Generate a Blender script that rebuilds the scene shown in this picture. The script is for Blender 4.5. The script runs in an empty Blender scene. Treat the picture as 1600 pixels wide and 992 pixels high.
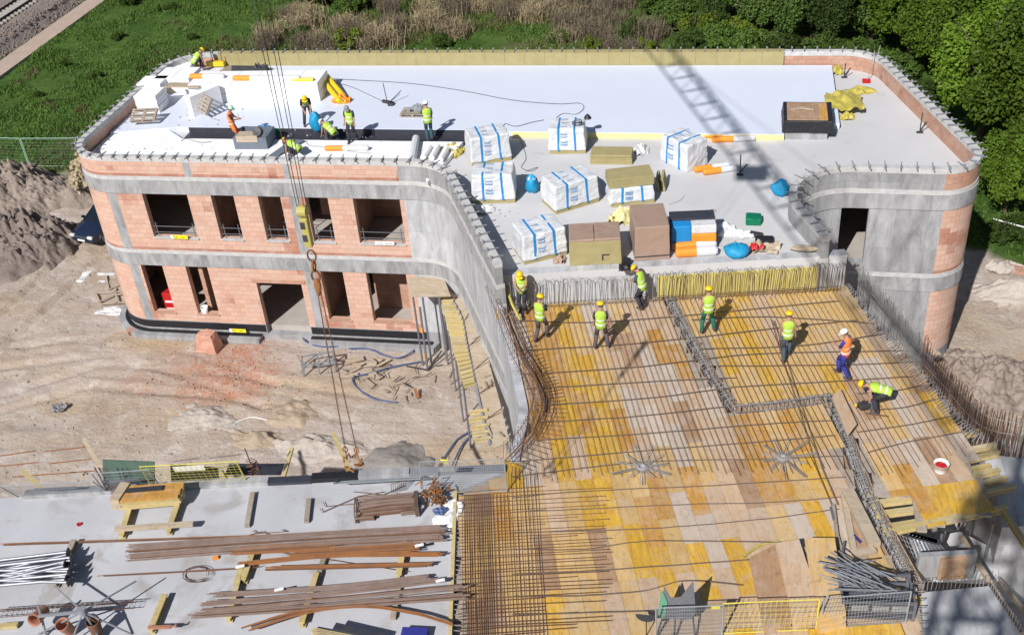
import bpy, math, random
import numpy as np
from mathutils import Vector, Matrix
random.seed(7); rng = np.random.default_rng(7)
R_ = math.radians
# ---------------- camera (solved from the photo's vanishing points) ----------------
F_PX, CXP, CYP, HC = 1739.0, 800.0, 496.0, 29.2
_c = lambda x, y: Vector((x-CXP, y-CYP, F_PX))
_dn = _c(1024, 3058).normalized()
_dep = _c(1183, -718); _dep = (_dep - _dep.dot(_dn)*_dn).normalized()
_up = -_dn; _rt = _dep.cross(_up)
RW = Matrix((_rt, _dep, _up))
scene = bpy.context.scene; col = scene.collection
cd = bpy.data.cameras.new('camera'); cam = bpy.data.objects.new('camera', cd); col.objects.link(cam)
cd.sensor_width = 36; cd.lens = F_PX/1600*36; cd.clip_end = 2000; cd.clip_start = .1
cx_, cy_, cz_ = RW@Vector((1,0,0)), RW@Vector((0,-1,0)), -(RW@Vector((0,0,1)))
cam.matrix_world = Matrix(((cx_.x,cy_.x,cz_.x,0),(cx_.y,cy_.y,cz_.y,0),(cx_.z,cy_.z,cz_.z,HC),(0,0,0,1)))
scene.camera = cam
# ---------------- light ----------------
SUN_EL, SUN_AZ = R_(40.5), R_(71.2)      # shadows fall towards SUN_AZ (from +x, ccw)
w = bpy.data.worlds.new('World'); scene.world = w; w.use_nodes = True
nt = w.node_tree; sky = nt.nodes.new('ShaderNodeTexSky'); sky.sky_type = 'NISHITA'; sky.sun_disc = False
sky.sun_elevation = SUN_EL
_sd = Vector((-math.cos(SUN_AZ)*math.cos(SUN_EL), -math.sin(SUN_AZ)*math.cos(SUN_EL), math.sin(SUN_EL)))
sky.sun_rotation = math.atan2(_sd.x, _sd.y)
bg = nt.nodes['Background']; bg.inputs[1].default_value = 0.055
nt.links.new(sky.outputs[0], bg.inputs[0])
sl = bpy.data.lights.new('sun', 'SUN'); sl.energy = 5.0; sl.angle = R_(.53); sl.color = (1, .975, .95)
so = bpy.data.objects.new('sun', sl); col.objects.link(so); so.location = (0, 0, 80)
so.rotation_euler = (-_sd).to_track_quat('-Z', 'Y').to_euler()
scene.view_settings.view_transform = 'Standard'; scene.view_settings.look = 'None'
scene.view_settings.exposure = 0.15; scene.view_settings.gamma = 1

def P(px, py, z=0.0):
    d = RW@_c(px, py); t = (z-HC)/d.z
    return Vector((d.x*t, d.y*t, z))
def FP(px, py, y):                    # pixel -> vertical plane at depth y
    d = RW@_c(px, py); t = y/d.y
    return Vector((d.x*t, y, HC+d.z*t))
def PX(p):                             # world -> pixel
    c = RW.transposed()@(Vector(p)-Vector((0, 0, HC))); return CXP+F_PX*c.x/c.z, CYP+F_PX*c.y/c.z

# ---------------- materials ----------------
def N(nt, t, **k):
    n = nt.nodes.new(t)
    for a, b in k.items():
        if a in n.inputs: n.inputs[a].default_value = b
        else: setattr(n, a, b)
    return n
_mc = {}
def mat(name, base, rough=.8, metal=0, var=.25, scale=3., c2=None, bump=.15, bscale=30, stains=None, spec=.4, coords='Object', fine=.08, trans=0):
    if name in _mc: return _mc[name]
    m = bpy.data.materials.new(name); m.use_nodes = True; t = m.node_tree; L = t.links.new
    b = t.nodes['Principled BSDF']; b.inputs['Roughness'].default_value = rough; b.inputs['Metallic'].default_value = metal
    b.inputs['Specular IOR Level'].default_value = spec
    tc = N(t, 'ShaderNodeTexCoord')
    src = tc.outputs[coords]
    n1 = N(t, 'ShaderNodeTexNoise', Scale=scale, Detail=6., Roughness=.65); L(src, n1.inputs['Vector'])
    r = N(t, 'ShaderNodeMapRange'); L(n1.outputs[0], r.inputs[0]); r.inputs[1].default_value = .3; r.inputs[2].default_value = .7
    mx = N(t, 'ShaderNodeMix', data_type='RGBA')
    c2 = c2 or tuple(x*(1-var) for x in base)
    mx.inputs[6].default_value = (*base, 1); mx.inputs[7].default_value = (*c2, 1); L(r.outputs[0], mx.inputs[0])
    out = mx.outputs[2]
    if stains:
        n3 = N(t, 'ShaderNodeTexNoise', Scale=stains[1], Detail=5., Roughness=.6, Distortion=.6); L(src, n3.inputs['Vector'])
        r3 = N(t, 'ShaderNodeMapRange'); L(n3.outputs[0], r3.inputs[0]); r3.inputs[1].default_value = stains[2]; r3.inputs[2].default_value = stains[2]+.12
        m3 = N(t, 'ShaderNodeMix', data_type='RGBA'); L(out, m3.inputs[6]); m3.inputs[7].default_value = (*stains[0], 1); L(r3.outputs[0], m3.inputs[0])
        out = m3.outputs[2]
    n2 = N(t, 'ShaderNodeTexNoise', Scale=bscale, Detail=4., Roughness=.7); L(src, n2.inputs['Vector'])
    if fine:
        h = N(t, 'ShaderNodeMapRange'); L(n2.outputs[0], h.inputs[0]); h.inputs[3].default_value = 1-fine*2; h.inputs[4].default_value = 1+fine*2
        mm = N(t, 'ShaderNodeMix', data_type='RGBA', blend_type='MULTIPLY'); mm.inputs[0].default_value = 1
        L(out, mm.inputs[6]); L(h.outputs[0], mm.inputs[7]); out = mm.outputs[2]
    L(out, b.inputs['Base Color'])
    if bump:
        bp = N(t, 'ShaderNodeBump', Strength=bump, Distance=.05); L(n2.outputs[0], bp.inputs['Height']); L(bp.outputs[0], b.inputs['Normal'])
    if trans:
        b.inputs['Alpha'].default_value = 1-trans
    _mc[name] = m; return m

def brick_mat(name, c1, c2, mortar, dark=None, bw=.375, bh=.24, thr=.57):
    m = bpy.data.materials.new(name); m.use_nodes = True; t = m.node_tree; L = t.links.new
    b = t.nodes['Principled BSDF']; b.inputs['Roughness'].default_value = .85
    uv = N(t, 'ShaderNodeTexCoord')
    br = N(t, 'ShaderNodeTexBrick'); L(uv.outputs['UV'], br.inputs['Vector'])
    br.inputs['Scale'].default_value = 1; br.inputs['Brick Width'].default_value = bw; br.inputs['Row Height'].default_value = bh
    br.inputs['Mortar Size'].default_value = .010; br.inputs['Mortar Smooth'].default_value = .3; br.inputs['Bias'].default_value = -.1
    br.inputs['Color1'].default_value = (*c1, 1); br.inputs['Color2'].default_value = (*c2, 1); br.inputs['Mortar'].default_value = (*mortar, 1)
    n = N(t, 'ShaderNodeTexNoise', Scale=.55, Detail=5., Roughness=.55); L(uv.outputs['UV'], n.inputs['Vector'])
    # snap wet-clay patches to whole blocks
    sn = N(t, 'ShaderNodeVectorMath', operation='SNAP'); sn.inputs[1].default_value = (bw, bh, 1); L(uv.outputs['UV'], sn.inputs[0])
    n4 = N(t, 'ShaderNodeTexNoise', Scale=.45, Detail=3., Roughness=.7); L(sn.outputs[0], n4.inputs['Vector'])
    r = N(t, 'ShaderNodeMapRange'); L(n4.outputs[0], r.inputs[0]); r.inputs[1].default_value = thr; r.inputs[2].default_value = thr+.05
    mx = N(t, 'ShaderNodeMix', data_type='RGBA', blend_type='MULTIPLY'); L(r.outputs[0], mx.inputs[0]); L(br.outputs[0], mx.inputs[6]); mx.inputs[7].default_value = (.74, .56, .50, 1)
    n5 = N(t, 'ShaderNodeTexNoise', Scale=25., Detail=4.); L(uv.outputs['UV'], n5.inputs['Vector'])
    r5 = N(t, 'ShaderNodeMapRange'); L(n5.outputs[0], r5.inputs[0]); r5.inputs[3].default_value = .78; r5.inputs[4].default_value = 1.2
    m5 = N(t, 'ShaderNodeMix', data_type='RGBA', blend_type='MULTIPLY'); m5.inputs[0].default_value = 1; L(mx.outputs[2], m5.inputs[6]); L(r5.outputs[0], m5.inputs[7])
    n6 = N(t, 'ShaderNodeTexNoise', Scale=1.3, Detail=6., Roughness=.7); L(uv.outputs['UV'], n6.inputs['Vector'])
    r6 = N(t, 'ShaderNodeMapRange'); L(n6.outputs[0], r6.inputs[0]); r6.inputs[1].default_value = .48; r6.inputs[2].default_value = .72; r6.inputs[4].default_value = .6
    m6 = N(t, 'ShaderNodeMix', data_type='RGBA'); L(r6.outputs[0], m6.inputs[0]); L(m5.outputs[2], m6.inputs[6]); m6.inputs[7].default_value = (.52, .43, .36, 1)
    L(m6.outputs[2], b.inputs['Base Color'])
    bp = N(t, 'ShaderNodeBump', Strength=.5, Distance=.02); L(br.outputs['Fac'], bp.inputs['Height']); bp.invert = True; L(bp.outputs[0], b.inputs['Normal'])
    return m

def concrete_mat(name, base, panel=(1.2, 2.9), var=.3):
    m = bpy.data.materials.new(name); m.use_nodes = True; t = m.node_tree; L = t.links.new
    b = t.nodes['Principled BSDF']; b.inputs['Roughness'].default_value = .82
    uv = N(t, 'ShaderNodeTexCoord')
    br = N(t, 'ShaderNodeTexBrick'); L(uv.outputs['UV'], br.inputs['Vector']); br.inputs['Scale'].default_value = 1
    br.offset = 0; br.inputs['Brick Width'].default_value = panel[0]; br.inputs['Row Height'].default_value = panel[1]
    br.inputs['Mortar Size'].default_value = .012; br.inputs['Mortar Smooth'].default_value = .6
    c2 = tuple(x*.86 for x in base)
    br.inputs['Color1'].default_value = (*base, 1); br.inputs['Color2'].default_value = (*c2, 1); br.inputs['Mortar'].default_value = tuple(x*.72 for x in base)+(1,)
    mp = N(t, 'ShaderNodeMapping'); mp.inputs['Scale'].default_value = (1.6, .5, 1); L(uv.outputs['UV'], mp.inputs[0])
    n = N(t, 'ShaderNodeTexNoise', Scale=1.2, Detail=8., Roughness=.7, Distortion=.4); L(mp.outputs[0], n.inputs['Vector'])
    r = N(t, 'ShaderNodeMapRange'); L(n.outputs[0], r.inputs[0]); r.inputs[1].default_value = .3; r.inputs[2].default_value = .7; r.inputs[3].default_value = 1-var; r.inputs[4].default_value = 1+var*.6
    mx = N(t, 'ShaderNodeMix', data_type='RGBA', blend_type='MULTIPLY'); mx.inputs[0].default_value = 1; L(br.outputs[0], mx.inputs[6]); L(r.outputs[0], mx.inputs[7])
    n2 = N(t, 'ShaderNodeTexNoise', Scale=35., Detail=4.); L(uv.outputs['Object'], n2.inputs['Vector'])
    r2 = N(t, 'ShaderNodeMapRange'); L(n2.outputs[0], r2.inputs[0]); r2.inputs[3].default_value = .85; r2.inputs[4].default_value = 1.12
    m2 = N(t, 'ShaderNodeMix', data_type='RGBA', blend_type='MULTIPLY'); m2.inputs[0].default_value = 1; L(mx.outputs[2], m2.inputs[6]); L(r2.outputs[0], m2.inputs[7])
    L(m2.outputs[2], b.inputs['Base Color'])
    bp = N(t, 'ShaderNodeBump', Strength=.15, Distance=.02); L(n2.outputs[0], bp.inputs['Height']); L(bp.outputs[0], b.inputs['Normal'])
    return m

def wood_mat(name, base, c2, rough=.6, axis=0):
    m = bpy.data.materials.new(name); m.use_nodes = True; t = m.node_tree; L = t.links.new
    b = t.nodes['Principled BSDF']; b.inputs['Roughness'].default_value = rough
    tc = N(t, 'ShaderNodeTexCoord'); mp = N(t, 'ShaderNodeMapping')
    mp.inputs['Scale'].default_value = (1, 7, 7) if axis == 0 else (7, 1, 7); L(tc.outputs['Object'], mp.inputs[0])
    oi = N(t, 'ShaderNodeObjectInfo')
    ad = N(t, 'ShaderNodeVectorMath', operation='ADD'); L(mp.outputs[0], ad.inputs[0])
    ml = N(t, 'ShaderNodeMath', operation='MULTIPLY'); L(oi.outputs['Random'], ml.inputs[0]); ml.inputs[1].default_value = 50; L(ml.outputs[0], ad.inputs[1])
    n = N(t, 'ShaderNodeTexNoise', Scale=1.4, Detail=8., Roughness=.8, Distortion=.9); L(ad.outputs[0], n.inputs['Vector'])
    r = N(t, 'ShaderNodeMapRange'); L(n.outputs[0], r.inputs[0]); r.inputs[1].default_value = .40; r.inputs[2].default_value = .60
    mx = N(t, 'ShaderNodeMix', data_type='RGBA'); L(r.outputs[0], mx.inputs[0]); mx.inputs[6].default_value = (*base, 1); mx.inputs[7].default_value = (*c2, 1)
    # cement dust / scuffs
    geo = N(t, 'ShaderNodeNewGeometry'); n2 = N(t, 'ShaderNodeTexNoise', Scale=1.1, Detail=8., Roughness=.78, Distortion=.4); L(geo.outputs['Position'], n2.inputs['Vector'])
    r2 = N(t, 'ShaderNodeMapRange'); L(n2.outputs[0], r2.inputs[0]); r2.inputs[1].default_value = .47; r2.inputs[2].default_value = .7; r2.inputs[4].default_value = .55
    m2 = N(t, 'ShaderNodeMix', data_type='RGBA'); L(r2.outputs[0], m2.inputs[0]); L(mx.outputs[2], m2.inputs[6]); m2.inputs[7].default_value = (.50, .45, .405, 1)
    n7 = N(t, 'ShaderNodeTexNoise', Scale=3.2, Detail=8., Roughness=.8, Distortion=1.2); L(geo.outputs['Position'], n7.inputs['Vector']); r7 = N(t, 'ShaderNodeMapRange'); L(n7.outputs[0], r7.inputs[0]); r7.inputs[1].default_value = .52; r7.inputs[2].default_value = .66; r7.inputs[4].default_value = .5
    m7 = N(t, 'ShaderNodeMix', data_type='RGBA'); L(r7.outputs[0], m7.inputs[0]); L(m2.outputs[2], m7.inputs[6]); m7.inputs[7].default_value = tuple(x*.55 for x in c2)+(1,)
    hv = N(t, 'ShaderNodeHueSaturation'); L(m7.outputs[2], hv.inputs['Color'])
    r3 = N(t, 'ShaderNodeMapRange'); L(oi.outputs['Random'], r3.inputs[0]); r3.inputs[3].default_value = .9; r3.inputs[4].default_value = 1.1; L(r3.outputs[0], hv.inputs['Value'])
    L(hv.outputs[0], b.inputs['Base Color'])
    return m

M = {}
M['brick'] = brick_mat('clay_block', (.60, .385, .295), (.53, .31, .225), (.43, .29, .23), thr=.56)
M['brick_dim'] = brick_mat('clay_block_dimmed', (.46, .26, .18), (.38, .2, .135), (.30, .2, .15), thr=.6)  # darker copy of the clay block, with indoor shade put into its colour
M['conc'] = concrete_mat('cast_concrete', (.35, .35, .355), var=.45)
M['band'] = concrete_mat('ring_beam_concrete', (.37, .37, .375), (2.4, 3.), .5)
M['wall_white'] = concrete_mat('pale_cast_concrete', (.48, .485, .50), (.9, 6), .4)
M['cap'] = mat('cap_concrete', (.56, .55, .54), var=.3, scale=4)
M['slab'] = mat('floated_slab', (.50, .505, .53), c2=(.41, .41, .43), scale=.45, bump=.1, stains=((.36, .345, .34), .8, .54), fine=.07)
M['roofslab'] = mat('roof_slab', (.56, .555, .565), c2=(.49, .485, .49), scale=.35, bump=.06, stains=((.38, .35, .32), .7, .64), fine=.04)
M['floor'] = mat('inner_floor', (.46, .42, .38), scale=1)
M['black'] = mat('bitumen_black', (.018, .018, .022), rough=.5, scale=5, bump=.2)
M['navy'] = mat('dark_membrane', (.03, .035, .05), rough=.45, scale=4, c2=(.05, .05, .06))
M['foam'] = mat('white_foam', (.80, .80, .80), var=.04, scale=.8, bump=.05, fine=.02)
M['foamblue'] = mat('white_separating_film', (.64, .68, .78), c2=(.60, .64, .74), scale=.25, bump=.05, rough=.5, fine=.015)
M['yfoam'] = mat('yellow_foam_edge', (.78, .70, .32), var=.1)
M['wool'] = mat('mineral_wool', (.37, .32, .155), c2=(.31, .26, .12), scale=2.5, bump=.3)
M['boardyel'] = mat('yellow_board', (.58, .50, .17), c2=(.48, .4, .12), scale=2)
M['steel'] = mat('galvanised_steel', (.27, .28, .31), rough=.5, metal=.6, scale=8)
M['dsteel'] = mat('dark_steel', (.08, .08, .09), rough=.5, metal=.5)
M['grey'] = mat('grey_paint', (.25, .26, .28), rough=.5)
M['bar'] = mat('rebar_grey', (.10, .085, .075), rough=.7, c2=(.15, .09, .06), scale=3, bump=0)
M['rust'] = mat('rebar_rust', (.17, .085, .045), rough=.8, c2=(.10, .055, .035), scale=2.5, bump=0)
M['rusto'] = mat('fresh_rust', (.30, .12, .035), rough=.85, c2=(.2, .09, .04), scale=2, bump=0)
M['barsilver'] = mat('zinc_bar', (.42, .41, .40), rough=.5, metal=.3, bump=0)
M['timb'] = wood_mat('yellow_timber', (.54, .43, .19), (.44, .34, .15))
M['timbp'] = wood_mat('pale_timber', (.48, .39, .28), (.37, .29, .2))
M['timbg'] = wood_mat('grey_timber', (.36, .30, .24), (.27, .22, .17))
PLY = dict(Y=((.66, .40, .045), (.46, .25, .035)), O=((.55, .30, .07), (.40, .2, .05)), B=((.43, .27, .15), (.34, .20, .115)),
           P=((.54, .40, .27), (.47, .31, .19)), W=((.54, .455, .37), (.48, .37, .28)), T=((.62, .42, .17), (.50, .31, .12)))
for k_, (a_, b_) in PLY.items(): M['ply'+k_] = wood_mat('plywood_face_'+dict(Y='yellow', O='ochre', B='brown', P='pale', W='whitish', T='tan')[k_], a_, b_, .55, 1)
M['vest'] = mat('hi_vis_yellow', (.46, .72, .06), c2=(.36, .52, .08), scale=5, bump=.8, bscale=14)
M['vesto'] = mat('hi_vis_orange', (.95, .22, .05), var=.15, scale=6)
M['reflect'] = mat('reflective_tape', (.75, .76, .72), rough=.4)
M['skin'] = mat('skin', (.42, .22, .15), var=.1, rough=.6, bump=0)
M['hely'] = mat('yellow_helmet', (.80, .50, .01), rough=.35, var=.05, bump=0, fine=0)
M['helw'] = mat('white_helmet', (.8, .8, .78), rough=.35, var=.05, bump=0, fine=0)
M['helg'] = mat('pale_green_helmet', (.5, .75, .55), rough=.35, var=.05, bump=0, fine=0)
M['cap_grey'] = mat('grey_cap', (.25, .27, .28), bump=0)
M['c_dark'] = mat('dark_cloth', (.035, .035, .045), bump=.2)
M['c_brown'] = mat('brown_cloth', (.10, .08, .085), bump=.2)
M['c_green'] = mat('green_cloth', (.01, .13, .09), bump=.2)
M['c_blue'] = mat('blue_cloth', (.03, .035, .25), bump=.2)
M['c_teal'] = mat('teal_cloth', (.03, .09, .12), bump=.2)
M['c_slate'] = mat('slate_cloth', (.05, .08, .12), bump=.2)
M['wrap'] = mat('white_wrap', (.66, .67, .68), c2=(.58, .59, .61), scale=6, rough=.35, bump=.6, bscale=9)
M['blue'] = mat('blue_print', (.015, .24, .58), rough=.4, var=.1)
M['bagblue'] = mat('blue_bag', (.015, .30, .55), rough=.35, var=.2, bump=.6, bscale=12)
M['orange'] = mat('orange_wrap', (.85, .30, .03), rough=.45, var=.15, bump=.3)
M['brownwrap'] = mat('brown_carton', (.36, .25, .19), var=.12, rough=.5, bump=.3)
M['red'] = mat('red_paint', (.5, .02, .02), rough=.4)
M['green'] = mat('green_plastic', (.0, .18, .08), rough=.4)
M['yellow'] = mat('yellow_paint', (.75, .52, .02), rough=.4, var=.1)
M['yfilm'] = mat('yellow_film', (.52, .44, .09), rough=.3, var=.25, scale=6, bump=.8, bscale=8)
M['white'] = mat('white_plastic', (.8, .8, .8), rough=.4, var=.05)
M['terra'] = mat('terracotta', (.40, .18, .11), rough=.6)
M['hose'] = mat('blue_hose', (.08, .12, .25), rough=.4)
M['mesh'] = mat('fence_zinc', (.42, .45, .48), rough=.5, metal=.4, bump=0)
M['meshy'] = mat('fence_yellow', (.70, .62, .10), rough=.5, bump=0)
M['carp'] = mat('dark_blue_car_paint', (.012, .02, .045), rough=.2, var=.1, spec=.6, bump=0, fine=0)
M['glass'] = mat('dark_glass', (.01, .015, .02), rough=.08, spec=.8, bump=0, fine=0)
M['stone'] = mat('rubble_stone', (.40, .33, .24), var=.35, scale=2)
M['soil'] = mat('heaped_soil', (.22, .18, .155), c2=(.15, .12, .105), scale=1.2, bump=1., bscale=6, fine=.2)

# ---------------- mesh builder ----------------
class MB:
    def __init__(s): s.v = []; s.f = []; s.mi = []; s.uv = []; s.m = 0; s.hasuv = False
    def face(s, idx, uv=None):
        s.f.append(idx); s.mi.append(s.m)
        if uv: s.hasuv = True
        s.uv.append(uv or [(0, 0)]*len(idx))
    def box(s, x0, y0, z0, x1, y1, z1, T=None, taper=1.):
        n = len(s.v); cx, cy = (x0+x1)/2, (y0+y1)/2
        for z, k in ((z0, 1), (z1, taper)):
            for x, y in ((x0, y0), (x1, y0), (x1, y1), (x0, y1)):
                p = Vector((cx+(x-cx)*k, cy+(y-cy)*k, z)); s.v.append(T@p if T else p)
        dx, dy, dz = x1-x0, y1-y0, z1-z0
        for q, (a, b) in (((0, 3, 2, 1), (dx, dy)), ((4, 5, 6, 7), (dx, dy)), ((0, 1, 5, 4), (dx, dz)), ((1, 2, 6, 5), (dy, dz)), ((2, 3, 7, 6), (dx, dz)), ((3, 0, 4, 7), (dy, dz))):
            s.face([n+i for i in q], [(0, 0), (a, 0), (a, b), (0, b)])
        return s
    def beam(s, p0, p1, w, h, roll=None):      # bar of w x h between two points
        p0, p1 = Vector(p0), Vector(p1); d = p1-p0; L = d.length; d.normalize()
        up = Vector((0, 0, 1)) if abs(d.z) < .95 else Vector((0, 1, 0))
        y = up.cross(d).normalized(); z = d.cross(y)
        T = Matrix(((d.x, y.x, z.x, p0.x), (d.y, y.y, z.y, p0.y), (d.z, y.z, z.z, p0.z), (0, 0, 0, 1)))
        if roll: T = T@Matrix.Rotation(roll, 4, 'X')
        return s.box(0, -w/2, -h/2, L, w/2, h/2, T)
    def prism(s, poly, z0, z1, T=None):
        n = len(s.v); k = len(poly)
        ar = sum(poly[i][0]*poly[(i+1) % k][1]-poly[(i+1) % k][0]*poly[i][1] for i in range(k))
        if ar < 0: poly = poly[::-1]
        for z in (z0, z1):
            for p in poly:
                q = Vector((p[0], p[1], z)); s.v.append(T@q if T else q)
        s.face([n+i for i in range(k)][::-1], [(p[0], p[1]) for p in poly][::-1]); s.face([n+k+i for i in range(k)], [(p[0], p[1]) for p in poly])
        a = 0
        for i in range(k):
            j = (i+1) % k; l = math.dist(poly[i][:2], poly[j][:2])
            s.face([n+i, n+j, n+k+j, n+k+i], [(a, z0), (a+l, z0), (a+l, z1), (a, z1)]); a += l
        return s
    def tube(s, pts, r, n=5, closed=False, r1=None, caps=True):
        pts = [Vector(p) for p in pts]; k = len(pts); base = len(s.v); prev = None
        for i, p in enumerate(pts):
            if closed: d = pts[(i+1) % k]-pts[i-1]
            else: d = pts[min(i+1, k-1)]-pts[max(i-1, 0)]
            if d.length < 1e-9: d = Vector((0, 0, 1))
            d.normalize()
            if prev is None:
                up = Vector((0, 0, 1)) if abs(d.z) < .9 else Vector((1, 0, 0)); a = d.cross(up).normalized()
            else:
                a = prev-d*prev.dot(d)
                a = a.normalized() if a.length > 1e-6 else d.orthogonal().normalized()
            prev = a; b = d.cross(a)
            rr = r if r1 is None else r+(r1-r)*i/max(1, k-1)
            for j in range(n):
                t = 2*math.pi*(j+.5)/n; s.v.append(p+a*(rr*math.cos(t))+b*(rr*math.sin(t)))
        for i in range(k if closed else k-1):
            i2 = (i+1) % k
            for j in range(n):
                j2 = (j+1) % n; s.face([base+i*n+j, base+i*n+j2, base+i2*n+j2, base+i2*n+j])
        if not closed and caps:
            s.face([base+j for j in range(n)][::-1]); s.face([base+(k-1)*n+j for j in range(n)])
        return s
    def lathe(s, prof, n=12, T=None, cap=True):
        b = len(s.v)
        for r, z in prof:
            for j in range(n):
                t = 2*math.pi*j/n; q = Vector((r*math.cos(t), r*math.sin(t), z)); s.v.append(T@q if T else q)
        for i in range(len(prof)-1):
            for j in range(n):
                j2 = (j+1) % n; s.face([b+i*n+j, b+i*n+j2, b+(i+1)*n+j2, b+(i+1)*n+j])
        if cap:
            s.face([b+j for j in range(n)][::-1]); s.face([b+(len(prof)-1)*n+j for j in range(n)])
        return s
    def blob(s, c, rad, seed=0, noise=.2, nu=12, nv=8, flat=None, T=None):
        rr = random.Random(seed); b = len(s.v); c = Vector(c); ph = [rr.uniform(0, 6) for _ in range(8)]
        for i in range(nv+1):
            v = math.pi*i/nv
            for j in range(nu):
                u = 2*math.pi*j/nu
                k = 1+noise*(math.sin(2*u+ph[0]+3*v)*.4+math.sin(3*u+ph[1])*math.sin(2*v+ph[2])*.4+math.sin(5*u+ph[3]+v*4)*.2+rr.uniform(-.35, .35)*(0 < i < nv))
                p = Vector((rad[0]*math.sin(v)*math.cos(u)*k, rad[1]*math.sin(v)*math.sin(u)*k, rad[2]*math.cos(v)*k))
                if flat is not None: p.z = max(p.z, -flat)
                q = c+p; s.v.append(T@q if T else q)
        for i in range(nv):
            for j in range(nu):
                j2 = (j+1) % nu; s.face([b+i*nu+j, b+(i+1)*nu+j, b+(i+1)*nu+j2, b+i*nu+j2])
        return s
    def build(s, name, mats, parent=None, world=False, smooth=False, bevel=0):
        me = bpy.data.meshes.new(name); me.from_pydata([tuple(v) for v in s.v], [], s.f)
        for m in (mats if isinstance(mats, (list, tuple)) else [mats]): me.materials.append(M[m] if isinstance(m, str) else m)
        if any(s.mi): me.polygons.foreach_set('material_index', s.mi)
        if s.hasuv:
            l = me.uv_layers.new(name='UVMap'); l.data.foreach_set('uv', [c for f in s.uv for p in f for c in p])
        if smooth: me.polygons.foreach_set('use_smooth', [True]*len(s.f))
        me.update()
        o = bpy.data.objects.new(name, me); col.objects.link(o)
        if bevel:
            b = o.modifiers.new('bevel', 'BEVEL'); b.width = bevel; b.segments = 2; b.limit_method = 'ANGLE'
        if parent:
            o.parent = parent
            if world: o.matrix_parent_inverse = parent.matrix_basis.inverted()
        return o
def tag(o, label=None, cat=None, group=None, kind=None):
    if label: o['label'] = label
    if cat: o['category'] = cat
    if group: o['group'] = group
    if kind: o['kind'] = kind
    return o
def thing(name, label, cat, loc=(0, 0, 0), rz=0, group=None, kind=None):
    o = bpy.data.objects.new(name, None); col.objects.link(o); o.empty_display_size = .3
    o.matrix_basis = Matrix.Translation(Vector(loc))@Matrix.Rotation(rz, 4, 'Z')
    return tag(o, label, cat, group, kind)
def dup(root, loc=None, rz=0, label=None, group=None):
    r = root.copy(); col.objects.link(r)
    if loc is not None: r.matrix_basis = Matrix.Translation(Vector(loc))@Matrix.Rotation(rz, 4, 'Z')
    if label: r['label'] = label
    if group: r['group'] = group
    def rec(a, b):
        for ch in list(a.children):
            c = ch.copy(); col.objects.link(c); c.parent = b; rec(ch, c)
    rec(root, r); return r
_tx = {}
def text(s, size, parent, loc, rot, m, name='lettering', ext=.004):
    c = bpy.data.curves.new(name, 'FONT'); c.body = s; c.size = size; c.extrude = ext; c.align_x = 'CENTER'; c.align_y = 'CENTER'
    key = (s, size, m)
    if key not in _tx:
        o = bpy.data.objects.new(name, c); col.objects.link(o); bpy.context.view_layer.update(); me_ = bpy.data.meshes.new_from_object(o); bpy.data.objects.remove(o); me_.materials.clear(); me_.materials.append(M[m]); _tx[key] = me_
    o = bpy.data.objects.new(name, _tx[key]); col.objects.link(o); o.parent = parent
    o.matrix_basis = Matrix.Translation(Vector(loc))@rot.to_4x4(); return o
def edge_frame(l, r, z):               # front bottom edge in the picture -> origin, length, yaw
    a, b = P(*l, z), P(*r, z); d = b-a
    return a, d.length, math.atan2(d.y, d.x)
def noise2(x, y, seed=0):               # smooth value noise for terrain, numpy
    r = np.random.default_rng(seed); g = r.random((64, 64))
    xi, yi = np.floor(x).astype(int), np.floor(y).astype(int); fx, fy = x-xi, y-yi
    fx = fx*fx*(3-2*fx); fy = fy*fy*(3-2*fy)
    a = g[xi % 64, yi % 64]; b = g[(xi+1) % 64, yi % 64]; c = g[xi % 64, (yi+1) % 64]; d = g[(xi+1) % 64, (yi+1) % 64]
    return (a*(1-fx)+b*fx)*(1-fy)+(c*(1-fx)+d*fx)*fy-.5
def fbm(x, y, s, o=4, seed=0):
    v = 0
    for i in range(o): v = v+noise2(x*s*2**i+7.3*i, y*s*2**i+3.1*i, seed+i)/2**i
    return v
# =================== ground and surroundings ===================
def xy(px, py, z=0): p = P(px, py, z); return (p.x, p.y)
def dist_seg(X, Y, a, b):
    ax, ay = a; bx, by = b; dx, dy = bx-ax, by-ay; t = np.clip(((X-ax)*dx+(Y-ay)*dy)/(dx*dx+dy*dy), 0, 1)
    return np.hypot(X-ax-t*dx, Y-ay-t*dy)
def inpoly(X, Y, poly):
    c = np.zeros(np.shape(X), bool); n = len(poly)
    for i in range(n):
        x0, y0 = poly[i][:2]; x1, y1 = poly[(i+1) % n][:2]
        if y0 == y1: continue
        c ^= ((y0 > Y) != (y1 > Y)) & (X < (x1-x0)*(Y-y0)/(y1-y0)+x0)
    return c
gx = np.concatenate([[-600, -400, -250, -170, -120, -95], np.arange(-80, -42, .45), np.arange(-42, -8, .22), np.arange(-8, 42, .45), [50, 65, 90, 140, 220, 400, 600]])
gy = np.concatenate([[-300, -150, -60, -20, 5], np.arange(14, 24, .45), np.arange(24, 52, .22), np.arange(52, 100, .45), [104, 112, 125, 150, 190, 260, 400, 700]])
GX, GY = np.meshgrid(gx, gy)
RUTS = [[xy(*q) for q in l] for l in ([(-80, 560), (30, 470), (131, 372), (150, 340)], [(-60, 600), (60, 500), (150, 415)], [(-40, 640), (150, 585), (330, 600), (560, 640)], [(0, 560), (180, 540), (300, 570), (420, 620)], [(1500, 440), (1560, 480), (1640, 560)])]
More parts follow.
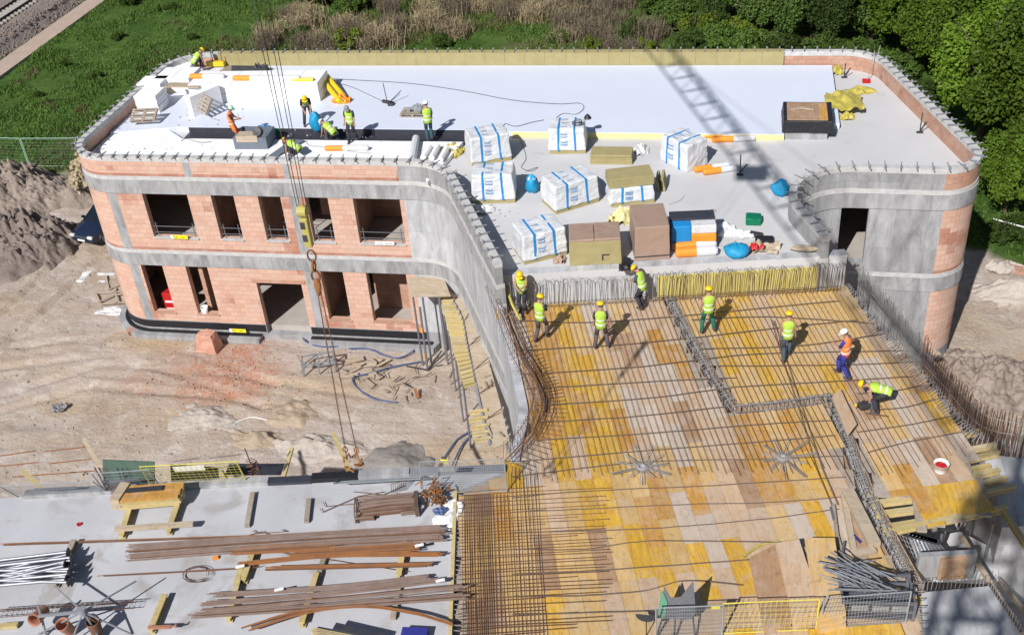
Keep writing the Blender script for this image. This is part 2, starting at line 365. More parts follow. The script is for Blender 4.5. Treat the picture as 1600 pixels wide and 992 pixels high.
def gheight(X, Y):
    h = fbm(X, Y, .12, 3, 3)*.35+fbm(X, Y, .7, 4, 9)*.13+fbm(X, Y, 3, 2, 5)*.035
    for pl_ in RUTS:
        for s_ in (-.8, .8):
            for a_, b_ in zip(pl_, pl_[1:]):
                d_ = dist_seg(X, Y, (a_[0], a_[1]+s_), (b_[0], b_[1]+s_)); h = h-.11*np.exp(-(d_/.2)**2)+.05*np.exp(-((d_-.38)/.13)**2)
    d = dist_seg(X, Y, (-28, 40), (10, 40)); return h*np.clip((d-.5)/4, .12, 1)-.03
GZ = gheight(GX, GY)
me = bpy.data.meshes.new('ground')
ny, nx = GX.shape
V = np.stack([GX, GY, GZ], -1).reshape(-1, 3)
I = np.arange(nx*ny).reshape(ny, nx)
Fq = np.stack([I[:-1, :-1], I[:-1, 1:], I[1:, 1:], I[1:, :-1]], -1).reshape(-1, 4)
me.from_pydata(V.tolist(), [], Fq.tolist()); me.polygons.foreach_set('use_smooth', [True]*len(Fq))
lx = GX.ravel(); ly = GY.ravel()
yb = np.interp(lx, [-80, -46, -34, -28, 9, 14, 40], [57, 55.5, 55, 51.5, 51, 47.8, 46.5])
grass = np.clip((ly-yb+fbm(lx, ly, .5, 3, 2)*2)/.8+.5, 0, 1)
dry = np.clip((fbm(lx, ly, .09, 3, 21)*1.5+.15)*2.2, 0, 1)*np.clip((lx+42)/18, 0, 1)*np.clip((12-lx)/8, 0, 1)
rb = P(350, 580); red = np.clip(1.2-np.hypot((lx-rb.x)/2.8, (ly-rb.y)/3.6)+fbm(lx, ly, .5, 3, 4)*1.2, 0, 1)
sand = np.clip(fbm(lx, ly*2.2, .1, 4, 31)*1.6+.08, 0, 1)
for k_, (px, py, s) in enumerate([(230, 535, 3.5), (100, 640, 3), (230, 650, 2.5), (450, 640, 1.5)]):
    q = P(px, py); sand = np.maximum(sand, np.clip(1-np.hypot((lx-q.x)/s, (ly-q.y)/(s*.4))+fbm(lx, ly, .4, 3, 8+k_)*.8, 0, 1))
at = me.color_attributes.new('zone', 'FLOAT_COLOR', 'POINT')
at.data.foreach_set('color', np.stack([grass, red, sand, dry], -1).ravel().astype(np.float32))
def ground_mat():
    m = bpy.data.materials.new('site_ground'); m.use_nodes = True; t = m.node_tree; L = t.links.new
    b = t.nodes['Principled BSDF']; b.inputs['Roughness'].default_value = .95; b.inputs['Specular IOR Level'].default_value = .15
    tc = N(t, 'ShaderNodeTexCoord'); a = N(t, 'ShaderNodeAttribute', attribute_name='zone'); sp = N(t, 'ShaderNodeSeparateColor'); L(a.outputs['Color'], sp.inputs[0])
    def noise(s, d=6, r=.65, dist=0, vec=None):
        n = N(t, 'ShaderNodeTexNoise', Scale=s, Detail=float(d), Roughness=r, Distortion=dist); L(vec or tc.outputs['Object'], n.inputs['Vector']); return n.outputs[0]
    def ramp(x, a0, a1, b0=0, b1=1):
        r = N(t, 'ShaderNodeMapRange'); L(x, r.inputs[0]); r.inputs[1].default_value = a0; r.inputs[2].default_value = a1; r.inputs[3].default_value = b0; r.inputs[4].default_value = b1; return r.outputs[0]
    def mix(f, A, B, mode='MIX'):
        x = N(t, 'ShaderNodeMix', data_type='RGBA', blend_type=mode)
        if isinstance(f, (int, float)): x.inputs[0].default_value = f
        else: L(f, x.inputs[0])
        for s, i in ((A, 6), (B, 7)):
            if isinstance(s, tuple): x.inputs[i].default_value = (*s, 1)
            else: L(s, x.inputs[i])
        return x.outputs[2]
    def mul(x, y):
        q = N(t, 'ShaderNodeMath', operation='MULTIPLY'); L(x, q.inputs[0])
        if isinstance(y, float): q.inputs[1].default_value = y
        else: L(y, q.inputs[1])
        return q.outputs[0]
    c = mix(ramp(noise(.22, 7, .7), .38, .62), (.42, .335, .27), (.53, .455, .40))
    c = mix(ramp(noise(1.3, 7, .7, .6), .5, .68), c, (.60, .54, .49))
    c = mix(mul(sp.outputs[2], .8), c, (.49, .36, .20))
    c = mix(mul(sp.outputs[1], ramp(noise(2.2, 6, .75), .35, .6)), c, (.47, .225, .145))
    c = mix(ramp(noise(.8, 8, .8, 1.2), .55, .7, 0, .8), c, (.29, .235, .19))
    mp = N(t, 'ShaderNodeMapping'); mp.inputs['Rotation'].default_value = (0, 0, .5); mp.inputs['Scale'].default_value = (.35, 2.6, 1); L(tc.outputs['Object'], mp.inputs[0])
    c = mix(ramp(noise(.7, 8, .75, .5, mp.outputs[0]), .5, .66, 0, .7), c, (.33, .275, .225))
    g = mix(ramp(noise(.35, 7, .7), .38, .62), (.04, .085, .014), (.09, .15, .03))
    g = mix(ramp(noise(4, 8, .8), .5, .72), g, (.02, .05, .01))
    d = mix(ramp(noise(1.5, 7, .75), .4, .62), (.17, .13, .075), (.085, .10, .035))
    g = mix(a.outputs['Alpha'], g, d)
    c = mix(sp.outputs[0], c, g)
    f = noise(14, 8, .8); c = mix(1, c, ramp(f, .2, .8, .86, 1.14), 'MULTIPLY')
    f2 = noise(60, 4, .7); c = mix(1, c, ramp(f2, .2, .8, .86, 1.12), 'MULTIPLY')
    L(c, b.inputs['Base Color'])
    bp = N(t, 'ShaderNodeBump', Strength=.9, Distance=.12); L(noise(5, 10, .75), bp.inputs['Height']); L(bp.outputs[0], b.inputs['Normal'])
    return m
me.materials.append(ground_mat())
go = bpy.data.objects.new('ground', me); col.objects.link(go); tag(go, 'trampled sandy building ground passing into rough grass', None, None, 'structure')

def heap(name, c, rx, ry, h, m, seed, res=56, kind='structure', rough=1., label=None, cat=None, power=1.3):
    cx, cy = c; u = np.linspace(-1.25, 1.25, res); X, Y = np.meshgrid(u, u)
    wob = 1+fbm(X*3+seed, Y*3, .7, 3, seed)*.45
    rr = np.hypot(X, Y)*wob; hh = h*np.clip(1-rr, -.1, 1)**1.0*(1) if power == 1 else h*np.where(rr < 1, np.clip(1-rr**power, 0, 1), -.12)
    hh = hh+fbm(X*rx*2, Y*ry*2, .8, 4, seed+3)*.55*rough*np.clip(1.15-rr, 0, 1)+(fbm(X*rx*6, Y*ry*6, 1., 3, seed+3)*.22+np.abs(fbm(X*rx*3, Y*ry*5, 1., 2, seed+5))*.35)*rough*np.clip(1.2-rr, 0, 1)
    hh = np.where(rr > 1.12, -.5, hh)
    mb = bpy.data.meshes.new(name); Vv = np.stack([X*rx+cx, Y*ry+cy, hh-.03], -1).reshape(-1, 3); J = np.arange(res*res).reshape(res, res)
    Q = np.stack([J[:-1, :-1], J[:-1, 1:], J[1:, 1:], J[1:, :-1]], -1).reshape(-1, 4)
    mb.from_pydata(Vv.tolist(), [], Q.tolist()); mb.polygons.foreach_set('use_smooth', [True]*len(Q)); mb.materials.append(M[m])
    o = bpy.data.objects.new(name, mb); col.objects.link(o)
    return tag(o, label, cat, None, kind)
M['soilb'] = mat('brown_heap', (.30, .245, .205), c2=(.19, .15, .12), scale=1., bump=1., bscale=5, fine=.2)
M['soilp'] = mat('pale_sand', (.46, .41, .36), c2=(.38, .33, .28), scale=1.5, bump=1., bscale=8, fine=.15)
M['soilg'] = mat('grey_sand', (.30, .275, .255), c2=(.24, .22, .2), scale=1.5, bump=.8, bscale=8, fine=.15)
M['soilr'] = mat('dry_rubble_soil', (.42, .33, .24), c2=(.33, .26, .19), scale=2.5, bump=1., bscale=10, fine=.2)
heap('dirt_mound', xy(15, 312), 4.8, 3.3, 2.2, 'soilb', 3, 150, rough=1.7)
heap('dirt_mound', xy(42, 385), 3.5, 2.9, 2.0, 'soil', 8, 150, rough=1.9)
heap('dirt_mound', xy(0, 410), 3.5, 2.5, 1.2, 'soil', 17, 60)
heap('dirt_mound', xy(322, 658), 1.7, 1.2, .35, 'soilp', 5, 50, rough=.5)
heap('dirt_mound', xy(618, 735), 1.6, 1.6, .6, 'soilg', 6, 50, rough=.2)
heap('dirt_mound', xy(455, 648), 1.3, 1.1, .25, 'soilr', 9, 40, rough=.6)
heap('dirt_mound', xy(405, 690), 1.5, .8, .35, 'soilr', 11, 40, rough=.6)
heap('dirt_mound', xy(500, 700), 2.2, .9, .3, 'soilp', 12, 50, rough=.6)
heap('dirt_mound', xy(1585, 455), 1.6, .9, .6, 'soilp', 13, 40, rough=.6)
heap('dirt_mound', xy(1545, 600), 3.0, 2.2, .7, 'soilb', 14, 110, rough=1.3)
heap('dirt_mound', xy(1440, 610), 2.0, 2.2, .5, 'soilb', 15, 90, rough=1.1)

def stones(name, pts, label, m, kind='stuff'):
    mb = MB()
    for (x, y, z, r, sd) in pts:
        rr = random.Random(sd); b = len(mb.v); n = 5
        for k in range(2):
            for j in range(n):
                a = 2*math.pi*j/n+rr.random(); q = r*(1 if k == 0 else .55)*rr.uniform(.7, 1.2); mb.v.append(Vector((x+q*math.cos(a), y+q*math.sin(a), z+(-.02 if k == 0 else r*rr.uniform(.6, 1.)))))
        for j in range(n): mb.face([b+j, b+(j+1) % n, b+n+(j+1) % n, b+n+j])
        mb.face([b+n+j for j in range(n)])
    return tag(mb.build(name, m), label, 'stones', None, kind)
def gz(x, y): return float(gheight(np.array([x]), np.array([y]))[0])
pts = []
for i in range(1300):
    px, py = random.uniform(0, 790), random.uniform(400, 760); x, y = xy(px, py)
    if y > 40 and -29 < x < -11: continue
    if random.random() > .35+.65*(fbm(np.array([x]), np.array([y]), .3, 2, 77)[0] > 0): continue
    pts.append((x, y, gz(x, y), random.choice([.02, .03, .04, .07]), i))
stones('loose_stones', pts, 'loose stones scattered over the sandy ground of the site', 'stone')
pts = []
for i in range(620):
    px = random.gauss(355, 60); py = random.gauss(575, 30); x, y = xy(px, py)
    if y > 39.3: continue
    pts.append((x, y, gz(x, y), random.choice([.025, .03, .045, .06]), i))
M['brickbit'] = mat('broken_brick', (.50, .28, .2), var=.3)
stones('brick_rubble', pts, 'orange broken brick rubble scattered before the building', 'brickbit')
pts = []
for i in range(110):
    px = random.uniform(130, 162); py = random.uniform(262, 318); x, y = xy(px, py)
    pts.append((x-.6, y, .1+random.random()*.9, random.uniform(.12, .3), i))
M['ystone'] = mat('yellow_rock', (.45, .36, .22), var=.3)
stones('rock_pile', pts, 'yellowish broken rocks piled beside the left corner of the building', 'ystone')
pts = []
for i in range(500):
    px = random.uniform(1490, 1600); py = random.uniform(425, 690); x, y = xy(px, py); pts.append((x, y, gz(x, y), random.choice([.03, .04, .07]), i))
stones('loose_stones', pts, 'loose stones on the brown ground right of the building', 'stone')

# railway top left
def strip(pxs, w0, w1, z):            # strip along a line through two pixels, offset w0..w1 (metres, to the right of travel)
    a, b = P(*pxs[0]), P(*pxs[1]); d = (b-a).normalized(); n = Vector((d.y, -d.x, 0)); a = a-d*40; b = b+d*70
    return [(a+n*w0), (b+n*w0), (b+n*w1), (a+n*w1)]
RA, RB = (0, 96), (132, 3)             # foot of the ballast in the photo
M['ballast'] = mat('ballast_stone', (.29, .235, .205), c2=(.17, .14, .12), scale=7, bump=1., bscale=14, fine=.3)
M['path'] = mat('sand_path', (.46, .36, .29), c2=(.38, .29, .23), scale=1.)
M['rail'] = mat('rail_steel', (.035, .025, .02), rough=.7)
M['sleeper'] = mat('concrete_sleeper', (.40, .37, .33), var=.2)
q = strip((RA, RB), .2, 2.0, 0); tag(MB().prism([(p.x, p.y) for p in q], -.2, .12).build('path', 'path'), 'sandy service path along the railway', None, None, 'structure')
mb = MB(); a, b, _, _ = strip((RA, RB), 0, 1, 0); d = (b-a).normalized(); n = Vector((d.y, -d.x, 0))
prof = [(.3, -.1), (-1.2, .75), (-11, .8), (-12.5, -.2)]; L_ = (b-a).length; K = 120
base = 0
for i in range(K+1):
    for (o, z) in prof: p = a+d*(L_*i/K)+n*(o+random.uniform(-.12, .12)); mb.v.append(Vector((p.x, p.y, z+random.uniform(-.05, .05))))
for i in range(K):
    for j in range(3): mb.face([i*4+j, i*4+j+1, i*4+4+j+1, i*4+4+j])
tag(mb.build('railway_ballast', 'ballast'), 'grey stone ballast bed of the railway', None, None, 'structure')
pts = []
for i in range(4500):
    t_ = random.uniform(20, 75); o_ = random.uniform(-2.6, .2); p = a+d*t_+n*o_; pts.append((p.x, p.y, (.4 if o_ > -.8 else .78)-max(0, o_+.6)*.5, random.choice([.05, .07, .1]), i))
stones('ballast_stones', pts, 'coarse grey ballast stones beside the rails', 'ballast')
for o_, lab in ((-4.3, 'railway track with two dark rails nearest the path, upper left corner'), (-8.3, 'second railway track cut by the upper left corner of the picture')):
    tr = thing('railway_track', lab, 'railway track', (a+d*40+n*o_))
    for s in (-.75, .75):
        r_ = MB(); p0 = a+n*(o_+s)+Vector((0, 0, .98)); r_.beam(p0, p0+d*L_, .13, .18); r_.build('rail', 'rail', tr, True)
    for i in range(50, 130):
        p = a+d*(i*.6)+n*o_+Vector((0, 0, .86)); MB().beam(p-n*1.25, p+n*1.25, .24, .12).build('sleeper', 'sleeper', tr, True)
# ---------------- vegetation ----------------
def leafmat(name, c, c2, tr=.25):
    m = mat(name, c, rough=.6, c2=c2, scale=.8, bump=0, fine=0, spec=.2)
    t = m.node_tree; b = t.nodes['Principled BSDF']; o = t.nodes['Material Output']
    oi = N(t, 'ShaderNodeObjectInfo'); hv = N(t, 'ShaderNodeHueSaturation'); src = b.inputs['Base Color'].links[0].from_socket
    t.links.new(src, hv.inputs['Color']); r = N(t, 'ShaderNodeMapRange'); t.links.new(oi.outputs['Random'], r.inputs[0]); r.inputs[3].default_value = .55; r.inputs[4].default_value = 1.4
    t.links.new(r.outputs[0], hv.inputs['Value']); t.links.new(hv.outputs[0], b.inputs['Base Color'])
    ts = N(t, 'ShaderNodeBsdfTranslucent'); t.links.new(hv.outputs[0], ts.inputs[0]); ms = N(t, 'ShaderNodeMixShader'); ms.inputs[0].default_value = tr
    t.links.new(b.outputs[0], ms.inputs[1]); t.links.new(ts.outputs[0], ms.inputs[2]); t.links.new(ms.outputs[0], o.inputs[0]); return m
M['leafA'] = leafmat('leaf_fresh', (.145, .23, .022), (.08, .15, .014))
M['leafB'] = leafmat('leaf_deep', (.09, .14, .03), (.05, .095, .02))
M['leafC'] = leafmat('leaf_bush', (.085, .14, .025), (.05, .095, .016))
M['leafY'] = leafmat('leaf_spring', (.13, .17, .02), (.08, .12, .01))
M['bark'] = mat('bark', (.12, .095, .07), var=.4, scale=6)
M['twig'] = mat('bare_twig', (.18, .145, .10), c2=(.13, .10, .065), scale=3, bump=0)
def leafcloud(n, rad, size, seed, clumps=40, lo=0., cr=(.10, .30)):
    r = np.random.default_rng(seed)
    cc = r.normal(size=(clumps, 3)); cc /= np.linalg.norm(cc, axis=1)[:, None]; cc *= (r.random((clumps, 1))**.45)*.85; cc[:, 2] = np.abs(cc[:, 2])*.9*(r.random(clumps) < .75)-(r.random(clumps) < .25)*.3*0+cc[:, 2]*.1
    crr = r.uniform(*cr, clumps)
    k = r.integers(0, clumps, n); d = r.normal(size=(n, 3)); d /= np.linalg.norm(d, axis=1)[:, None]
    p = cc[k]+d*(crr[k][:, None])*(r.random((n, 1))**.35)
    p = p*np.array(rad); p[:, 2] += lo
    nrm = d*.6+r.normal(size=(n, 3))*.55+np.array([0, 0, .45]); nrm /= np.linalg.norm(nrm, axis=1)[:, None]
    t = np.cross(nrm, r.normal(size=(n, 3))); t /= np.linalg.norm(t, axis=1)[:, None]; b = np.cross(nrm, t)
    s = size*r.uniform(.6, 1.4, (n, 1))
    V = np.stack([p-t*s, p-b*s*.6, p+t*s, p+b*s*.6], 1).reshape(-1, 3)
    return V, np.arange(4*n).reshape(-1, 4)
def fast_mesh(name, V, Fc, m):
    me = bpy.data.meshes.new(name); me.vertices.add(len(V)); me.vertices.foreach_set('co', V.astype(np.float32).ravel())
    k = Fc.shape[1]; me.loops.add(Fc.size); me.loops.foreach_set('vertex_index', Fc.ravel().astype(np.int32)); me.polygons.add(len(Fc))
    me.polygons.foreach_set('loop_start', np.arange(0, Fc.size, k, dtype=np.int32)); me.polygons.foreach_set('loop_total', np.full(len(Fc), k, np.int32))
    me.update(calc_edges=True); me.materials.append(M[m]); return me
def trunk_mb(h, r, seed, limbs=6):
    rr = random.Random(seed); t = MB(); t.tube([(0, 0, -.3), (rr.uniform(-.1, .1), 0, h*.4), (rr.uniform(-.3, .3), rr.uniform(-.3, .3), h)], r, 7, r1=r*.25)
    for i in range(limbs):
        a = rr.uniform(0, 6.28); z = h*rr.uniform(.25, .8); l = h*rr.uniform(.25, .45)
        t.tube([(0, 0, z), (math.cos(a)*l*.5, math.sin(a)*l*.5, z+l*.35), (math.cos(a)*l, math.sin(a)*l, z+l*.9)], r*.4, 5, r1=r*.08)
    return t
protos = {}
for nm, n, rad, sz, hh, lf, cl in (('a', 30000, (3.8, 3.5, 5.0), .11, 3.2, 'leafA', 62), ('b', 15000, (2.7, 2.6, 5.0), .11, 2.6, 'leafB', 34), ('c', 9000, (2.4, 2.2, 1.9), .10, .7, 'leafC', 34), ('d', 5000, (1.7, 1.5, 1.5), .09, .5, 'leafY', 22)):
    V_, F_ = leafcloud(n, rad, sz, ord(nm), cl, hh); protos[nm] = (fast_mesh('crown', V_, F_, lf), trunk_mb(hh+rad[2]*.7, .2 if nm in 'ab' else .07, ord(nm)).build('trunk', 'bark').data)
    bpy.data.objects.remove([o for o in bpy.data.objects if o.data is protos[nm][1]][0])
TREEG = {'a': 'fresh green trees right of the building', 'b': 'dark trees beyond the building', 'c': 'green bushes beyond the building', 'd': 'yellow-green bushes beyond the building'}
TREEL = {'a': 'bushy fresh green broadleaf tree growing beyond the right end of the building', 'b': 'slim dark green tree in the thicket beyond the upper right roof edge',
         'c': 'low green bush in the growth behind the long back parapet', 'd': 'small yellow-green bush behind the back parapet'}
def tree(k, x, y, s=1., rz=0., z=0, label=None):
    t = thing('tree' if k in 'ab' else 'bush', label or TREEL[k], 'tree' if k in 'ab' else 'bush', (x, y, z-.1), rz, None if label else TREEG[k]); t.scale = (s, s, s*random.uniform(.9, 1.1))
    for i, nm in ((0, 'crown'), (1, 'trunk')):
        o = bpy.data.objects.new(nm, protos[k][i]); col.objects.link(o); o.parent = t
rt = random.Random(5)
for (px, py, k, s) in [(1530, 215, 'a', 1.), (1590, 250, 'a', 1.05), (1600, 150, 'a', 1.1), (1480, 130, 'a', .95), (1545, 110, 'a', 1.15), (1420, 85, 'a', .9), (1610, 50, 'a', 1.2), (1490, 40, 'a', 1.15), (1570, 330, 'a', .62), (1620, 330, 'a', .8),
                       (1300, 70, 'b', .85), (1360, 60, 'b', .95), (1240, 65, 'b', .8), (1180, 50, 'b', .75), (1120, 35, 'b', .7), (1330, 20, 'b', 1.1), (1260, 10, 'b', 1.1), (1190, 5, 'b', 1.), (1110, -5, 'b', .9), (1390, 10, 'b', 1.15), (1400, -30, 'b', 1.2), (1300, -40, 'b', 1.2), (1210, -40, 'b', 1.2), (1690, 120, 'a', 1.1), (1720, 240, 'a', 1.), (1800, 160, 'a', 1.15), (1700, -10, 'a', 1.2), (1480, -30, 'a', 1.3), (1570, -40, 'a', 1.3)]:
    x, y = xy(px, py); tree(k, x, y, s*rt.uniform(.95, 1.05), rt.uniform(0, 6))
for (px, py, k, s) in [(1080, 85, 'c', .9), (1120, 80, 'c', 1.), (1170, 85, 'c', .9), (1220, 90, 'c', .8), (1060, 45, 'c', 1.1), (1100, 50, 'c', .9), (1290, 95, 'c', .8), (1340, 100, 'c', .8), (1390, 120, 'c', .8), (1440, 160, 'c', .7), (1570, 375, 'c', .55), (1605, 370, 'c', .6),
                       (1035, 20, 'c', 1.), (1150, 65, 'd', 1.1), (1085, 60, 'd', 1.2), (545, 75, 'd', 1.0), (527, 68, 'd', .7), (548, 20, 'c', .8), (500, 5, 'c', 1.0), (535, -8, 'c', 1.), (580, 5, 'c', .7), (250, 20, 'c', .35), (185, 60, 'c', .3), (205, 5, 'c', .45), (850, 35, 'd', .5), (845, 10, 'd', .6), (610, 60, 'd', .5), (930, 75, 'd', .6), (420, 30, 'd', .4), (470, 60, 'c', .45), (640, 20, 'c', .5), (690, 70, 'c', .4), (880, 65, 'c', .45), (990, 60, 'c', .6), (1010, 80, 'd', .6), (720, 5, 'c', .5), (960, 10, 'c', .5), (300, 60, 'c', .22), (150, 120, 'c', .25), (100, 100, 'c', .22), (220, 110, 'c', .2), (60, 150, 'c', .22), (270, 15, 'c', .3)]:
    x, y = xy(px, py); tree(k, x, y, s, rt.uniform(0, 6))
# bare brown shrubs
def shrub(seed, n, h, w):
    r = np.random.default_rng(seed); Vs = []; 
    for i in range(n):
        a = r.uniform(0, 6.28); b0 = np.array([r.normal()*w*.4, r.normal()*w*.4, 0]); l = h*r.uniform(.4, 1.); tip = b0+np.array([math.cos(a)*l*.35, math.sin(a)*l*.35, l])
        s = np.array([math.cos(a+1.57), math.sin(a+1.57), 0])*.022
        Vs += [b0-s, b0+s, tip+s*.3, tip-s*.3]
        for q in range(2):
            f = r.uniform(.4, .9); c = b0*(1-f)+tip*f; t2 = c+np.array([r.normal()*.25, r.normal()*.25, r.uniform(.1, .5)])*l*.7; s2 = r.normal(size=3)*.014; Vs += [c-s2, c+s2, t2+s2*.3, t2-s2*.3]
    V = np.array(Vs); return V, np.arange(len(V)).reshape(-1, 4)
M['twigp'] = mat('straw_twig', (.34, .27, .16), c2=(.25, .2, .12), scale=3, bump=0)
sp_ = []
for sd, m_ in ((1, 'twig'), (2, 'twig'), (3, 'twigp')): V_, F_ = shrub(sd, 330, 1.4, 1.5); sp_.append(fast_mesh('shrub', V_, F_, m_))
for i in range(80):
    px = rt.uniform(380, 1060); py = rt.uniform(-10, 80)
    if fbm(np.array([px]), np.array([py*2]), .012, 2, 5)[0] < -.12: continue
    k = rt.choice([0, 1, 2, 2]) if not 900 < px < 1010 else rt.choice([0, 1, 1])
    x, y = xy(px, py); o = bpy.data.objects.new('bare_shrub', sp_[k]); col.objects.link(o); o.location = (x, y, 0); o.rotation_euler.z = rt.uniform(0, 6); s = rt.uniform(.6, 1.15); o.scale = (s*1.1, s*1.1, s)
    tag(o, ('straw coloured' if k == 2 else 'leafless brown')+' shrub in the scrub behind the long back parapet', 'shrub', 'straw coloured shrubs' if k == 2 else 'bare brown shrubs')
# grass blades
def blades(n, area, h, m, seed, mask, name, label):
    r = np.random.default_rng(seed); X = r.uniform(area[0], area[1], n); Y = r.uniform(area[2], area[3], n); k = mask(X, Y); X, Y = X[k], Y[k]; n = len(X)
    a = r.uniform(0, 6.28, n); hh = h*r.uniform(.4, 1.3, n)*(1+fbm(X, Y, .4, 3, seed)*1.2); wd = .05*r.uniform(.6, 1.4, n); z = gheight(X, Y)
    dx, dy = np.cos(a)*wd, np.sin(a)*wd; lx_, ly_ = r.normal(size=n)*hh*.5, r.normal(size=n)*hh*.5
    V = np.stack([np.stack([X-dx, Y-dy, z], -1), np.stack([X+dx, Y+dy, z], -1), np.stack([X+lx_, Y+ly_, z+hh], -1)], 1).reshape(-1, 3)
    o = bpy.data.objects.new(name, fast_mesh(name, V, np.arange(3*n).reshape(-1, 3), m)); col.objects.link(o); return tag(o, label, 'grass', None, 'stuff')
M['grass'] = leafmat('grass_blade', (.055, .12, .02), (.10, .16, .03), .2)
M['grassd'] = leafmat('dry_grass_blade', (.20, .15, .075), (.11, .11, .04), .2)
def gm(X, Y):
    yb = np.interp(X, [-80, -46, -34, -28, 9, 14, 40], [57, 55.5, 55, 51.5, 51, 47.8, 46.5]); a_, b_ = P(*RA), P(*RB); d_ = (b_-a_).normalized()
    return (Y > yb+.3) & (((X-a_.x)*d_.y-(Y-a_.y)*d_.x) > 2.1)
blades(190000, (-62, 16, 47, 92), .2, 'grass', 1, lambda X, Y: gm(X, Y) & (fbm(X, Y, .35, 4, 55) > -.12), 'grass', 'rough green grass around and behind the building')
blades(60000, (-56, 6, 52, 92), .3, 'grassd', 2, lambda X, Y: gm(X, Y) & (fbm(X, Y, .12, 4, 21)+fbm(X, Y, .5, 3, 22)*.5+np.clip((X+50)/60, 0, .35) > .2), 'dry_grass', 'dry brown grass in the scrub behind the building')
# =================== the L-shaped shell building ===================
def fillet(corners):                    # [(x, y, radius)] open -> dense polyline
    out = [Vector(corners[0][:2])]
    for i in range(1, len(corners)-1):
        p = Vector(corners[i][:2]); a = Vector(corners[i-1][:2]); b = Vector(corners[i+1][:2]); r = corners[i][2]
        u = (a-p).normalized(); v = (b-p).normalized(); half = math.acos(max(-1, min(1, u.dot(v))))/2; t = r/math.tan(half)
        c = p+(u+v).normalized()*(r/math.sin(half)); s0 = p+u*t; e0 = p+v*t
        a0 = math.atan2(s0.y-c.y, s0.x-c.x); a1 = math.atan2(e0.y-c.y, e0.x-c.x); da = (a1-a0+math.pi) % (2*math.pi)-math.pi
        k = max(3, int(abs(da)/.12))
        out += [c+Vector((math.cos(a0+da*j/k), math.sin(a0+da*j/k)))*r for j in range(k+1)]
    out.append(Vector(corners[-1][:2])); return out
class Path:
    def __init__(s, pts):
        s.p = [pts[0]]
        for q in pts[1:]:
            if (q-s.p[-1]).length > 1e-4: s.p.append(q)
        s.s = [0]
        for a, b in zip(s.p, s.p[1:]): s.s.append(s.s[-1]+(b-a).length)
        s.L = s.s[-1]
    def at(s, t):
        t = max(0, min(s.L, t)); i = 0
        import bisect; i = min(max(bisect.bisect_right(s.s, t)-1, 0), len(s.p)-2)
        f = (t-s.s[i])/(s.s[i+1]-s.s[i]); return s.p[i].lerp(s.p[i+1], f)
    def nrm(s, t):
        a, b = s.at(t-.05), s.at(t+.05); d = (b-a).normalized(); return Vector((d.y, -d.x))   # outward = right of travel
    def near(s, x, y):
        best = (1e9, 0); q = Vector((x, y))
        for i in range(len(s.p)-1):
            a, b = s.p[i], s.p[i+1]; d = b-a; t = max(0, min(1, (q-a).dot(d)/d.length_squared)); r = (q-a-d*t).length
            if r < best[0]: best = (r, s.s[i]+d.length*t)
        return best[1]
def sweep(mb, path, s0, s1, z0, z1, out=0., t=.3):
    ss = [s0]+[x for x in path.s if s0+1e-3 < x < s1-1e-3]+[s1]
    n = len(mb.v)
    for a in ss:
        p = path.at(a); nn = path.nrm(a); o = p+nn*out; i = o-nn*t
        for q, z in ((o, z0), (o, z1), (i, z1), (i, z0)): mb.v.append(Vector((q.x, q.y, z)))
    for k in range(len(ss)-1):
        a, b = n+4*k, n+4*k+4; u0, u1 = ss[k], ss[k+1]
        mb.face([a, b, b+1, a+1], [(u0, z0), (u1, z0), (u1, z1), (u0, z1)])
        mb.face([a+1, b+1, b+2, a+2], [(u0, 0), (u1, 0), (u1, t), (u0, t)])
        mb.face([a+2, b+2, b+3, a+3], [(u0, z1), (u1, z1), (u1, z0), (u0, z0)])
        mb.face([a+3, b+3, b, a], [(u0, t), (u1, t), (u1, 0), (u0, 0)])
    mb.face([n+3, n, n+1, n+2], [(t, z0), (0, z0), (0, z1), (t, z1)]); e = n+4*(len(ss)-1); mb.face([e, e+3, e+2, e+1], [(0, z0), (t, z0), (t, z1), (0, z1)])
def wall_open(mb, path, s0, s1, z0, z1, ops, **k):
    ss = sorted({s0, s1, *[o[0] for o in ops], *[o[1] for o in ops]}); ss = [x for x in ss if s0 <= x <= s1]
    for a, b in zip(ss, ss[1:]):
        mid = (a+b)/2; zs = [(z0, z1)]
        for o in ops:
            if o[0] < mid < o[1]:
                zs = [seg for (p, q) in zs for seg in ((p, min(q, o[2])), (max(p, o[3]), q)) if seg[1]-seg[0] > 1e-3]
        for p, q in zs: sweep(mb, path, a, b, p, q, **k)
MAIN = Path(fillet([(3.47, 34.42, 0), (1.31, 39.72, 2.2), (9.95, 39.5, 1.6), (6.4, 51.75, 2.0), (-28.7, 51.75, 2.3), (-28.7, 39.5, 2.), (-11.55, 39.5, 2.2), (-7.86, 31.9, 0)]))
SC = MAIN.near
bld = thing('shell_building', 'unfinished clay block building shell with curved concrete corners and a walled flat roof', 'building', (-10, 45, 0))
sF0 = SC(-26.7, 39.5); fx = lambda x: SC(x, 39.5)
sEnd = MAIN.L
ops1 = [(fx(-26.37), fx(-25.3), 1.25, 3.87), (fx(-24.16), fx(-23.09), 1.25, 3.87), (fx(-20.88), fx(-18.72), .3, 3.12), (fx(-17.7), fx(-16.65), 1.25, 3.87), (fx(-15.58), fx(-13.75), 1.25, 3.87)]
ops2 = [(fx(-25.27), fx(-23.14), 5.35, 7.56), (fx(-22.04), fx(-20.98), 5.35, 7.56), (fx(-19.87), fx(-18.84), 5.35, 7.56), (fx(-17.7), fx(-16.71), 5.35, 7.56), (fx(-15.6), fx(-13.54), 5.35, 7.56)]
cN = SC(4.5, 39.7)
court_op = [(SC(4.28, 39.7), SC(5.33, 39.7), 5.1, 7.54)]
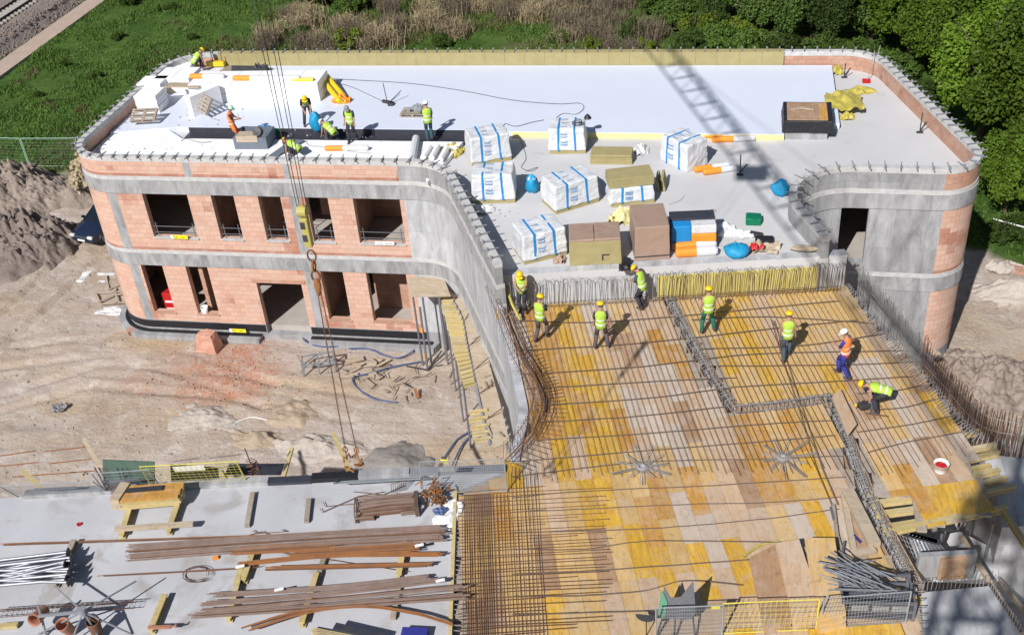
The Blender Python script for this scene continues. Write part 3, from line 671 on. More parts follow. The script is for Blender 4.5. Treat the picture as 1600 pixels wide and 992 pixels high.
# segment lists along the path: (s0, s1, material)
sBr0 = SC(8.05, 39.55); sL = SC(-28.7, 41.5); sCorner = SC(-28.1, 40.1)
colA = (fx(-26.95), fx(-26.5)); colB = (fx(-18.45), fx(-17.97)); sC2 = fx(-13.35)
def seg_build(z0, z1, segs, ops, name, **k):
    for (a, b, m) in segs:
        mb = MB(); wall_open(mb, MAIN, a, b, z0, z1, [o for o in ops if o[1] > a and o[0] < b], **k); mb.build('wall_panel' if m == 'brick' else 'concrete_wall', m, bld, True)
M['brickred'] = brick_mat('red_base_course', (.42, .19, .13), (.34, .15, .11), (.30, .2, .15), thr=.6)
segs = [(0, sBr0, 'conc'), (sBr0, colA[0], 'brick'), (colA[0], colA[1], 'conc'), (colA[1], colB[0], 'brick'), (colB[0], colB[1], 'conc'), (colB[1], sC2, 'brick'), (sC2, sEnd, 'wall_white')]
seg_build(.8, 3.87, segs, ops1, 's1'); seg_build(4.81, 7.56, segs, ops2+court_op, 's2')
for (a, b, m) in segs: mb = MB(); sweep(mb, MAIN, a, b, 4.68, 4.81); mb.build('base_course', 'brickred' if m == 'brick' else m, bld, True)
mb = MB(); wall_open(mb, MAIN, 0, sEnd, -.3, .8, [ops1[2]], out=-.002); mb.build('plinth_wall', 'conc', bld, True)
mb = MB(); wall_open(mb, MAIN, SC(-28.7, 43), fx(-13.2), .40, .76, [(ops1[2][0]-.05, ops1[2][1]+.05, -1, 5)], out=.03, t=.03); mb.build('bitumen_plinth', 'black', bld, True)
mb = MB(); wall_open(mb, MAIN, SC(-28.7, 43), fx(-12.6), -.3, .22, [(ops1[2][0]-.3, ops1[2][1]+.0, -1, 5)], out=.5, t=.5); mb.build('footing', 'conc', bld, True)
mb = MB(); wall_open(mb, MAIN, SC(-28.7, 43), fx(-12.9), .22, .27, [(ops1[2][0]-.3, ops1[2][1]+.0, -1, 5)], out=.2, t=.2); mb.build('bitumen_strip', 'black', bld, True)
for z0, z1, lz in ((3.87, 4.50, 4.68), (7.56, 8.21, 8.39)):
    mb = MB(); sweep(mb, MAIN, 0, sEnd, z0, z1, out=.045, t=.345); mb.build('ring_beam', 'band', bld, True)
    mb = MB(); sweep(mb, MAIN, 0, sEnd, z1, lz, out=.015, t=.315); mb.build('ring_beam_lit_strip', 'cap', bld, True)  # lighter concrete paints the sunlit ledge top onto the beam's upper strip
# parapet
pc1, pc2 = (fx(-23.0), fx(-22.65)), (fx(-18.45), fx(-18.15)); pE = fx(-13.45)
ins0, ins1 = SC(2.24, 51.75), SC(-26.3, 51.75)
for (a, b, m) in [(0, SC(7.95, 39.55), 'conc'), (SC(7.95, 39.55), ins0, 'brick_dim'), (ins0, ins1, 'brick_dim'), (ins1, pc1[0], 'brick'), (pc1[0], pc1[1], 'conc'), (pc1[1], pc2[0], 'brick'), (pc2[0], pc2[1], 'conc'), (pc2[1], pE, 'brick'), (pE, sEnd, 'conc')]:
    mb = MB(); sweep(mb, MAIN, a, b, 8.53 if m == 'brick' else 8.39, 9.08, out=-.01, t=.25); mb.build('parapet_wall', m, bld, True)
    if m == 'brick': mb = MB(); sweep(mb, MAIN, a, b, 8.39, 8.53, out=-.008, t=.25); mb.build('base_course', 'brickred', bld, True)
mb = MB(); sweep(mb, MAIN, 0, sEnd, 9.08, 9.3, out=0, t=.28); mb.build('parapet_cap', 'cap', bld, True)
k_ = 0; a = ins0
while a < ins1:                          # olive insulation boards on the inside of the back parapet
    b_ = min(a+random.choice([1.05, 1.25, 1.0]), ins1); mb = MB(); sweep(mb, MAIN, a+.004, b_-.004, 8.41, 9.325+random.uniform(-.015, .01), out=-.284, t=.1); mb.build('insulation_board', 'wool', bld, True); a = b_
mb = MB(); sweep(mb, MAIN, ins0, ins1, 9.302, 9.335, out=-.02, t=.262); mb.build('parapet_board', 'wool', bld, True)
# anchor bars across the parapet
ss = []; a = .3
while a < sEnd: ss.append(a); a += .575
cp = Vector((0, 0)); ss.sort(key=lambda s: MAIN.at(s).y); rest = MB()
for i, s in enumerate(ss):
    p = MAIN.at(s); n = MAIN.nrm(s); mb = MB() if i < 100 else rest; jx = random.uniform(-.06, .06); tn = Vector((-n.y, n.x))*jx
    q0 = p+n*.22+tn; q1 = p-n*.40-tn; mb.beam((q0.x, q0.y, 9.345), (q1.x, q1.y, 9.345+random.uniform(-.01, .05)), .035, .03)
    q2 = p+n*.02; mb.beam((q2.x, q2.y, 9.29), (q2.x, q2.y, 9.42), .07, .07)
    if i < 100: mb.build('anchor_bar', 'grey', bld, True)
tag(rest.build('anchor_bars', 'grey', bld, True), kind='stuff')
# slabs
KA, KB = Vector((-7.9, 32.52, 0)), Vector((4.12, 34.64, 0)); kd = (KB-KA).normalized(); kn = Vector((kd.y, -kd.x, 0))
kyaw = math.atan2(kd.y, kd.x); KL = (KB-KA).length
TK = Matrix.Translation(KA)@Matrix.Rotation(kyaw, 4, 'Z')
def inner(off, extra=None):
    pts = []
    s = 0.
    while s < sEnd: p = MAIN.at(s)-MAIN.nrm(s)*off; pts.append((p.x, p.y)); s += .35
    p = MAIN.at(sEnd)-MAIN.nrm(sEnd)*off; pts.append((p.x, p.y)); return [KB.xy[:]]+[q for q in pts if (Vector((*q, 0))-KA).dot(kn) < -.02]+[KA.xy[:]]
mb = MB(); mb.prism(inner(.24)[0:], 8.1, 8.4); mb.build('roof_slab', 'roofslab', bld, True)
# roof slab tongue to the kerb
mb = MB(); mb.prism(inner(.31), 4.35, 4.66); mb.build('floor_slab', 'floor', bld, True)
mb = MB(); mb.prism(inner(.31), .2, .6); mb.build('floor_slab', 'floor', bld, True)
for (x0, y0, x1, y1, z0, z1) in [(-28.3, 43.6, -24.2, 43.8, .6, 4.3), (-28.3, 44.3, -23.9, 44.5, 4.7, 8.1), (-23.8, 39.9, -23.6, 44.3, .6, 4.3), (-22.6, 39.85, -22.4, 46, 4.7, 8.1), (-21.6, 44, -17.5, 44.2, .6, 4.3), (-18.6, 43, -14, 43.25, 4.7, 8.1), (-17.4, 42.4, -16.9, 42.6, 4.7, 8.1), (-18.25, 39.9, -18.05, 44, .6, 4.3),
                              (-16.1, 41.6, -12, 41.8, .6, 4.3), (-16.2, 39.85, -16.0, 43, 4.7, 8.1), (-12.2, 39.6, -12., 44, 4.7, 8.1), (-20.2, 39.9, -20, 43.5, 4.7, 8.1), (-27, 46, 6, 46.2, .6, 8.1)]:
    MB().box(x0, y0, z0, x1, y1, z1-.002).build('inner_wall', 'brick_dim', bld, True)
# small safety rails and banners in the openings
for o in ops2:
    rl = MB(); a, b = MAIN.at(o[0]+.03), MAIN.at(o[1]-.03)
    for z in (5.55, 5.85): rl.beam((a.x, a.y+.12, z), (b.x, b.y+.12, z), .02, .03)
    for x in (a.x+.15, b.x-.15): rl.beam((x, a.y+.12, 5.35), (x, a.y+.12, 6.05), .03, .03)
    rl.build('window_rail', 'steel', bld, True)
    MB().box(a.x-.06, 39.44, 5.30, b.x+.06, 39.62, 5.352).build('window_sill', 'cap', bld, True)
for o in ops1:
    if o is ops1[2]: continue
    a, b = MAIN.at(o[0]), MAIN.at(o[1]); MB().box(a.x-.04, 39.45, 1.2, b.x+.04, 39.62, 1.252).build('window_sill', 'brick_dim', bld, True)
a = MAIN.at(ops1[2][0]); b = MAIN.at(ops1[2][1]); MB().box(a.x-.2, 39.46, 3.12, b.x+.2, 39.5-.002, 3.3).build('door_lintel', 'brick_dim', bld, True)
def banner(lab, x, z, w, h, m, s1, s2, c2, y=39.38, yaw=0):
    t = thing('banner', lab, 'banner', (x, y, z)); MB().box(-w/2, -.008, 0, w/2, .008, h).build('banner_sheet', m, t, bevel=.004)
    if m == 'yellow_b':
        MB().box(-w/2, -.012, .002, -w/2+.14, -.009, h-.002).build('white_edge', 'white', t)
    rot = Matrix.Rotation(R_(90), 3, 'X')
    text(s1, h*.72, t, (-w*.22, -.012, h*.5), rot, 'dsteel'); text(s2, h*.42, t, (w*.2, -.012, h*.5), rot, c2)
M['yellow_b'] = mat('yellow_banner', (.82, .72, .02), rough=.5, var=.06, bump=.1)
banner('yellow banner lettered TLC hung in the widest upper window at the left', -23.98, 5.36, .82, .19, 'yellow_b', 'TLC', 'rental', 'dsteel')
banner('yellow banner lettered TLC on the black plinth left of the doorway', FP(372, 512, 39.4).x, .42, .82, .19, 'yellow_b', 'TLC', 'rental', 'dsteel', 39.3)
banner('white banner in the right-hand upper window', FP(601, 378, 39.4).x, 5.37, .85, .17, 'white', 'Tu', 'rusztowania', 'dsteel')
# kerb between roof and formwork
MB().box(0.05, 0.003, 6.3, KL, .4, 8.404, TK).build('kerb_wall', 'wall_white', bld, True)
q = 0
while q < 5.9:
    MB().box(5.6+q, -.06, 7.12, min(5.6+q+1.19, KL-.02), 0, 8.0, TK).build('insulation_board', 'boardyel', bld, True); q += 1.2
# ---- curved wall continuing to the left slab ----
CW = Path(fillet([(-7.86, 31.9, 0), (-6.2, 26.6, 3), (-6.1, 24.3, 0)]))
cw = thing('curved_wall', 'tall pale concrete wall running from the roof corner down to the front slab', 'wall', (-6.5, 27, 0))
mb = MB(); sweep(mb, CW, 0, CW.L, -.2, 7.15, t=.3); mb.build('wall_body', 'wall_white', cw, True)
# ---- shaped roof coverings ----
film = thing('roof_film', 'large sheet of white film over the rear half of the flat roof', 'roof sheet', (-10, 48, 8.4))
yF = P(800, 206, 8.68).y; yF2 = P(500, 201, 8.68).y
MB().prism([(-28.35, 43.2), (P(275, 200, 8.68).x, yF2), (P(735, 201, 8.68).x, yF2), (P(735, 201, 8.68).x, yF), (P(1225, 206, 8.68).x, yF), (P(1232, 190, 8.68).x, yF+1.3), (P(1312, 192, 8.68).x, yF+1.1), (P(1300, 103, 8.68).x, 51.34), (-26.3, 51.34), (-27.5, 50.8), (-28.35, 49.5)], 8.41, 8.68).build('film_sheet', 'foamblue', film, True, bevel=.01)
MB().box(P(800, 206, 8.68).x, yF-.018, 8.41, P(1225, 206, 8.68).x, yF-.002, 8.665).build('yellow_foam_edge', 'yfoam', film, True)
yB = P(500, 219, 8.6).y
fb = thing('foam_sheet', 'white foam boarding over the front left of the flat roof', 'roof sheet', (-20, 41.5, 8.4))
pl = [(-28.35, 41.7), (-27.9, 40.5), (-26.9, 39.88), (-13.4, 39.85), (-12.3, 39.5), (P(690, 262, 8.6).x-.3, 39.1), (P(725, 219, 8.6).x, yB), (P(282, 219, 8.6).x, yB), (P(282, 219, 8.6).x-1.2, yF2-.01), (-28.35, yF2-.03)]
MB().prism(pl, 8.41, 8.6).build('foam_panel', 'foam', fb, True, bevel=.01)
mb = MB().prism([(P(285, 218, 8.45).x, yB+.01), (P(732, 218, 8.45).x+.4, yB+.01), (P(732, 218, 8.45).x+.4, yF2-.03), (P(285, 218, 8.45).x, yF2-.03)], 8.405, 8.44)
mb.box(P(285, 218, 8.45).x, yF2-.028, 8.42, P(732, 218, 8.45).x+.3, yF2-.004, 8.67)
tag(mb.build('black_membrane', 'navy'), 'long strip of black membrane lying between the two white roof areas', 'membrane')
# =================== formwork deck, beams and reinforcement ===================
ZD = 7.1
dk = lambda px, py: xy(px, py, ZD)
DIRL = (P(921, 737, ZD)-P(870, 527, ZD)).normalized()          # long bars run this way (towards the viewer)
DIRT = Vector((-DIRL.y, DIRL.x, 0))
pyaw = math.atan2(DIRL.y, DIRL.x)+math.pi/2
deck_poly = [dk(*p) for p in [(779, 470), (1320, 448), (1400, 540), (1470, 618), (1495, 660), (1512, 700), (1548, 798), (1400, 830), (1437, 915), (1437, 1040), (717, 1040), (715, 772), (792, 735), (829, 660), (812, 590)]]
beamline = [P(*p, ZD) for p in [(1047, 468), (1080, 530), (1113, 590), (1146, 638), (1216, 632), (1296, 620), (1322, 680), (1352, 765), (1395, 850), (1430, 915)]]
def blen(pts):
    L = 0; out = []
    for a, b in zip(pts, pts[1:]): L += (b-a).length
    return L
hole_polys = [[dk(*p) for p in [(1362, 772), (1415, 770), (1440, 825), (1398, 840)]]]
mats_order = ['Y', 'O', 'B', 'P', 'W', 'T']
def ply_kind(px, py, r):
    def inn(a, b, c, d): return a <= px <= c and b <= py <= d
    if inn(1400, 735, 1530, 810): return 'Y' if px > 1430 else 'O'
    if inn(1440, 600, 1520, 745): return r.choice('YYW') if px+(-.5)*(py-600) > 1440 else r.choice('WWPB')
    if inn(1340, 540, 1440, 760): return r.choice('WPBTW')
    if 1050 < px < 1320 and py < 630 and px > 1050+(py-465)*.55: return r.choice('TTTTYPT')
    if inn(1020, 522, 1075, 578): return 'O'
    if inn(885, 528, 918, 585): return 'Y'
    if inn(820, 478, 905, 560): return r.choice('YYOOB')
    if inn(835, 560, 905, 640): return r.choice('YYOT')
    if inn(820, 635, 985, 712): return r.choice('YYYO')
    if inn(905, 575, 970, 640): return r.choice('TYTP')
    if inn(950, 520, 985, 580): return 'B'
    if inn(970, 470, 1100, 630): return r.choice('WPWPP')
    if inn(985, 580, 1180, 715) : return r.choice('WPBPOW')
    if inn(1100, 655, 1190, 720): return r.choice('OYB')
    if inn(1190, 640, 1320, 790): return r.choice('TTYOPO')
    if inn(1060, 725, 1190, 790): return r.choice('TOPB')
    if px < 850 and py > 750: return r.choice('TTOBT')
    if inn(905, 765, 985, 850): return r.choice('YYT')
    if inn(1000, 765, 1055, 850): return r.choice('OBB')
    if inn(1060, 765, 1190, 850): return r.choice('WWPW')
    if inn(1190, 770, 1320, 880): return r.choice('WYPT')
    if inn(850, 850, 1100, 920): return r.choice('TTYBT')
    if py > 930 and px > 1000: return r.choice('PPY')
    return r.choice('PTTWPYT')
deck = thing('formwork_deck', 'wide deck of yellow, brown and pale plywood formwork sheets on yellow beams', 'formwork deck', (0, 27, ZD))
# structural base under the sheets, left open along the beam trench and the missing-sheet holes
cell = .25; xs = np.arange(-8.2, 9, cell); ys = np.arange(17, 35.2, cell); CX, CY = np.meshgrid(xs+cell/2, ys+cell/2)
def beamd(X, Y): return np.min([dist_seg(X, Y, (a.x, a.y), (b.x, b.y)) for a, b in zip(beamline, beamline[1:])], axis=0)
inside = inpoly(CX, CY, deck_poly) & (beamd(CX, CY) > .24)
for h_ in hole_polys: inside &= ~inpoly(CX, CY, h_)
mb = MB()
for j in range(len(ys)):
    i = 0
    while i < len(xs):
        if inside[j, i]:
            k = i
            while k < len(xs) and inside[j, k]: k += 1
            mb.box(xs[i], ys[j], ZD-.13, xs[k-1]+cell, ys[j]+cell, ZD-.045); i = k
        else: i += 1
mb.build('deck_base', 'timbg', deck, True)
U = lambda p: (p.dot(DIRL), p.dot(DIRT))
cor = [U(Vector((*p, 0))) for p in deck_poly]
u0, u1 = min(c[0] for c in cor), max(c[0] for c in cor); v0, v1 = min(c[1] for c in cor), max(c[1] for c in cor)
rr = random.Random(12); panels = []
PW, PLn = .5, 2.0
v = v0-.2; ci = 0
while v < v1:
    u = u0-rr.choice([0, 0, 0, 0, 1.0])-.1
    while u < u1:
        c = DIRL*(u+PLn/2)+DIRT*(v+PW/2); panels.append((u, v, c)); u += PLn
    v += PW
made = []
for (u, v, c) in panels:                 # cut sheets to the deck outline with quarter pieces
    runs = []; n4 = 8; ok = []
    for q in range(n4):
        m = DIRL*(u+PLn*(q+.5)/n4)+DIRT*(v+PW/2); X = np.array([m.x]); Y = np.array([m.y])
        g = inpoly(X, Y, deck_poly)[0] and beamd(X, Y)[0] > .3 and not any(inpoly(X, Y, h_)[0] for h_ in hole_polys)
        e1 = m-DIRT*PW*.3; e2 = m+DIRT*PW*.3
        g = g and beamd(np.array([e1.x]), np.array([e1.y]))[0] > .22 and beamd(np.array([e2.x]), np.array([e2.y]))[0] > .22
        ok.append(bool(g))
    q = 0
    while q < n4:
        if ok[q]:
            k = q
            while k < n4 and ok[k]: k += 1
            made.append((u+PLn*q/n4, u+PLn*k/n4, v)); q = k
        else: q += 1
pan = []
for (a, b, v) in made:
    m = DIRL*((a+b)/2)+DIRT*(v+PW/2); px, py = PX((m.x, m.y, ZD)); k = ply_kind(px, py, rr); pan.append((-(b-a)*1/((m.y)**2), a, b, v, k, m, px, py))
pan.sort(key=lambda t: (not (700 < t[6] < 1620 and t[7] < 1000), t[0]))
TD = Matrix.Rotation(pyaw, 4, 'Z')
rest = {}
for i, (_, a, b, v, k, m, px, py) in enumerate(pan):
    dz = rr.uniform(-.004, .004); tgt = MB()
    L = (b-a)
    if i < 100:
        tgt.box(-PW/2+.003, -L/2+.003, -.021, PW/2-.003, L/2-.003, 0)
        o = tgt.build('plywood_sheet', 'ply'+k, deck); w_ = Vector((m.x, m.y, ZD-.02+dz))
        o.matrix_parent_inverse = deck.matrix_basis.inverted(); o.matrix_basis = Matrix.Translation(w_)@TD
    else:
        r_ = rest.setdefault(k, MB()); r_.box(-PW/2+.003, -L/2+.003, -.021, PW/2-.003, L/2-.003, 0, Matrix.Translation((m.x, m.y, ZD-.02+dz))@TD)
mb = MB()
for kk, r_ in rest.items():
    b0 = len(mb.v); mb.v += r_.v; mb.m = mats_order.index(kk)
    for f_ in r_.f: mb.face([i+b0 for i in f_])
tag(mb.build('plywood_sheets', ['ply'+k for k in mats_order], deck, True), kind='stuff')
def h20(mb, p0, p1, w=.08, h=.2):
    p0, p1 = Vector(p0), Vector(p1); mb.beam(p0+Vector((0, 0, h-.02)), p1+Vector((0, 0, h-.02)), w, .04); mb.beam(p0+Vector((0, 0, .02)), p1+Vector((0, 0, .02)), w, .04); mb.beam(p0+Vector((0, 0, h/2)), p1+Vector((0, 0, h/2)), w*.4, h-.085); return mb
# yellow joists sticking out at the right edge and in the holes
for i, (a, b) in enumerate([((1478, 690), (1548, 675)), ((1490, 712), (1556, 700)), ((1480, 730), (1560, 712)), ((1497, 742), (1546, 733)), ((1505, 752), (1560, 740)), ((1512, 765), (1572, 752)), ((1520, 778), (1585, 765))]):
    h20(MB(), P(*a, ZD-.3), P(*b, ZD-.3), .12).build('formwork_joist', 'timb', deck, True)
for a, b in [((1355, 775), (1420, 768)), ((1362, 792), (1428, 784)), ((1368, 809), (1436, 800)), ((1378, 830), (1450, 818))]:
    h20(MB(), P(*a, ZD-.28), P(*b, ZD-.28), .14).build('formwork_joist', 'timb', deck, True)
h20(MB(), P(1385, 836, ZD-.22), P(1572, 798, ZD-.22), .14).build('edge_beam', 'timb', deck, True)
h20(MB(), P(1565, 800, ZD-.25), P(1640, 915, ZD-.3), .12).build('edge_beam', 'timb', deck, True)
for (px, py) in [(1400, 835), (1480, 818), (1560, 800), (1540, 740), (1530, 690), (1420, 560), (1470, 610)]:
    p = P(px, py, ZD); MB().tube([(p.x-.1, p.y-.1, 0), (p.x-.1, p.y-.1, ZD-.3)], .04, 8).build('prop', 'steel', deck, True)
# beam trench with stirrups
bm = thing('beam_cage', 'grey stirrup cage lying in the stepped beam slot across the formwork deck', 'reinforcement', tuple(beamline[3]))
tb = MB()
for a, b in zip(beamline, beamline[1:]): tb.beam(a+Vector((0, 0, -.5)), b+Vector((0, 0, -.5)), .5, .03)
tb.build('slot_bottom', 'slab', bm, True)
for s in (-1, 1):
    t2 = MB()
    for a, b in zip(beamline, beamline[1:]):
        d = (b-a).normalized(); n = Vector((-d.y, d.x, 0))*.235*s; t2.beam(a+n+Vector((0, 0, -.26)), b+n+Vector((0, 0, -.26)), .02, .44)
    t2.build('slot_side', 'plyP', bm, True)
segl = [(a, b, (b-a).length) for a, b in zip(beamline, beamline[1:])]; tot = sum(s[2] for s in segl)
cnt = 0; st_all = []
acc = 0.06
def atb(s):
    for a, b, l in segl:
        if s <= l: return a+(b-a)*(s/l), (b-a).normalized()
        s -= l
    return segl[-1][1], (segl[-1][1]-segl[-1][0]).normalized()
rest = MB(); i = 0
while acc < tot:
    p, d = atb(acc); n = Vector((-d.y, d.x, 0)); lean = d*random.uniform(-.07, .07); h = .07+random.uniform(-.02, .03)
    pts = [p+n*.14+Vector((0, 0, -.42)), p+n*.14+lean+Vector((0, 0, h)), p+n*.05+lean*1.5+Vector((0, 0, h+.05)), p-n*.14+lean+Vector((0, 0, h)), p-n*.14+Vector((0, 0, -.42))]
    mb = MB() if i < 98 else rest; mb.tube(pts, .009, 4, closed=True)
    if i < 98: mb.build('stirrup', 'barsilver', bm, True)
    acc += .135; i += 1
if rest.v: tag(rest.build('stirrups', 'barsilver', bm, True), kind='stuff')
for off, z in ((-.13, -.05), (.13, -.05), (0, .1), (.13, -.4), (-.13, -.4)):
    pts = []
    for k in range(60): p, d = atb(tot*k/59); n = Vector((-d.y, d.x, 0)); pts.append(p+n*off+Vector((0, 0, z)))
    MB().tube(pts, .012, 4).build('long_bar', 'barsilver', bm, True)
# ---- main mat over the deck ----
mat_poly = [dk(*p) for p in [(783, 478), (1318, 456), (1400, 548), (1510, 675), (1520, 705), (1330, 760), (1310, 735), (900, 742), (800, 760), (835, 665), (815, 590)]]
def clip_line(org, d, poly, step=.1, rng_=30, jit=0):
    out = []; cur = None; ts = np.arange(-rng_, rng_, step); X = org.x+d.x*ts; Y = org.y+d.y*ts; ins = inpoly(X, Y, poly)
    for t, g in zip(ts, ins):
        if g and cur is None: cur = t
        if not g and cur is not None:
            if t-cur > .5: out.append((cur+random.uniform(-jit, jit), t+random.uniform(-jit, jit)))
            cur = None
    return out
rm = thing('reinforcing_mat', 'brown steel bar mat tied over the upper half of the plywood deck', 'reinforcement', (-1, 29, ZD))
c0 = P(1050, 600, ZD); bars = []
for k in range(-34, 46):
    org = c0+DIRT*(k*.185+random.uniform(-.02, .02))
    for (a, b) in clip_line(org, DIRL, mat_poly, jit=.22): bars.append((org, a, b))
bars.sort(key=lambda t: -(t[2]-t[1]))
for (org, a, b) in bars[:100]:
    n = max(3, int((b-a)/1.2)); pts = []
    for j in range(n+1): t = a+(b-a)*j/n; p = org+DIRL*t; pts.append(p+DIRT*random.uniform(-.012, .012)+Vector((0, 0, .05+random.uniform(-.008, .012))))
    MB().tube(pts, .0075, 4).build('long_bar', 'bar', rm, True)
TRL = [((800, 548), (1000, 536), (1220, 512), (1340, 500)), ((815, 585), (1000, 573), (1180, 553), (1420, 548)), ((800, 500), (960, 502), (1310, 470)), ((820, 608), (1020, 596), (1150, 590)), ((840, 633), (1000, 623), (1140, 606)), ((838, 660), (1000, 650), (1135, 635)), ((835, 688), (1040, 675), (1200, 662), (1300, 657)),
       ((820, 720), (1060, 700), (1250, 685), (1305, 680)), ((800, 745), (1000, 722), (1190, 717), (1316, 712)), ((1120, 572), (1310, 570), (1440, 565)), ((1095, 545), (1250, 540), (1390, 520)), ((1080, 500), (1200, 495), (1365, 505)), ((1140, 605), (1300, 596), (1425, 588)), ((1340, 615), (1400, 610), (1440, 602)),
       ((1375, 640), (1420, 635), (1465, 622)), ((1340, 675), (1440, 660), (1490, 648)), ((1355, 707), (1420, 690), (1515, 673)), ((800, 778), (900, 768), (1120, 758), (1320, 745)), ((800, 800), (920, 795), (1070, 788), (1200, 785), (1318, 776)), ((800, 832), (960, 828), (1070, 822), (1200, 810), (1310, 795)),
       ((800, 858), (910, 858), (1020, 845), (1240, 848)), ((800, 897), (900, 893), (1040, 884), (1200, 872)), ((800, 932), (920, 930), (1010, 922), (1070, 907), (1160, 914)), ((800, 960), (1000, 955), (1120, 948), (1200, 940))]
for tl in TRL:
    pts = [P(*p, ZD+.075) for p in tl]; dense = []
    for i in range(len(pts)-1):
        for j in range(6):
            t = j/6; p0 = pts[max(0, i-1)]; p1, p2 = pts[i], pts[i+1]; p3 = pts[min(len(pts)-1, i+2)]
            dense.append(.5*((2*p1)+(p2-p0)*t+(2*p0-5*p1+4*p2-p3)*t*t+(3*p1-p0-3*p2+p3)*t**3)+Vector((0, 0, random.uniform(0, .02))))
    dense.append(pts[-1]); MB().tube(dense, .015, 5).build('cross_bar', 'bar', rm, True)
# dense mat at the left of the deck (front)
dm = thing('reinforcing_mat', 'dense rusty bar mat along the left edge of the deck beside the concrete slab', 'reinforcement', tuple(P(760, 880, ZD)))
DL2 = (P(712, 990, ZD)-P(716, 772, ZD)).normalized(); DT2 = Vector((-DL2.y, DL2.x, 0))
for i in range(27):
    px = 722+i*3.1+max(0, i-14)*2.8
    p0 = P(px, 738+random.uniform(-10, 8) if px > 790 else 772, ZD+.1); p1 = P(px+(px-716)*.12+2, 1010, ZD+.1)
    MB().tube([p0, p0.lerp(p1, .5)+Vector((random.uniform(-.03, .03), 0, 0)), p1], .0105, 4).build('long_bar', 'rust', dm, True)
y_ = 768
while y_ < 1010:
    x1 = random.choice([850, 900, 945, 955, 945, 950]); p0 = P(716, y_+2, ZD+.07); p1 = P(x1, y_-6-(x1-716)*.02, ZD+.07); MB().tube([p0, p0.lerp(p1, .4)+Vector((0, random.uniform(-.03, .03), .015)), p1], .010, 4).build('cross_bar', 'rust', dm, True); y_ += random.choice([4.5, 5.5, 7])
# curved rebar bundle left of the deck
eb = thing('edge_reinforcement', 'tangle of rusty bars bending along the inner side of the curved wall', 'reinforcement', tuple(P(820, 600, ZD)))
CV = [(779, 447), (797, 500), (822, 560), (845, 600), (857, 640), (840, 690), (800, 735)]
cvw = [P(*p, ZD) for p in CV]
def spl(pts, k=8):
    out = []
    for i in range(len(pts)-1):
        p0 = pts[max(0, i-1)]; p1, p2 = pts[i], pts[i+1]; p3 = pts[min(len(pts)-1, i+2)]
        for j in range(k):
            t = j/k; out.append(.5*((2*p1)+(p2-p0)*t+(2*p0-5*p1+4*p2-p3)*t*t+(3*p1-p0-3*p2+p3)*t**3))
    out.append(pts[-1]); return out
sc = spl(cvw)
for i in range(11):
    o_ = Vector((-.45+i*.055+random.uniform(-.02, .02), random.uniform(-.05, .05), .05+.6*abs(math.sin(i*1.7))*(.4+random.random()*.6)))
    MB().tube([p+o_ for p in sc[2:-4+(i % 4)]], .011, 4).build('bent_bar', random.choice(['rust', 'rust', 'bar', 'rusto']), eb, True)
for i in range(0, len(sc)-2):
    for h_ in (0,):
        p = sc[i].lerp(sc[i+1], h_); d = (sc[i+1]-sc[i]).normalized(); n = Vector((-d.y, d.x, 0))
        pts = [p-n*.5+Vector((0, 0, .02)), p-n*.42+Vector((0, 0, .75)), p-n*.30+Vector((0, 0, .78)), p-n*.12+Vector((0, 0, .04)), p+n*.55+Vector((0, 0, .05))]
        MB().tube(pts, .009, 4).build('hoop', random.choice(['bar', 'rust', 'bar']), eb, True)
MB().tube([P(788, 440, 8.0), P(800, 475, 7.6), P(813, 500, 7.3)], .05, 6).build('yellow_sleeve', 'yfilm', eb, True)
MB().tube([p+Vector((-.12, 0, .1)) for p in sc[14:34]], .05, 5).build('grey_strip', 'grey', eb, True)
# ---- starter bars in front of the kerb ----
sb = thing('starter_bars', 'row of upright grey starter bars along the foot of the roof edge wall', 'reinforcement', tuple(KA+Vector((3, 0, ZD))))
i = 0; x = .3
while x < KL-.1:
    lean = random.uniform(-.03, .12); h = random.uniform(.95, 1.2); y = -.22+random.uniform(-.03, .03); c = random.uniform(.08, .13)
    pts = [TK@Vector((x, y, ZD-.3)), TK@Vector((x+lean, y, ZD+h)), TK@Vector((x+lean+c*.5, y-.05, ZD+h+.08)), TK@Vector((x+lean+c, y-.1, ZD+h-.02)), TK@Vector((x+c*.8, y-.12, ZD+.0))]
    if i < 99: MB().tube(pts, .010, 4).build('starter_bar', 'bar' if x > 5.4 else 'barsilver', sb, True)
    x += .135; i += 1
for z in (.05, .2): MB().tube([TK@Vector((.2, -.25, ZD+z)), TK@Vector((KL/2, -.28, ZD+z+.02)), TK@Vector((KL-.2, -.25, ZD+z))], .012, 4).build('long_bar', 'bar', sb, True)
# ---- hairpins and upright bars on the right deck edge ----
re_ = thing('starter_bars', 'long row of bright hairpin bars along the right-hand edge of the plywood deck', 'reinforcement', tuple(P(1400, 545, ZD)))
EL = spl([P(*p, ZD) for p in [(1318, 452), (1365, 510), (1405, 560), (1455, 615), (1490, 658), (1530, 690), (1600, 705)]], 14)
def along(pts, step):
    out = []; carry = 0
    for a, b in zip(pts, pts[1:]):
        l = (b-a).length; s = carry
        while s < l: out.append((a+(b-a)*(s/l), (b-a).normalized())); s += step
        carry = s-l
    return out
for i, (p, d) in enumerate(along(EL, .12)[:98]):
    n = Vector((-d.y, d.x, 0)); lean = d*random.uniform(-.05, .05); h = .18+random.random()*.06
    MB().tube([p-n*.18+Vector((0, 0, .03)), p+n*.08+lean+Vector((0, 0, h)), p+n*.2+lean+Vector((0, 0, h)), p+n*.2+lean*1.2+Vector((0, 0, -.05))], .010, 4).build('hairpin', 'barsilver', re_, True)
rf = thing('bar_fence', 'fence of tall grey upright bars standing outside the right-hand deck edge', 'reinforcement', tuple(P(1440, 520, ZD)))
al = along(EL, .11)
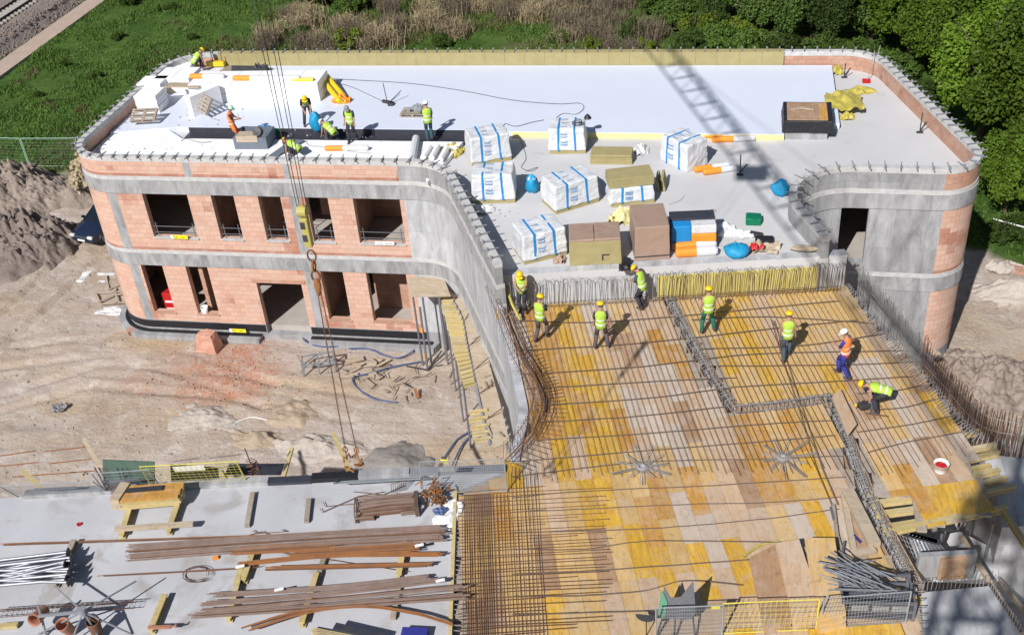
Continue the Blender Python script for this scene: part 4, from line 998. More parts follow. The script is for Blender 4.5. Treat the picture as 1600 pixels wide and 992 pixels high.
for i, (p, d) in enumerate(al[3:88]):
    n = Vector((-d.y, d.x, 0)); q = p+n*.34; h = (1.15 if i < 45 else .95)+random.uniform(-.1, .1); l = d*random.uniform(-.06, .06)
    MB().tube([q+Vector((0, 0, -.9)), q+l+Vector((0, 0, h)), q+l+n*.06+Vector((0, 0, h+.05)), q+l+n*.12+Vector((0, 0, h-.05)), q+n*.12+Vector((0, 0, -.4))], .010, 4).build('upright_bar', 'barsilver' if i < 42 else 'rust', rf, True)
for z in (.25, .7): MB().tube([p+Vector((-d.y, d.x, 0))*.36+Vector((0, 0, z)) for p, d in al[3:88:4]], .013, 4).build('rail_bar', 'barsilver', rf, True)
MB().beam(al[6][0]+Vector((.3, .1, .55)), al[52][0]+Vector((.35, .1, .35)), .05, .05).build('long_tube', 'steel', rf, True)
ub = thing('rusty_bars', 'field of rusty upright bars rising from the ground beyond the right deck corner', 'reinforcement', tuple(P(1540, 680, 6)))
k = 0
for i in range(96):
    px = random.uniform(1478, 1600); py = np.interp(px, [1478, 1530, 1600], [640, 690, 712])-random.uniform(0, 35); p = P(px, py, 6.7)
    MB().tube([p+Vector((0, 0, -1)), p+Vector((random.uniform(-.05, .05), 0, random.uniform(.5, .9)))], .010, 4).build('upright_bar', random.choice(['rust', 'rust', 'barsilver']), ub, True)
# stars of bars over columns
for (px, py, lab) in [(1003, 733, 'star of grey bars radiating over a column head, left one of two'), (1222, 718, 'star of grey bars radiating over a column head, right one of two')]:
    c = P(px, py, ZD); t = thing('bar_star', lab, 'reinforcement', tuple(c))
    for i in range(11):
        a = i*2*math.pi/11+.2; l = random.uniform(.6, 1.05); d = Vector((math.cos(a), math.sin(a), 0)); n = Vector((-d.y, d.x, 0))
        for s in (-.03, .03): MB().tube([c+d*.12+n*s+Vector((0, 0, .1)), c+d*l+n*s+Vector((0, 0, .16))], .011, 4).build('star_bar', 'barsilver', t, True)
    MB().lathe([(.16, 0), (.17, .1), (.1, .13), (.09, .05)], 12, Matrix.Translation(c)).build('column_head', 'barsilver', t, True)
# long pair of bars crossing the right bay
for i, pts in enumerate([[(1205, 500), (1222, 560), (1250, 645), (1275, 730), (1300, 790)], [(1209, 500), (1228, 560), (1256, 645), (1284, 730), (1309, 788)]]):
    tag(MB().tube([P(*p, ZD+.11) for p in pts], .012, 4).build('loose_bar', 'rust'), 'long loose bar pair lying from the stepping worker to the timber frames', 'bar', 'pair of long loose bars')
# =================== concrete slab front left ===================
sp = [dk(*p) for p in [(30, 776), (200, 766), (430, 752), (570, 742), (660, 738), (790, 733)]]
cs = thing('concrete_slab', 'pale floated concrete slab of the front wing with a small upstand at its rear edge', 'slab', (-14, 19, ZD))
a_, b_ = P(790, 735, ZD), P(30, 776, ZD); dd = (b_-a_).normalized(); far = b_+dd*12
e0, e1 = P(716, 766, ZD), P(708, 1000, ZD); nd = (e1-e0).normalized()
MB().prism([(e0.x, e0.y), (P(792, 735, ZD).x, P(792, 735, ZD).y), (far.x, far.y), (far.x+2, far.y-9), (e1.x+nd.x*3, e1.y+nd.y*3)], ZD-.35, ZD-.02).build('slab_body', 'slab', cs, True)
un = Vector((-dd.y, dd.x, 0))
for (A, B, h, m) in [((40, 774), (420, 752), .12, 'band'), ((420, 753), (488, 750), .1, 'navy'), ((488, 749), (560, 745), .16, 'black'), ((560, 744), (640, 739), .14, 'band'), ((640, 739), (790, 733), .1, 'grey')]:
    p, q = P(*A, ZD), P(*B, ZD); MB().beam(p+Vector((0, 0, h/2-.02)), q+Vector((0, 0, h/2-.02)), .28, h).build('upstand', m, cs, True)
MB().beam(Vector((a_.x, a_.y, 3.3)), Vector((far.x, far.y, 3.3)), .25, 6.8).build('wall_below', 'wall_white', cs, True)
MB().beam(e0+Vector((-.08, 0, .03)), e1+nd*3+Vector((-.08, 0, .03)), .1, .06).build('edge_board', 'timb', cs, True)
MB().beam(e0+Vector((.09, 0, -.2)), e1+nd*3+Vector((.09, 0, -.2)), .16, .3).build('joint_strip', 'black', cs, True)
i = 0
for (p, d) in along([e0, e1+nd], .17): MB().beam(p+Vector((-.02, 0, -.01)), p+Vector((.25, .0, -.01)), .02, .02).build('joint_tie', 'barsilver', cs, True)
# =================== lower right structures ===================
lr = thing('stair_core', 'white concrete top and shaft walls at the lower right corner of the deck', 'structure', tuple(P(1500, 950, ZD)))
MB().prism([xy(*p, ZD) for p in [(1440, 925), (1545, 915), (1640, 1060), (1445, 1060)]], ZD-.3, ZD).build('core_slab', 'wall_white', lr, True)
MB().prism([xy(*p, ZD) for p in [(1538, 690), (1640, 702), (1655, 800), (1570, 805), (1558, 740)]], 0, ZD-.45).build('wall_top', 'wall_white', lr, True)
MB().prism([xy(*p, 3.6) for p in [(1380, 900), (1480, 855), (1680, 840), (1690, 1120), (1400, 1120)]], -.2, 3.6).build('lower_floor', 'floor', lr, True)
MB().prism([xy(*p, 5.2) for p in [(1398, 850), (1500, 830), (1560, 860), (1560, 905), (1440, 900)]], 5.0, 5.2).build('landing', 'roofslab', lr, True)
MB().beam(P(1432, 885, 6.7), P(1522, 880, 6.7), .15, .9).build('panel_grey', 'conc', lr, True)
MB().beam(P(1466, 886, 6.7), P(1508, 883, 6.7), .18, .8).build('panel_brown', 'plyB', lr, True)
cb = [P(*p, ZD) for p in [(1437, 918), (1520, 912), (1545, 915), (1600, 992), (1640, 1060)]]
for i, (p, d) in enumerate(along(cb, .2)):
    n = Vector((-d.y, d.x, 0)); MB().tube([p+Vector((0, 0, -.2)), p+d*random.uniform(-.04, .04)+Vector((0, 0, .2)), p+d*.1+Vector((0, 0, .22)), p+d*.1+Vector((0, 0, -.1))], .010, 4).build('starter_bar', 'barsilver', lr, True)
for i, (p, d) in enumerate(along([P(1437, 918, ZD), P(1450, 1040, ZD)], .24)): MB().tube([p+Vector((-.1, 0, .02)), p+Vector((.08, 0, .1)), p+Vector((.1, 0, .16)), p+Vector((-.08, 0, .12))], .010, 4).build('starter_bar', 'barsilver', lr, True)
tag(MB().beam(P(1502, 838, 6.2), P(1597, 990, 6.2), .12, .12).build('long_beam', 'timbp'), 'long pale beam leaning diagonally across the dark shaft at the lower right', 'beam')
sgr = thing('steel_grille', 'small steel mesh panel hanging in the dark gap right of the stepped beam slot', 'grille', tuple(P(1425, 850, 6.6)))
g = MB(); A = P(1400, 832, 6.9); B = P(1440, 850, 6.6); D = P(1420, 880, 6.2)
for i in range(9): f = i/8; g.tube([A.lerp(B, f), D.lerp(D+(B-A), f)], .008, 4)
for i in range(7): f = i/6; g.tube([A.lerp(D, f), B.lerp(D+(B-A), f)], .008, 4)
g.build('wire_grid', 'barsilver', sgr, True)
# =================== helpers for small things ===================
_ct = bpy.data.textures.new('lumps', 'CLOUDS'); _ct.noise_scale = .35
def lumpy(o, strength=.05, lev=3):
    s = o.modifiers.new('sub', 'SUBSURF'); s.subdivision_type = 'SIMPLE'; s.levels = lev; s.render_levels = lev
    d = o.modifiers.new('disp', 'DISPLACE'); d.texture = _ct; d.strength = strength; d.texture_coords = 'GLOBAL'; d.mid_level = .5; return o
def crumple(name, c, rx, ry, h, m, seed, parent=None, label=None, cat=None, n=22, rz=0):      # crumpled sheet / bag heap
    u = np.linspace(-1, 1, n); X, Y = np.meshgrid(u, u); r_ = np.random.default_rng(seed)
    rad = np.hypot(X, Y); wob = 1+fbm(X*1.5+seed, Y*1.5+seed*2, 1., 2, seed)*.9
    Z = h*np.clip(1-(rad*wob)**2*.85, 0, 1)**.6*(.75+fbm(X+seed, Y, 3., 3, seed)*1.6)+.012
    k = np.clip(1.02/np.maximum(rad*wob, 1e-3), 0, 1); X2, Y2 = X*k, Y*k; Z = np.maximum(np.where(k < 1, .004, Z), .004)
    ca, sa = math.cos(rz), math.sin(rz); V = np.stack([c[0]+(X2*rx)*ca-(Y2*ry)*sa, c[1]+(X2*rx)*sa+(Y2*ry)*ca, c[2]+Z], -1).reshape(-1, 3)
    I = np.arange(n*n).reshape(n, n); Q = np.stack([I[:-1, :-1], I[:-1, 1:], I[1:, 1:], I[1:, :-1]], -1).reshape(-1, 4)
    me = fast_mesh(name, V, Q, m); me.polygons.foreach_set('use_smooth', [True]*len(Q)); o = bpy.data.objects.new(name, me); col.objects.link(o)
    if parent: o.parent = parent; o.matrix_parent_inverse = parent.matrix_basis.inverted()
    if label: tag(o, label, cat)
    return o
# =================== roof ===================
ZR = 8.4
def pack(l, r, h, d, label, base=True, olive=0, name='insulation_pack', z=ZR, cat='insulation pack', body='wrap', tilt=0, group=None):
    a, w, yaw = edge_frame(l, r, z); t = thing(name, label, cat, a, yaw); h0 = 0
    if base: MB().box(.06, .05, 0, w-.02, d-.05, .22).build('base_board', 'wool', t, bevel=.01); h0 = .16
    b = MB(); b.box(0, 0, h0, w, d, h, taper=.93); lumpy(b.build('wrapping', body, t, bevel=.06), .11)
    if body == 'wrap':
        for x in (.27, .72):
            s = MB(); x0 = w*x; cx = w/2; k = .93; xt = cx+(x0-cx)*k
            e = .012; y1 = d*.035; s.prism([(x0-.035, -e), (x0+.035, -e), (x0+.035, 0.02), (x0-.035, .02)], h0, h0+.01)
            s.beam((x0, -.012, h0+.02), (xt, y1-.012, h+.01), .075, .02, math.pi/2*0); s.beam((xt, y1-.01, h+.008), (xt, d-y1, h+.008), .075, .02)
            s.build('blue_band', 'blue', t)
        rot = Matrix.Rotation(R_(86), 3, 'X')
        for i, f in enumerate((.3, .42, .66, .78)): text('knauf', .13, t, (w*.42, -.035+(h0+(h-h0)*f)*.03, h0+(h-h0)*f), rot, 'blue', 'lettering', .002)
        for i, f in enumerate((.2, .5, .8)): text('knauf', .12, t, (w*.42, d*f, h+.025), Matrix.Identity(3), 'blue', 'lettering', .002)
    if olive:
        for k in range(olive): MB().box(.02+.01*(k % 2), .12, h+.02+k*.1, w-.02, d+.1-.02*k, h+.115+k*.1).build('insulation_board', 'wool', t, bevel=.008)
    return t
pack((737, 262), (801, 251), 1.25, 1.25, 'white wrapped insulation pack with blue bands, rearmost in the left column of packs')
pack((738, 320), (806, 318), 1.25, 1.2, 'white wrapped insulation pack in the left column with a blue bag on its right')
pack((857, 242), (916, 241), 1.15, 1.2, 'white wrapped insulation pack with a coil of dark cord on top')
pack((868, 337), (938, 316), 1.15, 1.3, 'white wrapped insulation pack sagging on olive boards in the middle of the packs')
pack((953, 326), (1024, 318), .75, 1.0, 'low white wrapped pack carrying a block of olive insulation boards', True, 4)
pack((818, 416), (888, 399), 1.15, 1.3, 'white wrapped insulation pack at the front left beside the brown wrapped packs')
pack((1030, 250), (1073, 271), 1.15, 1.2, 'white wrapped insulation pack turned corner-on near the crane shadow, rightmost of the packs', False)
t = thing('board_stack', 'low stack of olive insulation boards between two wrapped packs', 'board stack', *[(lambda e: e[0])(edge_frame((922, 257), (988, 253), ZR))], 0)
a, w, yaw = edge_frame((922, 257), (988, 253), ZR)
for k in range(4): MB().box(0+.015*(k % 2), .02*(k % 3), k*.11, w-.01*k, .8, k*.11+.106, ).build('insulation_board', 'wool', t, bevel=.006)
t = thing('board_stack', 'two loose olive boards leaning beside the pack with boards on top', 'board stack', P(1032, 300, ZR))
for k in range(2): MB().box(-.1+.2*k, 0, .0, .0+.2*k, .9, .5, Matrix.Rotation(-.2, 4, 'Y')).build('insulation_board', 'wool', t)
def carton(l, r, h, d, label, seams, name='carton_pack'):
    a, w, yaw = edge_frame(l, r, ZR); t = thing(name, label, 'carton pack', a, yaw)
    lumpy(MB().box(0, 0, .0, w, d, h, taper=.97).build('wrapping', 'brownwrap' if seams != 'w' else 'wool', t, bevel=.03), .03)
    if seams == 'w':
        lumpy(MB().box(.03, .02, h-.02, w*.49, d-.03, h+.09).build('pale_wrap', 'brownwrap', t, bevel=.03), .05); lumpy(MB().box(w*.5, .02, h-.02, w-.03, d-.03, h+.1).build('pale_wrap', 'brownwrap', t, bevel=.03), .05)
        MB().box(w*.62, -.03, h*.42, w*.76, -.02, h*.46).box(w*.62, -.03, h*.2, w*.64, -.02, h*.42).build('black_corner', 'dsteel', t)
    else: MB().box(-.01, -.012, .16, w+.01, .0, .2).build('strap', 'dsteel', t)
    return t
carton((890, 416), (972, 412), .95, 1.25, 'wide olive-brown wrapped pack with a black corner mark on its front', 'w')
carton((992, 409), (1047, 405), 1.35, 1.75, 'tall brown carton pack standing at the kerb left of the orange packs', 't')
a, w, yaw = edge_frame((1050, 401), (1121, 398), ZR); t = thing('roll_pallet', 'orange, blue and white wrapped rolls against a dark cover beside the tall brown pack', 'roll pack', a, yaw)
MB().box(0, .9, 0, w, 1.5, 1.0).build('dark_cover', 'navy', t, bevel=.02)
MB().box(0, .45, .3, w*.45, .9, .95).build('blue_wrap', 'blue', t, bevel=.04); MB().box(w*.45, .45, .62, w, .9, .95).build('white_wrap', 'wrap', t, bevel=.04); lumpy(MB().box(w*.45, .40, .3, w, .86, .62).build('orange_wrap', 'orange', t, bevel=.04), .03); MB().box(0, .38, .0, w*.45, .9, .3).build('dark_wrap', 'brownwrap', t, bevel=.04)
def bagroll(l, r, rad, label, n=1, z=ZR, m1='orange', m2='wrap', f=.5, name='membrane_roll'):
    a, w, yaw = edge_frame(l, r, z); t = thing(name, label, 'roll', a, yaw)
    T = Matrix.Translation((0, 0, rad))@Matrix.Rotation(R_(90), 4, 'Y')
    MB().lathe([(.02, 0), (rad*.8, .02), (rad, .08), (rad, w*f)], 12, T).build('printed_end', m1, t, smooth=False)
    MB().lathe([(rad*1.0, w*f), (rad*.98, w-.08), (rad*.75, w-.01), (.02, w)], 12, T).build('white_end', m2, t); return t
bagroll((1055, 392), (1119, 387), .17, 'upper orange and white roll at the foot of the roll stack, farther one'); bagroll((1055, 402), (1121, 398), .18, 'nearest orange and white roll at the foot of the roll stack by the kerb')
bagroll((1099, 217), (1160, 219), .13, 'rear orange and white roll lying on the yellow foam edge'); bagroll((1112, 223), (1180, 220), .13, 'front orange and white roll with black cord lying on the yellow foam edge')
bagroll((1084, 270), (1140, 262), .13, 'rear orange and white roll beside the corner-on pack'); bagroll((1098, 274), (1154, 266), .13, 'front orange and white roll reaching to the small tripod post')
bagroll((298, 124), (352, 124), .14, 'orange and white roll on the foam stack, left of two there', z=9.55, f=.38); bagroll((365, 127), (470, 127), .14, 'long orange and white roll on the foam stack, right of two there', z=9.55, f=.26)
bagroll((508, 236), (577, 235), .12, 'orange and white roll lying on the white foam right of the crouching worker', z=8.6, f=.42)
for i, (a_, b_, z_) in enumerate([((504, 131), (532, 160), 8.95), ((512, 127), (538, 152), 8.95)]):
    tag(MB().tube([P(*a_, z_)+Vector((0, 0, .25)), P(*b_, 8.8)], .13, 10).build('yellow_roll', 'yellow'), 'yellow roll leaning off the end of the foam stack, %s one' % ('nearer' if i == 0 else 'farther'), 'roll')
crumple('orange_bag', tuple(P(533, 158, 8.69)), .5, .35, .25, 'orange', 4, label='crumpled orange and yellow bag at the foot of the yellow rolls', cat='bag')
tag(MB().tube([P(458, 125, 9.65), P(490, 125, 9.65)], .1, 10).build('yellow_roll', 'yellow'), 'short yellow roll lying on the right end of the foam stack', 'roll')
# foam stacks
def fstack(l, r, h, d, label, z=8.66, lay=5):
    a, w, yaw = edge_frame(l, r, z); t = thing('foam_stack', label, 'foam stack', a, yaw); n = lay
    for i in range(n):
        dx = random.uniform(-.02, .02); k = max(1, round(w/1.05))
        for j in range(k): MB().box(w*j/k+.004+dx, .0+random.uniform(0, .03), h*i/n, w*(j+1)/k-.004+dx, d, h*(i+1)/n-.006).build('foam_block', 'foam', t, bevel=.012)
    return t
fstack((300, 162), (501, 160), .95, 1.7, 'long low stack of white foam blocks carrying the orange rolls', lay=2)
fstack((216, 178), (250, 178), .9, 1.1, 'front left stack of white foam blocks beside the pallet')
fstack((203, 180), (240, 180), 1.25, 1.6, 'left stack of white foam blocks against the parapet') if False else None
fstack((246, 147), (300, 147), .8, 1.5, 'tall stack of white foam blocks behind the pale board', lay=2)
fstack((219, 156), (256, 156), .8, 1.1, 'white foam stack at the left parapet behind the lying pallet', lay=4)
fstack((262, 118), (300, 116), .4, .8, 'white foam stack near the rear left corner beside the kneeling worker', lay=2)
t = thing('foam_slab', 'thick white foam slab standing aslant with a grey shaded side, pallet leaning on it', 'foam slab', tuple(P(303, 186, 8.6)), R_(58)); MB().box(0, -.05, 0, 1.7, .35, 1.1).build('foam_block', 'foam', t, bevel=.02)
tag(MB().beam(P(262, 133, 9.55), P(314, 134, 9.55), .5, .06).build('timber_board', 'timbp'), 'pale board laid across the top of the foam stacks at the left', 'board')
tag(MB().prism([(-.4, 0), (.4, 0), (.15, -.0001), (.1, -1.0)], 0, .03, Matrix.Translation(P(272, 146, 8.95))@Matrix.Rotation(-.8, 4, 'X')).build('cut_board', 'timbp'), 'small pale cut board hanging under the long board on the foam', 'board')
def pallet(label, T, name='pallet'):
    t = bpy.data.objects.new(name, None); col.objects.link(t); t.matrix_basis = T; tag(t, label, 'pallet')
    for i in range(5): MB().box(-.6, -.4+i*.175, .12, .6, -.3+i*.175, .142).build('board', 'timbg', t)
    for i in range(3): MB().box(-.6, -.4+i*.35, .0, .6, -.3+i*.35, .022).build('board', 'timbg', t)
    for i in range(3): MB().box(-.6+i*.55, -.4, .02, -.5+i*.55, .4, .12).build('block', 'timbg', t)
    return t
pallet('pale timber pallet lying on the foam at the left of the roof', Matrix.Translation(P(226, 182, 9.0))@Matrix.Rotation(.15, 4, 'Z')@Matrix.Rotation(.35, 4, 'X'))
pallet('grey timber pallet leaning against the tilted foam slab', Matrix.Translation(P(320, 163, 9.2))@Matrix.Rotation(-.7, 4, 'Z')@Matrix.Rotation(.95, 4, 'X'))
pallet('timber pallet with metal offcuts beside the worker in teal trousers', Matrix.Translation(P(648, 178, 8.69)))
crumple('sheet_metal', tuple(P(652, 172, 8.84)), .45, .25, .22, 'grey', 5, label='grey metal offcuts piled on the small pallet', cat='offcuts')
tag(MB().prism([(-1, -.45), (1, -.45), (.9, .35), (-.8, .35)], 0, .1, Matrix.Translation(P(375, 110, 8.7))).build('timber_board', 'timbg'), 'grey board pile near the rear parapet with dark profiles on it', 'board')
for i in range(3): tag(MB().tube([P(362, 104+i*3, 8.95), P(415, 105+i*3, 8.95)], .05, 6).build('dark_profile', 'dsteel'), 'long dark profile lying near the rear parapet on the left', 'profile', 'dark profiles by the rear parapet')
crumple('dark_bag', tuple(P(409, 112, 8.7)), .4, .3, .3, 'navy', 8, label='dark bag at the end of the long dark profiles', cat='bag')
crumple('yellow_film', tuple(P(199, 173, 8.7)), .25, .3, .35, 'yfilm', 9, label='yellow film bundle at the inner foot of the left parapet', cat='film')
# skylight curb boxes
def curb(l, r, h, d, label, z=ZR, m='grey'):
    a, w, yaw = edge_frame(l, r, z); t = thing('roof_curb', label, 'roof curb', a, yaw)
    for b in ((0, 0, w, .1), (0, d-.1, w, d), (0, .1, .1, d-.1), (w-.1, .1, w, d-.1)): MB().box(b[0], b[1], 0, b[2], b[3], h).build('curb_side', m, t)
    MB().box(.1, .1, .02, w-.1, d-.1, .06).build('curb_floor', 'black', t); return t
M['slatesheet'] = mat('slate_sheet', (.16, .19, .23), rough=.5)
curb((369, 240), (420, 240), .75, 1.2, 'open grey roof curb beside the worker in the orange vest', 8.4, 'slatesheet')
tag(MB().prism([(0, -1.2), (.35, -1.2), (1.15, .5), (.55, .6)], 0, .05, Matrix.Translation(P(432, 228, 8.66))).build('grey_sheet', 'slatesheet'), 'grey sheet lying askew right of the open roof curb', 'sheet')
tag(MB().beam(P(372, 214, 9.1), P(405, 214, 9.1), .5, .3).build('carton', 'timbp'), 'pale carton on the rear edge of the open roof curb', 'carton')
tag(MB().lathe([(.02, -.15), (.2, -.14), (.2, .14), (.02, .15)], 14, Matrix.Translation(P(403, 206, 9.35))@Matrix.Rotation(1.2, 4, 'X')).build('cable_drum', 'dsteel'), 'dark drum standing on the carton by the roof curb', 'drum')
tag(MB().blob(P(432, 206, 8.75), (.25, .16, .16), 4).build('green_canister', 'green'), 'green canister at the left end of the long black membrane', 'canister')
crumple('blue_cloth', tuple(P(415, 204, 8.69)), .35, .25, .2, 'blue', 12, label='blue cloth heap behind the open roof curb', cat='cloth')
a, w, yaw = edge_frame((1226, 218), (1292, 219), ZR); t = thing('roof_hatch', 'roof hatch box topped with brown boards and skirted in black film', 'roof hatch', a, yaw)
MB().box(0, 0, 0, w, 1.9, .35).build('hatch_base', 'band', t); lumpy(MB().box(-.15, -.1, .35, w+.25, 2.0, .85, taper=.94).build('black_film', 'black', t, bevel=.03), .06)
MB().box(.05, .02, .86, w-.02, 1.75, .9).build('board_cover', 'plyB', t)
MB().box(w*.8, .02, .901, w-.03, 1.7, .915).build('rusty_board', 'plyO', t)
for i in range(4): MB().beam((.2+.15*i, .9+.1*i, .93), (.7+.15*i, 1.1-.1*i, .96), .09, .03).build('timber_offcut', 'timbp', t)
crumple('yellow_film', tuple(P(1318, 158, 8.69)), .8, 1.1, .18, 'yfilm', 21, label='crumpled yellow film at the right end of the white roof sheet', cat='film')
crumple('yellow_film', tuple(P(1345, 143, ZR)), .7, .4, .14, 'yfilm', 22, label='tip of yellow film reaching onto the bare slab by the right parapet', cat='film')
crumple('yellow_film', tuple(P(1322, 185, ZR)), .35, .3, .2, 'yfilm', 24, label='small yellow film heap just right of the roof hatch', cat='film')
crumple('yellow_film', tuple(P(1308, 112, ZR)), .25, .5, .25, 'yfilm', 25, label='yellow film against the brick parapet at the rear right corner', cat='film')
crumple('yellow_film', tuple(P(706, 240, ZR)), .6, .55, .3, 'yfilm', 23, label='crumpled yellow film at the right end of the front foam, left of the packs', cat='film')
crumple('yellow_film', tuple(P(755, 330, ZR)), .45, .3, .18, 'wrap', 27, label='white film scraps at the kerb in front of the left packs', cat='film')
tag(MB().tube([P(644, 252, 8.8), P(650, 216, 8.8)], .16, 10).build('film_roll', 'wrap'), 'large white film roll lying near the front of the foam', 'roll')
for i, (a_, b_) in enumerate([((661, 247), (672, 230)), ((674, 247), (684, 229)), ((688, 250), (698, 232))]): tag(MB().tube([P(*a_, 8.75), P(*b_, 8.75)], .13, 9).build('film_roll', 'foam'), 'short white foam roll right of the large white roll', 'roll', 'three short white rolls')
# ---- anchors and shovel ----
def tripod(px, py, label, z, h=.9):
    c = P(px, py, z); t = thing('tripod_post', label, 'tripod post', tuple(c)); MB().tube([(0, 0, 0), (0, 0, h)], .025, 6).build('post', 'dsteel', t)
    MB().beam((0, 0, .1), (.25, .1, .45), .04, .04).build('brace', 'dsteel', t); MB().box(-.13, -.06, 0, .13, .06, .06).build('foot', 'dsteel', t); return t
tripod(1156, 274, 'small steel tripod post on the slab beside the orange rolls', ZR); tripod(1437, 208, 'small steel tripod post on the bare slab near the long brick parapet', ZR); tripod(1319, 122, 'small steel tripod post at the rear right corner of the roof', ZR, .7)
c = P(607, 162, 8.69); t = thing('clamp_stand', 'black folding clamp stand lying on the white roof film with upright rods', 'clamp stand', tuple(c))
MB().beam((-.3, .1, .08), (.3, -.15, .08), .12, .12).build('base', 'dsteel', t); MB().tube([(-.05, 0, .1), (-.12, 0, 1.0)], .02, 5).build('rod', 'dsteel', t); MB().tube([(.1, 0, .1), (.55, .45, .45)], .02, 5).build('rod', 'dsteel', t); MB().box(.05, -.3, 0, .3, -.1, .14).build('jaw', 'dsteel', t)
t = thing('shovel', 'red shovel leaning against the curved brick parapet', 'shovel', tuple(P(1355, 128, ZR))); MB().tube([(0, 0, .1), (.25, .55, 1.25)], .02, 6).build('handle', 'timbg', t); MB().box(-.22, -.2, .0, .14, .15, .06, Matrix.Rotation(.3, 4, 'X')).build('blade', 'red', t)
t = thing('shovel', 'long pale stick beside the red shovel at the brick parapet', 'stick', tuple(P(1360, 118, ZR))); MB().tube([(.1, 0, .1), (.35, .5, 1.25)], .015, 6).build('handle', 'timbg', t)
# bags etc on slab
def bag(px, py, z, rx, rz_, m, label, seed=1, name='bag'):
    c = P(px, py, z); return tag(MB().blob((c.x, c.y, z+rz_*.75), (rx, rx*.85, rz_), seed, .22, 14, 10, flat=rz_*.75).build(name, m, smooth=True), label, 'bag')
bag(832, 300, ZR, .28, .42, 'bagblue', 'blue waste bag tied with white ends beside the left packs', 3); crumple('white_paper', tuple(P(831, 281, ZR+.55)), .15, .15, .12, 'white', 3, label='white knot of paper on top of the blue waste bag', cat='paper')
bag(1219, 304, ZR, .33, .35, 'bagblue', 'blue plastic bag leaning on the curved parapet of the notch', 5); bag(1150, 398, ZR, .45, .24, 'bagblue', 'flat blue bag at the kerb right of the orange rolls', 6)
crumple('foam_lump', tuple(P(969, 345, ZR)), .48, .42, .4, 'yfoam', 13, label='pale yellow foam lump in clear film in front of the white packs', cat='foam lump')
t = thing('green_crate', 'green plastic case standing alone on the bare roof slab', 'case', tuple(P(1177, 348, ZR))); lumpy(MB().box(-.28, -.25, 0, .28, .25, .3).build('case_body', 'green', t, bevel=.05), .03); MB().beam((-.1, -.27, .33), (.1, -.27, .33), .04, .04).build('handle', 'green', t)
crumple('white_rags', tuple(P(1135, 362, ZR)), .45, .5, .2, 'white', 31, label='white crumpled rags right of the roll stack', cat='rags'); crumple('white_rags', tuple(P(1158, 368, ZR)), .45, .2, .15, 'white', 32, label='white rag trail reaching toward the black tool case', cat='rags')
tag(MB().box(-.25, -.12, 0, .25, .12, .14, Matrix.Translation(P(1180, 369, ZR))@Matrix.Rotation(-.3, 4, 'Z')).build('tool_case', 'dsteel', bevel=.02), 'small black tool case at the end of the white rags', 'case')
tag(MB().box(-.32, -.2, 0, .32, .2, .16, Matrix.Translation(P(1194, 378, ZR))).build('tool_case', 'black', bevel=.02), 'larger black tool case on the pile of cartons near the notch', 'case')
crumple('carton_heap', tuple(P(1185, 390, ZR)), .75, .35, .25, 'timbp', 33, label='heap of torn brown cartons by the kerb near the notch', cat='cartons'); crumple('red_coil', tuple(P(1182, 388, ZR+.15)), .25, .2, .18, 'red', 34, label='red coil lying on the torn cartons', cat='coil')
crumple('carton_heap', tuple(P(875, 408, ZR)), .25, .22, .2, 'brownwrap', 36, label='crushed carton between the front left pack and the wide brown pack', cat='cartons')
crumple('clear_film', tuple(P(1001, 236, ZR)), .35, .55, .2, 'wrap', 35, label='bluish crumpled film right of the olive board stack', cat='film')
tag(MB().blob(P(1257, 388, ZR+.2), (.5, .15, .1), 3).build('rope_bundle', 'timbp'), 'pale bundle of rope and clips on the kerb near the notch', 'rope')
crumple('black_cloth', tuple(P(977, 418, 8.62)), .22, .3, .12, 'black', 37, label='black jacket hung over the kerb beside the leaning worker', cat='jacket')
tag(MB().prism([(-.2, 0), (.25, 0), (.22, .1), (.2, .9), (-.05, 1.0), (-.2, .6)], -.02, .03, Matrix.Translation(P(978, 440, 7.75))@Matrix.Rotation(kyaw, 4, 'Z')@Matrix.Rotation(R_(84), 4, 'X')).build('black_jacket', 'black'), 'lower part of the black jacket hanging down the kerb face', 'jacket')
def cord(pts, z, r, m, label, name='cord', cat='cord', wob=.0):
    return tag(MB().tube([p+Vector((0, 0, r)) for p in spl([P(*p, z) for p in pts])], r, 5).build(name, m), label, cat)
cord([(506, 123), (560, 126), (640, 131), (720, 142), (800, 157), (870, 163), (905, 162), (912, 170), (900, 179), (880, 178), (868, 186)], 8.69, .012, 'dsteel', 'long black cord looping over the white roof film to the pack with the coil')
cord([(510, 127), (545, 135), (575, 148), (600, 160)], 8.69, .012, 'dsteel', 'short black cord running to the clamp stand')
cord([(786, 200), (790, 194), (806, 198), (830, 192), (850, 188)], 8.69, .012, 'dsteel', 'black cord between the rear left pack and the film edge'); cord([(812, 215), (822, 246), (815, 262), (830, 268), (840, 262), (822, 268)], ZR, .012, 'dsteel', 'black cord on the slab behind the blue waste bag')
cord([(1075, 340), (1080, 334), (1105, 338), (1118, 330), (1112, 328), (1102, 336)], ZR, .015, 'grey', 'grey looped strap behind the roll stack'); cord([(1046, 320), (1062, 314), (1070, 306)], ZR, .01, 'grey', 'thin wire beside the tall brown pack')
cord([(283, 221), (292, 217), (312, 223), (330, 222)], 8.61, .01, 'dsteel', 'thin cord with black plug on the front left foam'); cord([(478, 220), (484, 228), (505, 230), (555, 238), (580, 240)], 8.61, .01, 'grey', 'thin cord running past the orange roll on the front foam')
cord([(1175, 219), (1195, 216), (1225, 219)], ZR, .02, 'dsteel', 'black cord trailing right from the roll on the yellow edge')
cl = P(902, 195, ZR+1.2); tag(MB().tube([cl+Vector((math.cos(a)*.2, math.sin(a)*.16, a*.012)) for a in np.arange(0, 15, .5)], .02, 5).build('cord_coil', 'dsteel'), 'coil of dark cord on top of the rear middle pack', 'coil')
